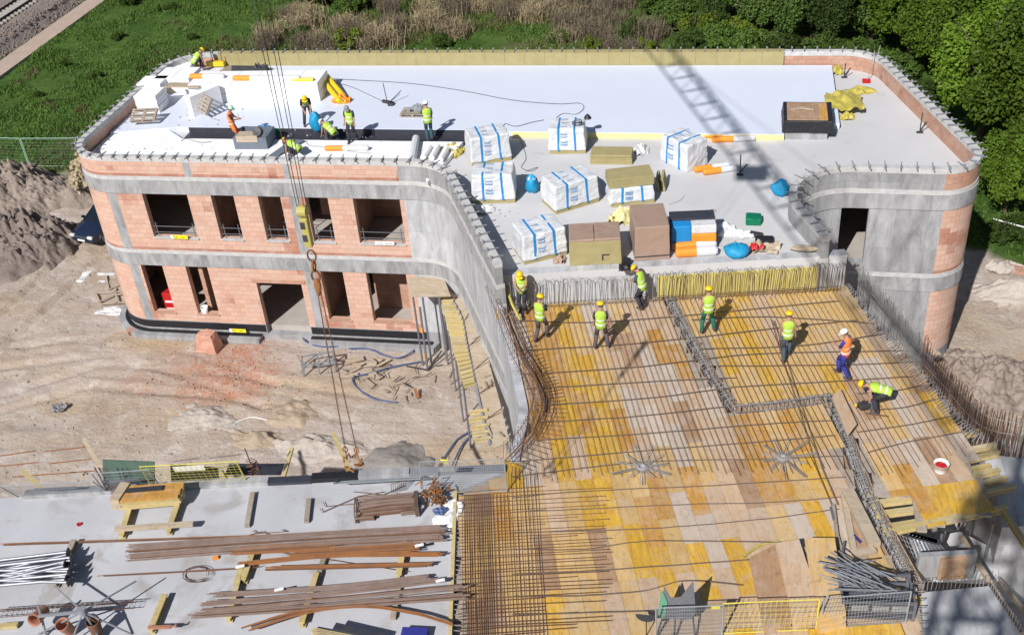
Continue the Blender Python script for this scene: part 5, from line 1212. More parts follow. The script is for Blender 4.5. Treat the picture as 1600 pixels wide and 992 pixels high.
tag(MB().lathe([(.02, 0), (.18, 0), (.1, .12), (.02, .2)], 10, Matrix.Translation(P(918, 185, ZR+1.1))).build('rubber_cone', 'black'), 'black cone on the corner of the rear middle pack', 'cone')
pts = []
for i in range(170):
    px, py = random.choice([(random.gauss(330, 30), random.gauss(180, 10)), (random.gauss(480, 60), random.gauss(208, 6)), (random.gauss(1150, 60), random.gauss(380, 12)), (random.uniform(200, 690), random.uniform(222, 238)), (random.gauss(760, 30), random.gauss(330, 8))]); z_ = 8.69 if 200 < px < 740 and py < 200 else (8.605 if px < 700 and py < 240 else 8.405); p = P(px, py, z_); pts.append((p.x, p.y, z_+.01, random.choice([.02, .03, .05]), i))
M['scrap'] = mat('grey_scrap', (.5, .5, .5), c2=(.25, .24, .23), scale=9)
stones('scraps', pts, 'small scraps of foam and film strewn over the roof', 'scrap')
# =================== people ===================
def person(px, py, z, yaw, label, lean=0, crouch=0, arms='down', legs='stand', vest='vest', shirt=None, trousers='c_dark', helmet='hely', H=1.76, head=.25, back=False, lay=0):
    base = P(px, py, z); t = thing('person', label, 'person', tuple(base), R_(yaw)); k = H/1.76
    V = Vector; pz = .95-crouch*.5; pel = V((0, -.22*(lean > 40)-crouch*.15, pz))
    lr_ = Matrix.Rotation(-R_(lean), 3, 'X')
    def up(x, y, z_): return (pel+lr_@V((x, y, z_)))*k
    J = {}
    J['pel'] = pel*k; J['spine'] = up(0, 0, .2); J['chest'] = up(0, .01, .40); J['neck'] = up(0, .0, .56)
    hr = Matrix.Rotation(-R_(lean+head*60), 3, 'X'); hb = J['neck']; hup = (hr@V((0, 0, 1))); hf = (hr@V((0, 1, 0)))
    J['jaw'] = hb+hup*.07*k+hf*.02; J['head'] = hb+hup*.17*k+hf*.03; J['crown'] = hb+hup*.22*k+hf*.02
    A = {'down': [((.21, .02, .22), (.24, .10, -.02)), ((.21, .02, .22), (.24, .08, -.02))], 'front': [((.20, .12, .25), (.06, .34, .22)), ((.20, .12, .25), (.06, .32, .20))],
         'hips': [((.26, .02, .24), (.20, .14, .06)), ((.22, .02, .22), (.24, .10, .0))], 'reach': [((.22, .26, .42), (.2, .5, .28)), ((.22, .2, .35), (.16, .42, .2))],
         'hang': [((.2, .28, .42), (.18, .52, .40)), ((.2, .25, .36), (.12, .48, .32))], 'face': [((.22, .14, .30), (.08, .24, .48)), ((.20, .05, .22), (.2, .16, .05))]}[arms]
    for i, s in ((0, -1), (1, 1)):
        (ex, ey, ez), (wx, wy, wz) = A[i]; J['sh%d' % i] = up(s*.19, 0, .49); J['el%d' % i] = up(s*ex, ey, ez); J['wr%d' % i] = up(s*wx, wy, wz)
        J['hip%d' % i] = (pel+V((s*.095, 0, -.04)))*k
        st = {'stand': 0.02, 'walk': .22*s, 'wide': .04*s}[legs]; wx2 = {'stand': .1, 'walk': .09, 'wide': .22}[legs]
        J['an%d' % i] = V((s*wx2, st-.02, .09))*k
        hip, an = J['hip%d' % i], J['an%d' % i]; mid = (hip+an)/2; half = (hip-an).length/2; ll = .445*k; ext = math.sqrt(max(0, ll*ll-half*half)); fw = V((0, 1, 0)); dd_ = (an-hip).normalized(); fw = (fw-dd_*fw.dot(dd_)).normalized()
        J['kn%d' % i] = mid+fw*ext; J['toe%d' % i] = an+V((s*.02, .15, -.05))*k
    verts, edges, rad = [], [], []
    def vtx(p, r): verts.append(tuple(p)); rad.append(r); return len(verts)-1
    ids = {}
    def chain(names, rs, start=None):
        prev = start
        for n_, r in zip(names, rs):
            if n_ not in ids: ids[n_] = vtx(J[n_], r*k)
            if prev is not None: edges.append((prev, ids[n_]))
            prev = ids[n_]
        return prev
    chain(['pel', 'spine', 'chest', 'neck', 'jaw', 'head', 'crown'], [.12, .11, .13, .055, .068, .092, .06])
    nose = vtx(J['jaw']+hf*.10+hup*.05, .012); edges.append((ids['head'], nose))
    for i, s in ((0, -1), (1, 1)):
        ear = vtx(J['head']+(Matrix.Rotation(-R_(lean), 3, 'X')@V((s*.10, 0, -.02))), .014); edges.append((ids['head'], ear))
        e = chain(['sh%d' % i, 'el%d' % i, 'wr%d' % i], [.055, .042, .028], ids['chest'])
        wd = (J['wr%d' % i]-J['el%d' % i]).normalized(); sd = V((-s, .2, 0)); sd = (sd-wd*sd.dot(wd)).normalized(); nn = wd.cross(sd)
        palm = vtx(J['wr%d' % i]+wd*.07*k, .03); edges.append((e, palm))
        for f in range(4):
            b_ = J['wr%d' % i]+wd*.1*k+sd*(.024*(1.5-f))*1.; m_ = b_+wd*(.04-.004*abs(f-1))*k; tt = m_+wd*.03*k+nn*.012*s
            x1, x2 = vtx(m_, .009), vtx(tt, .008); edges += [(palm, x1), (x1, x2)]
        th = J['wr%d' % i]+wd*.06*k+sd*.055; x1 = vtx(th, .011); x2 = vtx(th+wd*.035+sd*.01, .009); edges += [(palm, x1), (x1, x2)]
        chain(['hip%d' % i, 'kn%d' % i, 'an%d' % i, 'toe%d' % i], [.08, .055, .038, .03], ids['pel'])
    me = bpy.data.meshes.new('body'); me.from_pydata(verts, edges, []); me.materials.append(M['skin']); o = bpy.data.objects.new('body', me); col.objects.link(o); o.parent = t
    sk = o.modifiers.new('skin', 'SKIN'); sk.use_smooth_shade = True; sv = me.skin_vertices[0].data
    for i, r in enumerate(rad): sv[i].radius = (r, r)
    sv[0].use_root = True; ss_ = o.modifiers.new('sub', 'SUBSURF'); ss_.levels = 1; ss_.render_levels = 1
    def loft(secs, n=14):
        b = MB(); b0 = 0
        for (c, rx, ry, rot) in secs:
            for j in range(n):
                a = 2*math.pi*j/n; b.v.append(c+rot@V((rx*math.cos(a), ry*math.sin(a), 0)))
        for i in range(len(secs)-1):
            for j in range(n): j2 = (j+1) % n; b.face([i*n+j, i*n+j2, (i+1)*n+j2, (i+1)*n+j])
        b.face(list(range(n))[::-1]); b.face([(len(secs)-1)*n+j for j in range(n)]); return b
    m1 = shirt or vest
    loft([(up(0, 0, -.12), .175*k, .135*k, lr_), (up(0, 0, .0), .18*k, .14*k, lr_), (up(0, 0, .18), .165*k, .125*k, lr_), (up(0, 0, .36), .20*k, .14*k, lr_), (up(0, 0, .47), .195*k, .115*k, lr_), (up(0, 0, .53), .12*k, .085*k, lr_), (up(0, 0, .55), .07*k, .06*k, lr_)]).build('vest', vest, t, smooth=True)
    for z_ in (.02, .2):
        rw = .183 if z_ < .1 else .17
        loft([(up(0, 0, z_), rw*k, (rw-.035)*k, lr_), (up(0, 0, z_+.05), rw*k, (rw-.035)*k, lr_)]).build('reflective_band', 'reflect', t)
    for i in (0, 1):
        a_, b_ = J['sh%d' % i], J['el%d' % i]; s_ = (-1, 1)[i]
        if shirt: MB().tube([a_+V((-s_*.03, 0, .01)), a_.lerp(b_, .5), a_.lerp(b_, .95 if shirt != 'short' else .5)], .066*k, 8, r1=.055*k).build('sleeve', shirt, t, smooth=True)
    tm = MB(); tm.v += loft([((pel+V((0, 0, .06)))*k, .165*k, .125*k, Matrix.Identity(3)), ((pel+V((0, 0, -.03)))*k, .18*k, .135*k, Matrix.Identity(3)), ((pel+V((0, 0, -.12)))*k, .165*k, .12*k, Matrix.Identity(3))]).v
    n = 14
    for i in range(2):
        for j in range(n): tm.face([i*n+j, (i+1)*n+j, (i+1)*n+(j+1) % n, i*n+(j+1) % n])
    tm.face(list(range(n))); tm.face([2*n+j for j in range(n)][::-1])
    for i in (0, 1):
        h_, kn_, an_ = J['hip%d' % i], J['kn%d' % i], J['an%d' % i]
        tm.tube([h_+V((0, 0, .02)), h_.lerp(kn_, .5), kn_], .098*k, 10, r1=.074*k); tm.tube([kn_, kn_.lerp(an_, .6), an_+V((0, 0, .02))], .074*k, 10, r1=.066*k)
    tm.build('trousers', trousers, t, smooth=True)
    for i in (0, 1):
        an_, to = J['an%d' % i], J['toe%d' % i]; b = MB(); b.tube([an_+V((0, 0, .08)), an_+V((0, -.01, -.01))], .055*k, 8); b.blob(an_.lerp(to, .45)+V((0, 0, -.015)), (.05*k, .14*k, .055*k), 3, .02, 10, 6, flat=.04); b.build('boot', 'c_brown' if i < 3 else 'black', t, smooth=True)
    T = Matrix.Translation(J['head']+hup*.015)@(Matrix((Vector((1, 0, 0)), hf, hup)).transposed().to_4x4())
    if helmet != 'none':
        hm = MB(); prof = [(.128, -.0), (.127, .04), (.112, .085), (.075, .118), (.03, .132), (.004, .134)] if helmet != 'cap_grey' else [(.112, -.01), (.11, .04), (.09, .08), (.04, .1), (.004, .105)]
        hm.lathe([(r*k, z_*k) for r, z_ in prof], 18, T); ho = hm.build('helmet', helmet, t, smooth=True)
        b = MB(); b.prism([(.13*k*math.cos(a), .105*k+.085*k*math.sin(a)) for a in np.linspace(-.2, math.pi+.2, 12)], -.012, .004, T); b.build('brim', helmet, ho)
    hs = MB(); hs.blob((0, -.025, -.02), (.1*k, .09*k, .075*k), 2, .03, 12, 8, T=T); hs.build('hair', 'c_brown', t, smooth=True)
    return t
zp = ZD+.05
person(818, 487, zp, 178, 'worker in yellow helmet facing the camera in the rear left deck corner', arms='front', head=.6)
person(846, 530, zp, -25, 'worker with yellow helmet and grey-brown trousers seen from behind, second from left on the deck', trousers='c_brown', shirt='c_dark', arms='front', legs='walk', head=.35)
person(940, 543, zp, 5, 'worker in yellow helmet, dark shirt and brown trousers standing on the left deck', trousers='c_brown', shirt='c_dark', legs='wide', head=.4)
person(1004, 482, zp, 65, 'worker with yellow helmet leaning forward beside the black jacket at the kerb', lean=14, trousers='c_dark', shirt='c_slate', arms='front', head=.7)
person(1106, 519, zp, 10, 'worker with yellow helmet and green trousers seen from behind', trousers='c_green', legs='wide', head=.2)
person(1228, 560, zp, 0, 'worker with yellow helmet and dark trousers walking away in the right bay of the deck', trousers='c_slate', legs='walk', head=.3)
person(1317, 588, zp, 60, 'worker in white helmet, orange vest and blue trousers on the right side of the deck', vest='vesto', shirt='c_blue', trousers='c_blue', helmet='helw', legs='walk', arms='front', head=.5)
person(1368, 640, zp, 78, 'worker with yellow helmet bent far over cutting a plywood edge with a power tool', lean=82, crouch=.32, arms='hang', trousers='c_dark', head=-.1, legs='wide')
person(369, 224, 8.6, -75, 'worker in pale green helmet and orange vest beside the open roof curb', vest='vesto', shirt='c_dark', trousers='vesto', helmet='helg', arms='front', head=.4)
person(484, 196, 8.68, -160, 'worker with yellow helmet bending over a blue bag on the white roof', lean=42, shirt='c_dark', arms='hang', head=.2, legs='wide')
person(514, 217, 8.6, 60, 'worker in white cap and yellow vest crouching over the black membrane', lean=60, crouch=1.0, helmet='helw', arms='hang', trousers='c_brown')
person(552, 221, 8.6, 175, 'worker in grey cap and yellow vest stepping over the black membrane', helmet='cap_grey', shirt='c_dark', legs='walk', head=.6, trousers='c_dark')
person(672, 219, 8.6, 20, 'worker in white helmet, yellow vest and teal trousers with a hand at his face', helmet='helw', trousers='c_teal', arms='face', head=.2, shirt='c_teal')
person(458, 244, 8.6, 70, 'worker with yellow helmet crouching at the front parapet below the crane ropes', lean=65, crouch=1.0, arms='hang')
person(316, 106, 8.9, -40, 'worker with yellow helmet kneeling near the rear left corner of the roof', lean=45, crouch=1.05, arms='reach')
c = P(496, 205, 8.68); tag(MB().blob((c.x, c.y, c.z+.42), (.3, .26, .5), 7, .25, 14, 10, flat=.42).build('blue_bag', 'bagblue', smooth=True), 'large blue bag held by the bending worker on the white roof', 'bag')
t = thing('yellow_machine', 'small yellow machine with upright rods beside the kneeling worker at the rear parapet', 'machine', tuple(P(338, 105, 8.7))); MB().box(-.5, -.12, .05, .5, .15, .3).build('machine_body', 'yellow', t, bevel=.03); MB().tube([(-.1, 0, .3), (-.15, 0, .9)], .02, 5).build('rod', 'dsteel', t); MB().tube([(.4, 0, .3), (.4, 0, .7)], .02, 5).build('rod', 'dsteel', t)
t = thing('power_saw', 'dark power saw with round guard in the hands of the bent worker', 'power saw', tuple(P(1352, 634, ZD+.3)), .3)
MB().box(-.22, -.1, -.05, .12, .1, .12).build('motor', 'dsteel', t, bevel=.02); MB().lathe([(.02, -.02), (.17, -.015), (.17, .015), (.02, .02)], 18, Matrix.Translation((.2, -.02, .02))@Matrix.Rotation(R_(90), 4, 'X')).build('blade_guard', 'steel', t); MB().tube([(-.2, 0, .1), (-.1, 0, .22), (.05, 0, .14)], .018, 6).build('handle', 'dsteel', t); MB().tube([(-.25, .08, 0), (-.3, .08, 0)], .05, 8).build('cap', 'yellow', t)
tag(MB().tube([P(1352, 645, ZD+.1), P(1388, 650, ZD+.12)], .02, 5).build('loose_bar', 'rust'), 'short bar lying in front of the bent worker', 'bar')
tag(MB().tube([P(1222, 553, zp), P(1218, 530, ZD+1.0)], .02, 5).build('rod', 'rust'), 'thin rod held upright by the worker walking in the right bay', 'rod')
c = P(1469, 735, ZD); t = thing('bucket', 'white bucket holding red pieces on the yellow sheets at the right', 'bucket', tuple(c)); MB().lathe([(.16, 0), (.21, .28), (.22, .28), (.2, .26), (.155, .03), (.0, .03)], 18, cap=False).build('bucket_wall', 'white', t, smooth=True); MB().blob((0, 0, .19), (.17, .17, .05), 2).build('red_pieces', 'red', t)
# =================== things on the deck ===================
a, b = P(1330, 650, ZD), P(1322, 604, ZD)
t = thing('plywood_sheet', 'loose pale plywood sheet lying along the beam slot before the bent worker', 'plywood sheet', tuple(P(1322, 640, ZD+.12)))
MB().prism([tuple((P(*q, ZD+.3)-P(1322, 640, ZD+.12)))[:2] for q in [(1300, 618), (1313, 604), (1339, 660), (1325, 678)]], .1, .125).build('board', 'plyP', t)
def planks(name, label, cat, a, b, z, w, n, m, h=.03, gap=0.005, lift=0, parent=None, jit=.1, rl=None):
    A, B = P(*a, z), P(*b, z); d = (B-A).normalized(); nn = Vector((-d.y, d.x, 0)); t = thing(name, label, cat, tuple(A))
    for i in range(n):
        j = random.uniform(-jit, jit); o = nn*(i-(n-1)/2)*(w+gap); l = Vector((0, 0, h/2+(i % 2)*.004)); MB().beam(A+o+l+d*j, B+o+l+d*j+Vector((0, 0, lift)), w, h).build('plank', m, t, True)
    return t
def panel_stack(label, quad, z, n, m, th=.045):
    c = P(*quad[0], z); t = thing('panel_stack', label, 'panel stack', tuple(c))
    for i in range(n):
        off = Vector((random.uniform(-.05, .05), random.uniform(-.05, .05), 0)); MB().prism([tuple(P(*q, z)-c+off)[:2] for q in quad], i*th, (i+1)*th-.005).build('panel', m, t)
    return t
panel_stack('stack of brown plywood panels leaning in a row on the lower deck, leftmost of three', [(1172, 882), (1212, 862), (1240, 980), (1195, 992)], ZD, 6, 'plyB')
panel_stack('stack of pale plywood panels on the lower deck, middle of three', [(1212, 868), (1248, 862), (1285, 975), (1238, 985)], ZD, 10, 'plyP')
panel_stack('tallest stack of pale brown plywood panels, rightmost of three beside the tube crate', [(1258, 862), (1301, 862), (1318, 982), (1278, 990)], ZD, 9, 'plyT', .06)
t = thing('shutter_box', 'heavy timber shutter box lying open along the stepped beam slot', 'timber frame', tuple(P(1340, 830, ZD)))
for a_, b_, w_, h_, m_ in [((1318, 772), (1334, 860), .16, .1, 'timbp'), ((1324, 768), (1366, 852), .34, .22, 'timbp'), ((1334, 868), (1366, 858), .22, .14, 'timbp'), ((1302, 790), (1308, 838), .08, .12, 'timbg'), ((1308, 838), (1318, 872), .08, .12, 'timbg')]:
    MB().beam(P(*a_, ZD+h_/2), P(*b_, ZD+h_/2), w_, h_).build('timber', m_, t, True)
MB().prism([xy(*q, ZD+.02) for q in [(1320, 782), (1332, 776), (1358, 855), (1336, 858)]], ZD+.01, ZD+.035).build('floor_board', 'plyB', t, True)
tag(MB().beam(P(1334, 836, ZD+.08), P(1345, 847, ZD+.08), .05, .05).build('spirit_level', 'c_blue'), 'small purple level lying in the timber shutter box', 'level')
tag(MB().beam(P(1298, 792, ZD+.1), P(1303, 812, ZD+.1), .06, .06).build('clamp_bar', 'steel'), 'grey clamp bar hooked on the upper left of the timber shutter box', 'clamp'); tag(MB().beam(P(1319, 846, ZD+.15), P(1315, 868, ZD+.15), .06, .06).build('clamp_bar', 'steel'), 'grey clamp bar on the lower left of the timber shutter box', 'clamp')
tag(MB().blob(P(1290, 853, ZD+.08), (.2, .12, .1), 4).build('sack', 'orange'), 'small orange-brown sack on the sheets above the panel stacks', 'sack')
# crate with tubes
c = P(1365, 945, ZD); t = thing('mesh_crate', 'grey mesh crate heaped with galvanised tubes at the lower edge of the deck', 'crate', tuple(c), .08)
for z in (.05, .3, .6):
    for b_ in (((-.85, -.45), (.85, -.45)), ((.85, -.45), (.85, .45)), ((.85, .45), (-.85, .45)), ((-.85, .45), (-.85, -.45))): MB().beam((*b_[0], z), (*b_[1], z), .05, .05).build('rail', 'steel', t)
for x, y in ((-.85, -.45), (.85, -.45), (.85, .45), (-.85, .45)): MB().beam((x, y, 0), (x, y, .65), .07, .07).build('post', 'steel', t)
g = MB()
for i in range(22): x = -.85+i*.08; g.tube([(x, -.47, .02), (x, -.47, .6)], .006, 4)
for i in range(9): g.tube([(-.85, -.47, .05+i*.07), (.85, -.47, .05+i*.07)], .006, 4)
g.build('front_grid', 'steel', t); MB().box(-.8, -.4, .02, .8, .4, .04).build('crate_floor', 'steel', t)
for x in (-.45, .05, .5): MB().box(x-.2, -.475, .3, x+.2, -.455, .5).build('panel', 'band', t)
tt = thing('tube_heap', 'heap of thin galvanised tubes lying over the mesh crate', 'tubes', tuple(c+Vector((0, 0, .5))))
for i in range(46):
    a_ = random.gauss(.35, .28)+math.pi*0; l = random.uniform(.8, 1.4); x, y, z = random.uniform(-.5, .4), random.uniform(-.15, .5), random.uniform(.02, .45); d = Vector((math.cos(-a_), math.sin(-a_), random.uniform(-.12, .12)))
    MB().tube([Vector((x-.3, y+.1, z))-d*l/2, Vector((x-.3, y+.1, z))+d*l/2], .022, 6).build('tube', 'steel', tt)
tag(MB().tube([P(1305, 920, ZD+.9), P(1425, 924, ZD+.8)], .035, 6).build('long_tube', 'steel'), 'long bright tube lying across the tube heap', 'tube')
# shaft props and clutter
sh = thing('prop_bundle', 'bundle of grey props leaning in the gap below the deck edge', 'props', tuple(P(1430, 860, 6.4)))
for i in range(9):
    a_ = P(1420+i*5.5, 834+i*1.5, 6.7); b_ = P(1440+i*5, 888-i*3, 6.2); MB().tube([a_, b_], .04, 7).build('prop', 'steel', sh, True); MB().box(-.09, -.09, -.02, .09, .09, .02, Matrix.Translation(a_)).build('head_plate', 'dsteel', sh, True)
t = thing('prop', 'dark adjustable prop slanting below the deck edge beside the props', 'prop', tuple(P(1480, 822, 6.4))); MB().tube([P(1480, 822, 6.6), P(1470, 850, 6.3), P(1455, 880, 6.0)], .05, 7).build('tube', 'dsteel', t, True); MB().box(-.2, -.2, -.04, .2, .2, .04, Matrix.Translation(P(1480, 820, 6.65))).build('head_plate', 'dsteel', t, True)
for (a_, b_) in [((1555, 815), (1625, 905)), ((1570, 870), (1700, 872)), ((1560, 905), (1640, 1000))]: tag(MB().beam(P(*a_, 5.0), P(*b_, 5.0), .1, .1).build('timber_beam', 'timbg'), 'grey timber beam in the shaded shaft at the lower right edge', 'beam', 'grey timbers in the dark shaft')
for i in range(7): a_ = P(1545+i*12, 880, 3.6); tag(MB().tube([a_, a_+Vector((.1, 0, 2.6))], .04, 6).build('prop', 'steel'), 'steel prop standing in the dark shaft at the lower right', 'prop', 'props in the dark shaft')
tag(MB().lathe([(.14, 0), (.17, .35), (.17, .36), (.15, .3), (.12, .02)], 14, Matrix.Translation(P(1502, 870, 5.9)), cap=False).build('bucket', 'grey'), 'grey bucket hanging near the corner of the shaft wall', 'bucket')
# chair-like trestle with black cover at bottom
t = thing('covered_trestle', 'small steel trestle under a black and green cover at the bottom edge of the deck', 'trestle', tuple(P(1048, 985, ZD)))
MB().prism([(-.28, 0), (-.2, .75), (-.02, .5), (.22, .55), (.5, .95), (.6, .2), (.5, .05), (.3, .0)], -.03, .03, Matrix.Translation((0, .0, .45))@Matrix.Rotation(R_(50), 4, 'X')).build('cover', 'navy', t); MB().prism([(-.32, 0), (-.26, .7), (-.1, .4), (-.14, .0)], .04, .07, Matrix.Translation((0, 0, .45))@Matrix.Rotation(R_(50), 4, 'X')).build('green_flap', 'green', t)
for a_, b_ in (((-.2, 0, .45), (-.35, -.3, 0)), ((.1, 0, .45), (.1, -.35, 0)), ((.5, .2, .55), (.62, -.2, 0)), ((-.1, .3, .5), (-.2, .3, 0))): MB().tube([a_, b_], .028, 6).build('leg', 'dsteel', t)
t = thing('round_stool', 'black half-round seat on a thin post at the bottom edge of the deck', 'stool', tuple(P(1010, 992, ZD))); MB().prism([(.27*math.cos(a_), .27*math.sin(a_)*.6) for a_ in np.linspace(math.pi, 2*math.pi, 9)], 0, .05, Matrix.Translation((0, .1, .62))@Matrix.Rotation(.5, 4, 'X')).build('seat', 'black', t); MB().tube([(0, 0, 0), (0, 0, .6)], .015, 5).build('post', 'dsteel', t)
hosec = [(1170, 858), (1195, 848), (1222, 850), (1235, 862), (1225, 872), (1200, 870)]
tag(MB().tube([p+Vector((0, 0, .05)) for p in spl([P(*q, ZD) for q in [(1160, 872), (1185, 855), (1212, 848), (1234, 858), (1222, 872)]])], .03, 6).build('hose', 'yfilm'), 'pale yellow hose curling on the sheets above the panel stacks', 'hose')
# =================== barriers ===================
def barrier(name, label, a, b, z, h, tilt, m, nv=28, nh=6, board=None, boardm='steel'):
    A, B = P(*a, z), P(*b, z); d = (B-A); L = d.length; t = thing(name, label, 'safety barrier', tuple(A), math.atan2(d.y, d.x)); T = Matrix.Rotation(tilt, 4, 'X')
    f = MB(); q = lambda x, z_: T@Vector((x, 0, z_))
    for z_ in (.03, h): f.tube([q(0, z_), q(L, z_)], .015, 5)
    for x in (0, L): f.tube([q(x, 0), q(x, h)], .022, 5)
    f.build('frame', m, t); g = MB()
    for i in range(1, nv): g.tube([q(L*i/nv, .03), q(L*i/nv, h)], .004, 4, caps=False)
    for i in range(1, nh): g.tube([q(0, h*i/nh), q(L, h*i/nh)], .004, 4, caps=False)
    g.build('wire_mesh', m, t)
    if board: x0, x1, z0, z1 = board; b_ = MB(); b_.box(x0*L, .02, z0*h, x1*L, .05, z1*h, T); b_.build('sign_plate', boardm, t)
    return t
barrier('safety_barrier', 'galvanised mesh barrier on the slab edge nearest the curved wall, yellow tag on it', (662, 772), (792, 768), ZD, 1.15, -.1, 'mesh', 44, 14, (.22, .40, .66, .80), 'band')
barrier('safety_barrier', 'galvanised mesh barrier overlapping the one by the curved wall on its left', (530, 752), (662, 744), ZD, 1.05, .9, 'mesh', 36, 7)
tag(MB().box(-.11, -.01, -.05, .11, .01, .05, Matrix.Translation(P(694, 720, 8.0))@Matrix.Rotation(-.3, 4, 'X')).build('tag_plate', 'yellow_b'), 'small yellow name tag on the barrier by the curved wall', 'tag')
barrier('safety_barrier', 'galvanised mesh barrier leaning outward at the far left of the slab edge', (28, 776), (168, 768), ZD, 1.15, .55, 'mesh', 34, 6, (.28, .72, .35, .55))
barrier('safety_barrier', 'galvanised mesh barrier in front of the green panel on the slab edge', (165, 768), (252, 762), ZD, 1.15, .35, 'mesh', 24, 6, (.12, .72, .35, .52))
barrier('safety_barrier', 'yellow mesh barrier behind the timber stack on the slab edge', (238, 760), (385, 752), ZD, 1.15, .3, 'meshy', 18, 8, (.32, .64, .64, .84), 'white')
barrier('safety_barrier', 'yellow mesh barrier at the bottom right in front of the panel stacks', (1128, 990), (1275, 984), ZD, 1.1, 0, 'meshy', 18, 7)
barrier('safety_barrier', 'grey mesh barrier at the bottom right in front of the tube crate', (1282, 982), (1415, 972), ZD, 1.1, 0, 'mesh', 26, 9)
barrier('safety_barrier', 'fine grey mesh barrier at the bottom edge behind the covered trestle', (1025, 997), (1128, 993), ZD, 1.1, 0, 'mesh', 40, 9, (.82, .96, .86, .98), 'yellow_b')
tag(MB().beam(P(1265, 994, ZD+.05), P(1410, 984, ZD+.05), .4, .06).build('toe_board', 'plyY'), 'yellow toe board along the foot of the grey mesh barrier', 'board')
tag(MB().prism([(-.85, 0), (.85, 0), (.95, 1.15), (-.75, 1.1)], 0, .04, Matrix.Translation(P(203, 772, 6.6))@Matrix.Rotation(R_(72), 4, 'X')).build('loose_shutter', mat('green_shutter', (.07, .12, .09), var=.3)), 'dark green shutter panel behind the slab edge barrier', 'panel')
tag(MB().prism([(-.75, 0), (.8, 0), (.85, .95), (-.7, .95)], 0, .04, Matrix.Translation(P(305, 772, 6.5))@Matrix.Rotation(R_(72), 4, 'X')).build('loose_shutter', 'black'), 'black shutter panel behind the yellow mesh barrier', 'panel')
tag(MB().prism([(-.9, 0), (.9, 0), (.9, .5), (-.9, .5)], 0, .04, Matrix.Translation(P(395, 742, 6.2))@Matrix.Rotation(.1, 4, 'Z')).build('loose_shutter', 'navy'), 'dark board lying beyond the slab edge right of the yellow barrier', 'panel')
for (a_, b_, za, zb, lab) in [((130, 685), (175, 762), 7.6, 6.6, 'pale plank leaning steeply on the slab edge at the left'), ((192, 722), (225, 770), 7.3, 6.6, 'yellow timber beam leaning before the green panel'), ((300, 725), (320, 768), 7.2, 6.5, 'yellow timber beam behind the white plate of the yellow barrier'), ((345, 735), (362, 762), 7.3, 6.6, 'short yellow timber at the right end of the yellow barrier'),
                              ((456, 700), (443, 745), 6.6, 6.4, 'yellow timber beam leaning on the slab edge left of the crane chains'), ((520, 676), (548, 738), 6.5, 6.3, 'grey-yellow timber beam leaning on the slab edge under the crane chains'), ((35, 735), (70, 768), 6.8, 6.6, 'yellow timber beam behind the far left barrier')]:
    tag(MB().beam(P(*a_, za), P(*b_, zb), .12, .08).build('timber_beam', 'timbp' if 'plank' in lab else 'timb'), lab, 'beam')
for i, (x0, y0, x1, y1) in enumerate([(0, 712, 55, 704), (70, 705, 135, 698), (0, 728, 60, 722), (78, 724, 150, 716), (20, 745, 150, 735)]): tag(MB().tube([P(x0, y0, 5.5), P(x1, y1, 5.5)], .02, 5).build('rusty_bar', 'rusto'), 'rusty bar lying beyond the left end of the slab edge', 'bar', 'rusty bars beyond the left slab edge')
t = thing('wire_tangle', 'tangle of rusty wire standing on the slab edge right of the yellow barrier', 'wire', tuple(P(398, 740, ZD)))
for i in range(9): a_ = random.uniform(0, 6); MB().tube([(math.cos(a_+j*.8)*.18, math.sin(a_+j*.8)*.12, .05+j*.07) for j in range(8)], .012, 4).build('wire', 'rust', t)
MB().tube([(0, 0, 0), (-.1, 0, 1.0)], .02, 5).build('wire_post', 'rust', t)
t = thing('starter_bars', 'clump of dark starter bars rising behind the timber stack', 'reinforcement', tuple(P(180, 772, ZD)))
for i in range(9): MB().tube([(i*.05-.2, 0, -.1), (i*.05-.45+random.uniform(-.05, .05), .1, .95)], .012, 4).build('bar', 'bar', t)
# =================== on the concrete slab ===================
t = thing('timber_stack', 'neat stack of yellow timber boards bound on two yellow beams, left part of the slab', 'timber stack', tuple(P(185, 800, ZD)), 0)
aa, bb = P(188, 797, ZD+.2), P(284, 789, ZD+.2); d = (bb-aa).normalized(); n = Vector((-d.y, d.x, 0))
for k in range(4):
    for j in range(5): MB().beam(aa+n*(.05+.13*j+.02*(k % 2))+Vector((0, 0, .05+.085*k))+d*random.uniform(-.06, .06), bb+n*(.05+.13*j)+Vector((0, 0, .05+.085*k))+d*random.uniform(-.06, .06), .12, .075).build('board', 'timb' if k < 3 else 'plyO', t, True)
MB().beam(aa+n*.38+d*.2+Vector((0, 0, .40)), aa+n*.38+d*1.25+Vector((0, 0, .40)), .18, .03).build('dark_board', 'dsteel', t, True); MB().box(0, 0, 0, .3, .75, .4, Matrix.Translation(aa+Vector((-.25, 0, 0)))).build('torn_wrap', 'timbp', t, True)
def h20b(a_, b_, lab, m='timb', z=ZD, w=.16, h=.2): tt_ = thing('timber_beam', lab, 'beam', tuple(P(*a_, z))); h20(MB(), P(*a_, z), P(*b_, z), w, h).build('beam_profile', m, tt_, True); return tt_
for a_, b_, lab in [((206, 796), (192, 842), 'yellow timber beam under the left end of the timber stack'), ((282, 788), (265, 836), 'yellow timber beam under the right end of the timber stack'),
                    ((378, 895), (359, 972), 'yellow timber beam under the left ends of the front bar bundles'), ((398, 865), (382, 912), 'yellow timber beam under the rear bar bundles, left'), ((496, 902), (473, 980), 'yellow timber beam in the middle under the front bar bundles'),
                    ((634, 848), (624, 905), 'yellow timber beam under the right ends of the rear bar bundles'), ((260, 935), (238, 990), 'yellow timber beam lying alone at the bottom of the slab with a clamp on it')]: h20b(a_, b_, lab)
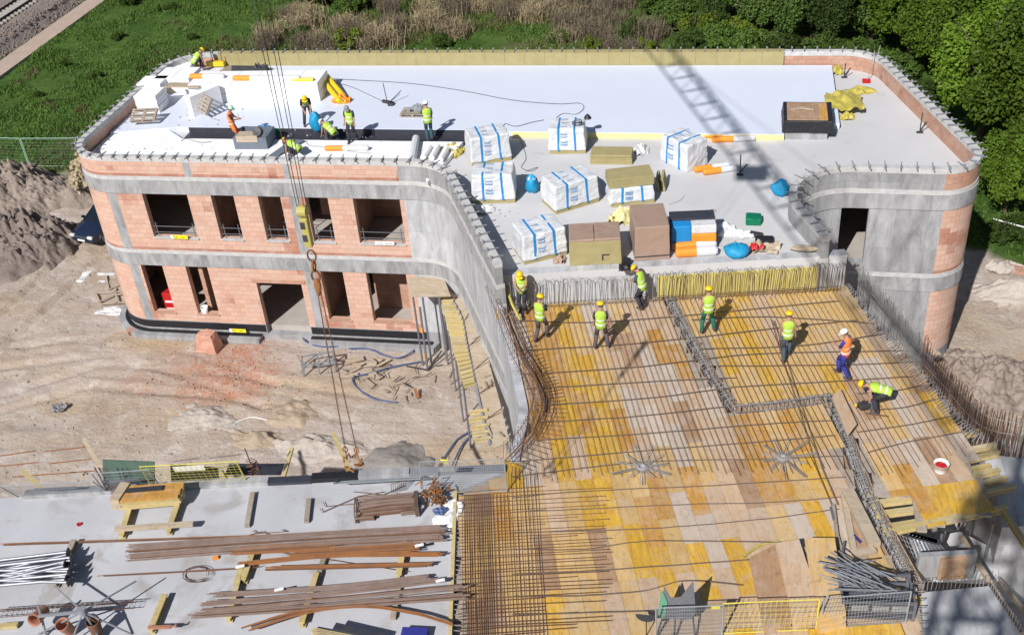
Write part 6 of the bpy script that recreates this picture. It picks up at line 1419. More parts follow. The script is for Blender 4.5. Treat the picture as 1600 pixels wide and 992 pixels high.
for a_, b_, lab, m_ in [((180, 826), (302, 818), 'long pale board lying across the two beams below the timber stack', 'timbp'), ((395, 770), (386, 822), 'narrow grey board lying alone right of the timber stack', 'timbg'), ((483, 780), (479, 815), 'short brown board lying on the slab below the crane chains', 'timbg'),
                        ((508, 868), (497, 900), 'short grey board under the rear bar bundles, middle', 'timbg'), ((624, 910), (614, 966), 'grey board under the right ends of the front bar bundles', 'timbg'), ((0, 978), (28, 976), 'yellow timber end at the lower left corner', 'timb')]:
    tag(MB().beam(P(*a_, ZD+(.06 if 'across' not in lab else .26)), P(*b_, ZD+(.06 if 'across' not in lab else .26)), .14, .1).build('board', m_), lab, 'board')
def bundle(pts, n, w, m, lab, z=.22, r=.016, name='bar_bundle', end=.15):
    P0 = [P(*p, ZD+z) for p in pts]; t = thing(name, lab, 'bar bundle', tuple(P0[0]))
    sp2 = spl(P0, 8) if len(P0) > 2 else [P0[0].lerp(P0[1], k/10) for k in range(11)]
    for i in range(n):
        ox = (i/(max(1, n-1))-.5)*w; oz = random.uniform(0, .06)*min(1, n/8); d = (sp2[-1]-sp2[0]).normalized(); nn = Vector((-d.y, d.x, 0)); j0, j1 = random.uniform(-end, end), random.uniform(-end, end)
        pts2 = [p+nn*(ox+random.uniform(-.006, .006))+Vector((0, 0, oz))+d*(j0+(j1-j0)*k/len(sp2)) for k, p in enumerate(sp2)]
        MB().tube(pts2, r, 5).build('bar', m if random.random() < .8 else ('rust' if m != 'rust' else 'rusto'), t, True)
    return t
M['barmauve'] = mat('weathered_bar', (.24, .175, .15), rough=.8, c2=(.17, .115, .09), scale=2.5, bump=0)
bundle([(203, 864), (430, 848), (693, 833)], 26, .62, 'barmauve', 'widest bundle of weathered steel bars across the middle of the slab')
bundle([(370, 862), (520, 854)], 14, .3, 'rusto', 'short rust-brown bar bundle in front of the widest bundle'); bundle([(455, 868), (560, 862), (650, 856)], 14, .3, 'rusto', 'orange rusty bar bundle reaching to the right beam')
bundle([(370, 882), (520, 868), (690, 866)], 7, .16, 'rusto', 'thin orange bar bundle just below the orange rusty bundle'); bundle([(422, 889), (675, 883)], 6, .12, 'rusto', 'narrow orange bar bundle ending before the joint')
bundle([(332, 930), (520, 918), (665, 902)], 7, .16, 'barmauve', 'weathered bar bundle topmost of the front group'); bundle([(318, 944), (500, 930), (690, 907)], 7, .14, 'barmauve', 'weathered bar bundle second of the front group'); bundle([(318, 956), (500, 940), (728, 917)], 8, .14, 'barmauve', 'weathered bar bundle third of the front group running over the joint'); bundle([(298, 963), (520, 948), (730, 932)], 8, .14, 'barmauve', 'weathered bar bundle lowest straight one, running over the joint')
bundle([(385, 984), (470, 958), (560, 948), (640, 958), (700, 975)], 7, .1, 'rusto', 'bowed orange bar bundle curving across the bottom of the slab')
bundle([(0, 851), (300, 841), (690, 827)], 3, .05, 'rust', 'long thin bars running from the left edge above the widest bundle', .1, .012); bundle([(155, 900), (360, 889), (400, 884)], 3, .05, 'rusto', 'few thin rusty bars below the widest bundle', .1, .012); bundle([(420, 860), (640, 893)], 1, .01, 'rust', 'single thin bar lying askew under the rear bundles', .05, .008)
for (px, py) in [(688, 907), (436, 921), (375, 885), (655, 852)]: tag(MB().box(-.12, -.04, 0, .12, .04, .03, Matrix.Translation(P(px, py, ZD+.34))@Matrix.Rotation(.4, 4, 'Z')).build('paper_tag', 'white'), 'small white tag tied to the end of a bar bundle', 'tag', 'white tags on the bar bundles')
t = thing('stirrup_pile', 'long brown bundle of packed stirrups lying near the rear right corner of the slab', 'stirrups', tuple(P(605, 805, ZD)))
aa, bb = P(556, 804, ZD), P(655, 793, ZD); d_ = (bb-aa).normalized(); n_ = Vector((-d_.y, d_.x, 0))
for i in range(70):
    f = i/69; o = random.uniform(-.36, .30); L0, L1 = random.uniform(0, .12), random.uniform(.88, 1.02)
    if o < -.2: L0, L1 = random.choice([(0, .3), (.72, 1.0)])
    z0 = .03+random.random()*(.34 if o > -.2 else .15); MB().tube([aa.lerp(bb, L0)+n_*o+Vector((0, 0, z0)), aa.lerp(bb, (L0+L1)/2)+n_*(o+random.uniform(-.04, .04))+Vector((0, 0, z0+.02)), aa.lerp(bb, L1)+n_*(o*1.05)+Vector((0, 0, z0))], .022, 5).build('long_bar', random.choice(['rust', 'barmauve', 'barmauve']), t, True)
for f in (.01, .04, .97, 1.0, .99, .95):
    p = aa.lerp(bb, f); MB().tube([p+n_*-.36+Vector((0, 0, .03)), p+n_*-.33+Vector((0, 0, .36)), p+n_*.3+Vector((0, 0, .38)), p+n_*.33+Vector((0, 0, .03))], .018, 5, closed=True).build('stirrup', 'bar', t, True)
t = thing('rusty_offcuts', 'heap of bright rusty steel offcuts in the rear right corner of the slab', 'offcuts', tuple(P(680, 782, ZD)))
for i in range(40): a_ = random.uniform(0, 6.28); p = Vector((random.gauss(0, .2), random.gauss(0, .17), random.uniform(.05, .45))); MB().tube([p, p+Vector((math.cos(a_)*.2, math.sin(a_)*.2, random.uniform(-.05, .2))), p+Vector((math.cos(a_+.8)*.25, math.sin(a_+.8)*.25, 0))], .025, 4).build('offcut', random.choice(['rusto', 'rusto', 'rust']), t)
t.location.z += 0
crumple('white_sheet', tuple(P(697, 805, ZD)), .42, .6, .08, 'white', 41, label='white torn sheet beside the rusty offcuts', cat='sheet'); crumple('blue_scrap', tuple(P(687, 799, ZD+.08)), .2, .16, .08, 'hose', 42, label='blue-grey scrap lying on the white torn sheet', cat='scrap')
for i, (pts, lab) in enumerate([([(552, 768), (610, 774), (622, 770)], 'bent rusty bar right of the hairpin bars'), ([(555, 777), (600, 772), (632, 758)], 'rusty bar crossing the bent bar behind the stirrup pile'), ([(505, 784), (508, 791), (550, 787), (600, 782), (598, 778)], 'long hairpin bar behind the stirrup pile'), ([(500, 794), (503, 800), (560, 775), (600, 768)], 'hairpin bar lying askew behind the stirrup pile'), ([(395, 828), (402, 833), (448, 830), (440, 827)], 'flat bar loop behind the widest bundle'), ([(388, 845), (380, 838), (410, 830), (425, 838)], 'thin bar loop at the rear of the widest bundle')]):
    tag(MB().tube([P(*p, ZD+.05) for p in pts], .012, 5).build('bent_bar', 'rust'), lab, 'bar')
for i in range(8): p = P(612+i*3.2, 770-i*.7, ZD); tag(MB().tube([p, p+Vector((.02, .02, .35)), p+Vector((.08, .02, .35))], .010, 4).build('small_hook', 'rust'), 'small rusty hook bar standing behind the stirrup pile', 'bar', 'rusty hook bars behind the stirrup pile')
t = thing('wire_coil', 'loose coil of thin grey wire lying on the slab', 'wire', tuple(P(305, 899, ZD)))
for i in range(4): MB().tube([(math.cos(a_)*(.33+.03*i)+.03*i, math.sin(a_)*(.24+.02*i), .03+.05*abs(math.sin(a_+i))) for a_ in np.arange(0, 6.2, .3)], .007, 4).build('wire', 'bar', t)
# galvanised props bundle at far left
t = thing('prop_bundle', 'bundle of bright galvanised tubes with black end plates at the left edge', 'props', tuple(P(60, 900, ZD)))
for i in range(24):
    ye = 862+(i % 12)*4.3; z0 = ZD+.25+(i//12)*.12; x1 = random.uniform(100, 112); yl = 882+((i*7) % 12)*3.6; a_ = P(-90, yl+4, z0); b_ = P(x1, ye, z0+random.uniform(0, .08))
    MB().tube([a_, b_], .045, 8).build('tube', 'steel', t, True)
    d = (b_-a_).normalized(); T = Matrix.Translation(b_)@d.to_track_quat('Z', 'Y').to_matrix().to_4x4(); MB().box(-.085, -.085, 0, .085, .085, .03, T).build('end_plate', 'dsteel', t, True)
h20b((118, 850), (88, 918), 'dark timber beam under the end plates of the galvanised tubes', 'timbg')
# lattice girder, tripod, clay pots
t = thing('lattice_girder', 'thin brown lattice girder lying across the lower left corner of the slab', 'lattice girder', tuple(P(100, 955, ZD)))
A, B = P(-40, 962, ZD+.55), P(212, 945, ZD+.2); d = (B-A).normalized(); n = Vector((-d.y, d.x, 0)); L = (B-A).length
for o_ in (n*.1+Vector((0, 0, 0)), -n*.1, Vector((0, 0, .18))): MB().tube([A+o_, B+o_], .010, 4).build('chord', 'rust', t, True)
z_ = MB(); k = int(L/.14)
for i in range(k):
    p = A+d*(i*.14); q = A+d*((i+.5)*.14); r_ = A+d*((i+1)*.14); z_.tube([p+n*.1, q+Vector((0, 0, .18)), r_+n*.1], .006, 4, caps=False); z_.tube([p-n*.1, q+Vector((0, 0, .18)), r_-n*.1], .006, 4, caps=False)
z_.build('lacing', 'rust', t, True)
t = thing('prop_tripod', 'grey folding prop tripod standing at the lower left of the slab', 'tripod', tuple(P(125, 965, ZD)))
hub = P(130, 955, ZD+.85)
for q in [(85, 915), (213, 907), (60, 990), (205, 990), (110, 1005), (160, 1005)]: MB().beam(hub, P(*q, ZD+(.02 if q[1] > 950 else .7)), .035, .035).build('leg', 'grey', t, True)
MB().tube([P(72, 992, ZD), P(60, 945, ZD+.9)], .035, 6).build('post', 'grey', t, True); MB().beam(P(60, 962, ZD+.8), hub, .05, .08).build('cross_bar', 'grey', t, True); MB().lathe([(.1, -.1), (.1, .12)], 10, Matrix.Translation(hub)).build('hub', 'grey', t, True)
for (px, py, lab, rx) in [(110, 985, 'open terracotta pot tipped toward the camera by the tripod', .35), (153, 990, 'dark brown clay pipe standing beside the tripod', 0), (70, 952, 'terracotta pot lying on the lattice girder', 1.3)]:
    c = P(px, py, ZD+(.45 if px == 70 else .1)); t = thing('clay_pipe', lab, 'clay pipe', tuple(c)); T = Matrix.Rotation(rx, 4, 'X'); MB().lathe([(.14, 0), (.17, .42), (.18, .5), (.165, .5), (.15, .42), (.12, .02)], 18, T, cap=False).build('pipe_wall', 'terra' if px != 153 else 'rust', t, smooth=True)
t = thing('screw_clamp', 'reddish screw clamp lying across the lone yellow beam at the bottom', 'clamp', tuple(P(250, 982, ZD+.22))); MB().beam((-.3, -.03, .05), (.3, .06, .05), .08, .06).build('bar', 'terra', t); MB().tube([(.3, .06, .05), (.42, .1, .06), (.4, .14, .1)], .025, 6).build('hook', 'terra', t)
t = thing('board_pile', 'pile of yellow planks and a dark board cut by the bottom edge of the picture', 'timber stack', tuple(P(540, 985, ZD)))
for i in range(5): MB().beam(P(488-i*2+i*4, 984+i*3, ZD+.1+i*.03), P(560+i*10, 998+i*4, ZD+.1+i*.03), .14, .06).build('plank', 'timbp' if i % 2 else 'timb', t, True)
MB().beam(P(523, 978, ZD+.3), P(600, 996, ZD+.3), .2, .08).build('dark_board', 'navy', t, True); MB().beam(P(628, 990, ZD+.15), P(668, 992, ZD+.15), .3, .2).build('blue_case', 'c_blue', t, True)
tag(MB().lathe([(.06, 0), (.07, .05), (.05, .05), (.045, .01)], 12, Matrix.Translation(P(124, 820, ZD-.02))).build('pipe_plug', 'red'), 'small red pipe plug set in the slab left of the timber stack', 'cap')
tag(MB().box(-.08, -.05, 0, .08, .05, .05, Matrix.Translation(P(337, 872, ZD))@Matrix.Rotation(.5, 4, 'Z')).build('brick_piece', 'orange'), 'small orange piece lying in front of the widest bundle', 'piece')
# =================== the ground between ===================
t = thing('brick_block', 'orange clay block mass wrapped in torn film at the foot of the building', 'brick pack', tuple(P(330, 545)), -.1)
lumpy(MB().box(-.55, -.4, 0, .5, .35, .95, taper=.72).build('block_mass', mat('orange_clay', (.58, .34, .26), c2=(.46, .22, .15), scale=3), t, bevel=.03), .15)
t = thing('steel_trestle', 'grey steel frame of crossed angles standing on the sand before the right windows', 'steel frame', tuple(P(500, 580)), .35)
for z in (.05, .7):
    for b_ in (((-.7, -.35), (.7, -.35)), ((.7, -.35), (.7, .35)), ((.7, .35), (-.7, .35)), ((-.7, .35), (-.7, -.35))): MB().beam((*b_[0], z), (*b_[1], z), .06, .06).build('bar', 'grey', t)
for x, y in ((-.7, -.35), (.7, -.35), (.7, .35), (-.7, .35), (0, -.35), (0, .35)): MB().beam((x, y, 0), (x, y, .7), .06, .06).build('post', 'grey', t)
MB().beam((-.7, -.35, .7), (0, .35, .7), .05, .05).build('brace', 'grey', t); MB().beam((.7, -.35, .7), (0, .35, .7), .05, .05).build('brace', 'grey', t)
for i, (px, py, l, w_, a_) in enumerate([(553, 566, .9, .35, .5), (570, 573, 1.1, .3, .2), (546, 590, .8, .25, .3), (585, 588, .9, .3, -.6), (600, 570, .7, .12, .9), (578, 600, .7, .1, -.7), (558, 580, 1.1, .1, .9), (590, 565, .5, .25, -.4)]):
    c = P(px, py); tag(MB().box(-l/2, -w_/2, .1, l/2, w_/2, .14, Matrix.Translation(c)@Matrix.Rotation(a_, 4, 'Z')).build('timber_offcut', 'timbp'), 'pale timber offcut lying on the sand right of the steel frame', 'timber', 'timber offcuts right of the steel frame')
for pts, lab in [([(482, 510), (472, 522), (480, 538), (510, 545), (560, 540), (600, 537), (640, 535), (655, 530), (650, 548), (625, 562), (600, 558), (575, 548), (545, 548)], 'blue hose looping in front of the right windows'), ([(660, 568), (620, 575), (575, 587), (552, 594), (560, 610), (585, 626), (620, 632)], 'blue hose snaking past the timber offcuts'), ([(733, 678), (715, 690), (700, 710), (692, 722)], 'blue pipe running up to the slab edge'), ([(738, 682), (722, 700), (705, 735)], 'second blue pipe running to the mesh barrier'), ([(366, 668), (372, 662), (395, 655), (420, 660)], 'thin white hose end on the sand')]:
    tag(MB().tube([p+Vector((0, 0, .12)) for p in spl([P(*q) for q in pts])], .035 if 'white' not in lab else .02, 6).build('hose', 'hose' if 'white' not in lab else 'white'), lab, 'hose')
for i in range(16):
    c = P(random.uniform(600, 720), random.uniform(590, 640)); a_ = random.uniform(0, 3); l = random.uniform(.2, .7); tag(MB().beam(c+Vector((0, 0, .1)), c+Vector((math.cos(a_)*l, math.sin(a_)*l, .12)), .05, .03).build('timber_offcut', 'timbg'), 'grey timber scrap scattered on the sand left of the joist walkway', 'timber', 'timber scraps left of the walkway')
tag(MB().beam(P(648, 607, .3), P(654, 622, .1), .12, .06).build('timber_offcut', 'rusto'), 'upright reddish board end on the sand', 'timber')
t = thing('site_debris', 'dark twigs and scraps of reinforcement lying on the sand', 'debris', tuple(P(615, 585)))
for i in range(26): c = P(random.gauss(600, 35), random.gauss(590, 14), .12); a_ = random.uniform(0, 3); MB().tube([c, c+Vector((math.cos(a_)*.35, math.sin(a_)*.35, random.uniform(0, .15)))], .018, 4).build('scrap_bar', 'dsteel', t, True)
t = thing('broken_crate', 'broken timber frame lying on the sand left of the building corner', 'timber frame', tuple(P(175, 465)))
for a_, b_ in [((150, 458), (195, 455)), ((195, 455), (200, 472)), ((200, 472), (156, 475)), ((156, 475), (150, 458)), ((165, 430), (170, 452)), ((155, 472), (180, 460)), ((180, 450), (183, 474)), ((183, 460), (198, 458)), ((170, 452), (190, 444))]: MB().beam(P(*a_, .25), P(*b_, .25), .08, .05).build('batten', 'timbp', t, True)
crumple('torn_film', tuple(P(170, 435)), 1.6, .7, .15, 'wrap', 51, label='grey-white torn film on the sand left of the building', cat='film'); crumple('torn_film', tuple(P(176, 488)), 1.0, .35, .12, 'wrap', 52, label='torn film below the broken timber frame', cat='film'); crumple('torn_film', tuple(P(92, 638)), .35, .3, .15, 'band', 53, label='small grey film scrap alone on the sand', cat='film')
tag(MB().beam(P(198, 520, .15), P(213, 512, .15), .25, .15).build('brick_piece', 'brickbit'), 'broken red block at the left corner of the footing', 'brick')
crumple('rubble', tuple(P(1570, 420)), .9, .5, .35, 'soilp', 54, label='pale rubble lump at the right edge by the grass', cat='rubble'); tag(MB().box(-.5, -.25, 0, .5, .25, .2, Matrix.Translation(P(1592, 425))@Matrix.Rotation(-.3, 4, 'Z')).build('brick_slab', 'brickbit'), 'flat red brick slab at the right edge', 'brick')
tag(MB().tube([p+Vector((0, 0, .05)) for p in spl([P(*q) for q in [(1478, 568), (1498, 560), (1510, 566), (1495, 573), (1470, 572)]])], .05, 6).build('white_cable', 'white'), 'white cable loop on the ground beyond the bar fence', 'cable')
tag(MB().blob(P(1462, 552, 1.8), (.22, .12, .1), 4).build('cable_bundle', 'timbp'), 'yellow-white bundle at the lower corner of the brick end wall', 'bundle')
# ladders/props at the concave corner and joist walkway
cs2 = lambda x, y, z=3.4: P(x, y, z)
wk = thing('joist_walkway', 'curving row of yellow timber joists beside the tall pale wall', 'walkway', tuple(P(715, 530, 3.2)))
L_ = spl([P(*p, 3.2) for p in [(683, 463), (696, 500), (706, 540), (716, 575), (725, 605)]], 10); Rr = spl([P(*p, 3.2) for p in [(702, 462), (722, 500), (730, 540), (736, 570), (742, 600)]], 10)
n_ = 21
for i in range(n_):
    k = i/(n_-1)*(len(L_)-1.001); k0 = int(k); p = L_[k0].lerp(L_[k0+1], k-k0); q = Rr[k0].lerp(Rr[k0+1], k-k0); h20(MB(), p, q, .13, .18).build('joist', 'timb', wk, True)
for (a_, b_) in [((734, 648), (762, 645)), ((733, 660), (763, 656)), ((737, 672), (765, 668)), ((738, 682), (766, 678)), ((742, 692), (768, 688))]: h20(MB(), P(*a_, 3.2), P(*b_, 3.2), .11, .18).build('joist', 'timb', wk, True)
for pts in ([(702, 462), (722, 500), (730, 540), (740, 580), (752, 640), (766, 695)],): MB().tube([p+Vector((0, 0, .05)) for p in spl([P(*q, 3.2) for q in pts])], .07, 5).build('side_rail', 'grey', wk, True)
for k in (3, 14, 26, 38): MB().tube([Vector((L_[k].x, L_[k].y, 0)), L_[k]], .04, 6).build('prop', 'steel', wk, True)
lp = thing('wall_walkway', 'curved plank walkway of worn timber between the joists and the tall pale wall', 'walkway', tuple(P(750, 560, 3.3)))
WI = spl([P(*p, 3.3) for p in [(700, 455), (722, 490), (733, 540), (744, 590), (756, 640), (772, 700)]], 8); WO = [Vector((MAIN.at(MAIN.L-.1).x, MAIN.at(MAIN.L-.1).y, 3.3))]
WO = spl([P(*p, 3.3) for p in [(716, 440), (738, 470), (756, 530), (768, 580), (782, 632), (796, 690)]], 8)
mb = MB()
for i in range(len(WI)): mb.v += [WI[i], WO[i], WI[i]+Vector((0, 0, -.04)), WO[i]+Vector((0, 0, -.04))]
for i in range(len(WI)-1): a_ = i*4; mb.face([a_, a_+1, a_+5, a_+4]); mb.face([a_+2, a_+6, a_+7, a_+3]); mb.face([a_, a_+4, a_+6, a_+2]); mb.face([a_+1, a_+3, a_+7, a_+5])
mb.build('plank_deck', 'timbp', lp, True)
for i in range(9): k = random.randrange(2, len(WI)-3); p = WI[k].lerp(WO[k], random.random())+Vector((0, 0, .05)); MB().beam(p, p+Vector((random.uniform(-.4, .4), random.uniform(-.5, .5), .05)), .05, .04).build('loose_batten', 'timbg', lp, True)
for k in range(4, len(WI)-2, 6): MB().tube([WI[k], WO[k]+Vector((0, 0, .3))], .02, 4).build('tie_bar', 'rust', lp, True)
t = thing('corner_platform', 'square plywood platform in the concave corner beside the lower right window', 'platform', tuple(P(670, 445, 3.7)))
MB().prism([xy(*q, 3.75) for q in [(637, 425), (692, 430), (704, 462), (641, 463)]], 3.7, 3.75).build('platform_board', 'timbp', t, True)
for q in [(645, 462), (660, 463), (686, 461)]: p = P(*q, 3.7); MB().tube([(p.x, p.y, 0), (p.x, p.y, 3.7)], .045, 6).build('prop', 'steel', t, True)
t = thing('grey_shutters', 'upright grey shutter boards standing under the corner platform', 'shutters', tuple(P(670, 530)))
for i, px in enumerate((652, 664, 680)): p = P(px, 528); MB().box(p.x, p.y+.3, 0, p.x+.42, p.y+.36, 3.0).build('board', 'band', t, True)
t = thing('push_pull_prop', 'slanting push-pull prop with orange marks beside the corner platform', 'prop', tuple(P(665, 575))); MB().tube([P(668, 576, .1), P(656, 480, 3.2)], .05, 8).build('tube', 'steel', t, True); MB().tube([P(659.5, 520, 2.0), P(658.5, 512, 2.2)], .055, 8).build('orange_sleeve', 'orange', t, True); MB().tube([P(665, 560, .5), P(664.5, 553, .75)], .055, 8).build('orange_sleeve', 'orange', t, True); MB().beam(P(668, 578, .1), P(690, 548, .6), .05, .05).build('brace', 'dsteel', t, True); MB().beam(P(668, 578, .1), P(635, 572, .1), .05, .05).build('brace', 'dsteel', t, True)
p = P(673, 540); tag(MB().tube([(p.x, p.y, .1), (p.x-.1, p.y+.3, 3.0)], .05, 7).build('prop', 'steel'), 'vertical prop in front of the grey shutter boards', 'prop')
# red cabinet, bucket and steps inside the openings
t = thing('red_cabinet', 'red cabinet inside the lower left window', 'cabinet', (-25.75, 40.4, .6)); MB().box(-.4, -.3, 0, .4, .3, 1.3).build('cabinet_body', 'red', t, bevel=.02); MB().box(-.3, -.32, .2, .3, -.305, .5).build('label_plate', 'white', t); MB().box(-.3, -.32, .8, .3, -.305, .9).build('label_plate', 'white', t)
t = thing('bucket', 'white bucket on the sill of the second lower window', 'bucket', tuple(Vector((-23.85, 39.62, 1.25)))); MB().lathe([(.14, 0), (.18, .32), (.17, .32), (.13, .02)], 14, cap=False).build('bucket_wall', 'white', t, smooth=True)
t = thing('scaffold_frame', 'dark scaffold ladder standing inside the third upper window', 'scaffold', (-19.3, 40.6, 4.66))
for x in (-.35, .35): MB().tube([(x, 0, 0), (x, .3, 2.9)], .025, 6).build('stile', 'steel', t)
for i in range(8): MB().tube([(-.35, i*.035, .3+i*.33), (.35, i*.035, .3+i*.33)], .018, 5).build('rung', 'steel', t)
# green fence, rope line, car
def sitefence(lab, a, b):
    A, B = P(*a), P(*b); d = B-A; L = d.length; t = thing('site_fence', lab, 'fence', tuple(A), math.atan2(d.y, d.x)); m = 'fencegreen'
    f = MB(); [f.tube([(x, 0, 0), (x, 0, 2.0)], .03, 6) for x in (0, L)]; [f.tube([(0, 0, z), (L, 0, z)], .022, 5) for z in (.1, 2.0)]; f.build('frame', m, t)
    g = MB(); [g.tube([(i*L/30, 0, .1), (i*L/30, 0, 2.0)], .002, 3, caps=False) for i in range(1, 30)]; [g.tube([(0, 0, .1+i*.2), (L, 0, .1+i*.2)], .003, 3, caps=False) for i in range(1, 10)]; g.build('wire_mesh', m, t); MB().box(-.25, -.3, 0, .25, .3, .14).build('concrete_foot', 'conc', t)
M['fencegreen'] = mat('pale_green_wire', (.35, .55, .42), rough=.5, bump=0)
sitefence('pale green mesh fence panel at the left edge of the grass', (-90, 258), (46, 262)); sitefence('pale green mesh fence panel ending at the left corner of the building', (48, 262), (132, 262))
tag(MB().tube([P(1552, 342, 1.0), P(1600, 355, .9), P(1680, 375, .9)], .03, 5).build('barrier_line', 'white'), 'white line strung across the grass at the right edge', 'line')
c = P(153, 382); t = thing('parked_car', 'dark blue hatchback half hidden behind the left end of the building', 'car', (c.x-.15, c.y+1.7, 0), R_(-14))
b = MB()                                    # car: body loft, nose toward -y
secs = [(-2.1, .70, .35, .62), (-1.95, .84, .28, .75), (-1.2, .88, .25, .92), (-.75, .89, .25, .98), (1.4, .89, .25, 1.0), (2.0, .85, .28, .95), (2.15, .7, .4, .8)]
for (y, wd, z0, z1) in secs: b.v += [Vector((x*wd, y, z)) for x, z in ((-1, z0), (1, z0), (1.0, (z0+z1)/2), (.93, z1-.03), (.5, z1), (-.5, z1), (-.93, z1-.03), (-1.0, (z0+z1)/2))]
for i in range(len(secs)-1):
    for j in range(8): b.face([i*8+j, i*8+(j+1) % 8, (i+1)*8+(j+1) % 8, (i+1)*8+j][::-1])
b.face(list(range(8))); b.face([(len(secs)-1)*8+j for j in range(8)][::-1]); b.build('body', 'carp', t, smooth=True)
b = MB(); b.v += [Vector(v) for v in [(-.8, -.95, .95), (.8, -.95, .95), (.84, 1.9, .98), (-.84, 1.9, .98), (-.6, -.15, 1.45), (.6, -.15, 1.45), (.6, 1.45, 1.48), (-.6, 1.45, 1.48)]]
for q in ((0, 1, 5, 4), (1, 2, 6, 5), (2, 3, 7, 6), (3, 0, 4, 7)): b.face(list(q))
b.build('windows', 'glass', t); b = MB(); b.box(-.6, -.17, 1.44, .6, 1.47, 1.49); b.build('roof', 'carp', t, bevel=.02)
for s in (-1, 1):
    MB().box(s*.62-.16, -2.12, .58, s*.62+.16, -1.98, .72).build('headlight', 'reflect', t, bevel=.02)
    for y in (-1.35, 1.35): w_ = MB().lathe([(.02, -.11), (.31, -.11), (.33, -.05), (.33, .05), (.31, .11), (.02, .11)], 18, Matrix.Translation((s*.82, y, .33))@Matrix.Rotation(R_(90), 4, 'Y')).build('wheel', 'black', t); MB().lathe([(.02, -.12), (.2, -.12), (.2, .12), (.02, .12)], 12, Matrix.Translation((s*.83, y, .33))@Matrix.Rotation(R_(90), 4, 'Y')).build('rim', 'steel', w_)
    MB().box(s*.98-.08, -.75, .95, s*.98+.08, -.6, 1.05).build('mirror', 'carp', t)
MB().box(-.25, -2.14, .4, .25, -2.11, .5).build('number_plate', 'white', t); MB().box(-.5, -2.12, .62, .5, -2.1, .66).build('grille_strip', 'steel', t)
# =================== tower crane ===================
cr = thing('tower_crane', 'yellow tower crane whose hook block and chains hang before the building', 'tower crane', (-.9, -1.6, 0))
cy = mat('crane_yellow', (.42, .36, .10), rough=.5, var=.1, bump=0); M['crane'] = cy
m_ = MB(); W = .8
for x in (-W, W):
    for y in (-W, W): m_.beam((x, y, -1), (x, y, 29.6), .16, .16)
z = 0
while z < 29:
    for (a_, b_) in (((-W, -W), (W, -W)), ((W, -W), (W, W)), ((W, W), (-W, W)), ((-W, W), (-W, -W))): m_.beam((*a_, z), (*b_, z), .08, .08); m_.beam((*a_, z), (*b_, z+1.6), .07, .07)
    z += 1.6
m_.build('mast', 'crane', cr)
MB().lathe([(.85, 29.5), (.9, 29.9), (.9, 30.3), (.7, 30.4)], 20).build('slewing_ring', 'grey', cr)
jd = (Vector((-7.45, 16.4))-Vector((-.9, -1.6))).normalized(); jd3 = Vector((jd.x, jd.y, 0)); jn = Vector((-jd.y, jd.x, 0)); jb = MB(); JL = 46
zb, zt = 30.6, 31.7
for s in (-.5, .5): jb.beam(jn*s+Vector((0, 0, zb))-jd3*11, jn*s+jd3*JL+Vector((0, 0, zb)), .075, .075)
jb.beam(Vector((0, 0, zt)), jd3*JL+Vector((0, 0, zt)), .07, .07)
k = 0.
while k < JL-1.5:
    for s in (-.55, .55): jb.beam(jd3*k+jn*s+Vector((0, 0, zb)), jd3*(k+.8)+Vector((0, 0, zt)), .045, .045); jb.beam(jd3*(k+.8)+Vector((0, 0, zt)), jd3*(k+1.6)+jn*s+Vector((0, 0, zb)), .045, .045)
    jb.beam(jd3*k-jn*.55+Vector((0, 0, zb)), jd3*k+jn*.55+Vector((0, 0, zb)), .06, .06); k += 1.6
jb.build('jib', 'crane', cr)
cw_ = MB(); cw_.box(-11, -.6, 29.6, -9.4, .6, 31.0, Matrix(((jd.x, -jd.y, 0, 0), (jd.y, jd.x, 0, 0), (0, 0, 1, 0), (0, 0, 0, 1)))); cw_.build('counterweight', 'conc', cr)
MB().beam((0, 0, 30.3), (0, 0, 36.5), .25, .25).build('apex_post', 'crane', cr); MB().tube([(0, 0, 36.4), jd3*28+Vector((0, 0, zt))], .015, 5).build('tie_rod', 'crane', cr); MB().tube([(0, 0, 36.4), -jd3*10+Vector((0, 0, zb))], .015, 5).build('tie_rod', 'crane', cr)
hk = Vector((-7.45, 16.4, 0))
tr = MB().box(-.6, -.5, 30.2, .6, .5, 30.5, Matrix.Translation(hk)).build('trolley', 'crane', cr, True)
for dx, dy in ((-.16, -.05), (-.12, .08), (.12, -.08), (.16, .05)): MB().tube([hk+Vector((dx*1.3, dy*1.3, 30.2)), hk+Vector((dx*.5, dy*.5, 20.0))], .007, 4).build('hoist_rope', 'dsteel', cr, True)
hb = MB().box(-.07, -.07, 19.2, .07, .07, 19.8, Matrix.Translation(hk)).build('hook_block', 'crane', cr, True, bevel=.02)
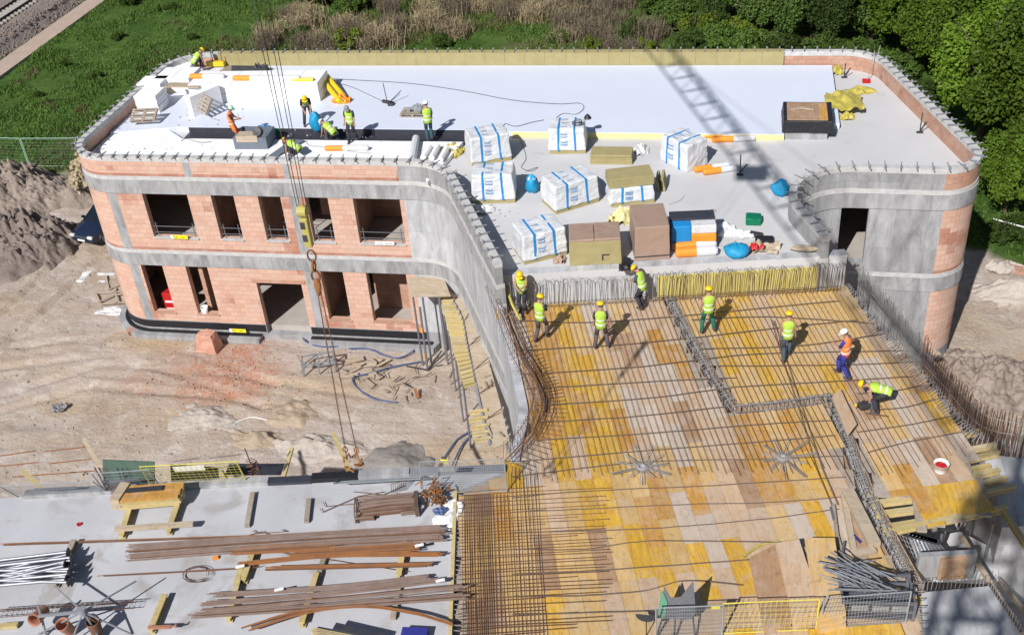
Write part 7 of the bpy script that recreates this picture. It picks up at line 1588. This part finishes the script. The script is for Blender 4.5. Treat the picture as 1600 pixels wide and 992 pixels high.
hbm = MB(); [hbm.box(-.073, -.073, z_, .02, .073, z_+.14, Matrix.Translation(hk)) for z_ in (19.33, 19.59)]; hbm.build('block_stripe', 'dsteel', hb)
for o_ in bpy.data.objects:
    if o_.name.startswith('block_stripe'): o_.matrix_parent_inverse = Matrix()
hbm = MB().lathe([(.02, -.09), (.11, -.08), (.11, .08), (.02, .09)], 14, Matrix.Translation(hk+Vector((0, 0, 19.93)))@Matrix.Rotation(R_(90), 4, 'Y')).build('sheave', 'crane', cr, True)
sl_ = thing('chain_sling', 'rusty lifting chains hanging from the crane hook over the sand', 'chain sling', tuple(hk+Vector((0, 0, 19.08))))
def ring(c, r, tr_, ax): return MB().tube([Vector(c)+(Vector((math.cos(a_)*r, 0, math.sin(a_)*r*1.5)) if ax else Vector((0, math.cos(a_)*r, math.sin(a_)*r*1.5))) for a_ in np.arange(0, 6.28, .5)], tr_, 5, closed=True)
ring((0, 0, -.08), .08, .018, 1).build('top_ring', 'rust', sl_); ring((0, 0, -.30), .07, .025, 0).build('top_ring', 'rusto', sl_); ring((0, 0, -.52), .08, .022, 1).build('top_ring', 'rust', sl_)
MB().blob((0, 0, -.75), (.07, .06, .18), 5).build('chain_clutch', 'rusto', sl_)
for s in (-1, 1):
    ch = MB(); n_ = 64
    for i in range(n_):
        f = i/n_; c = Vector((s*(.02+.10*f), s*.02, -.85-4.2*f)); L_h = .048
        ch.tube([c+Vector((0, 0, L_h)), c+Vector(((.018, 0, 0) if i % 2 else (0, .018, 0))), c-Vector((0, 0, L_h)), c-Vector(((.018, 0, 0) if i % 2 else (0, .018, 0)))], .007, 4, closed=True)
    ch.build('chain', 'rust', sl_); ring((s*.12, 0, -4.75), .05, .014, 1).build('chain_link', 'rusto', sl_)
hx = MB()
for i in range(9): a_ = i*.75; c = Vector((math.cos(a_)*.12, math.sin(a_)*.1, -5.1+random.uniform(-.1, .1))); hx.tube([c, c+Vector((math.cos(a_)*.08, math.sin(a_)*.08, .06)), c+Vector((math.cos(a_+1)*.1, math.sin(a_+1)*.1, -.02))], .025, 5)
hx.build('hook_cluster', 'rusto', sl_)
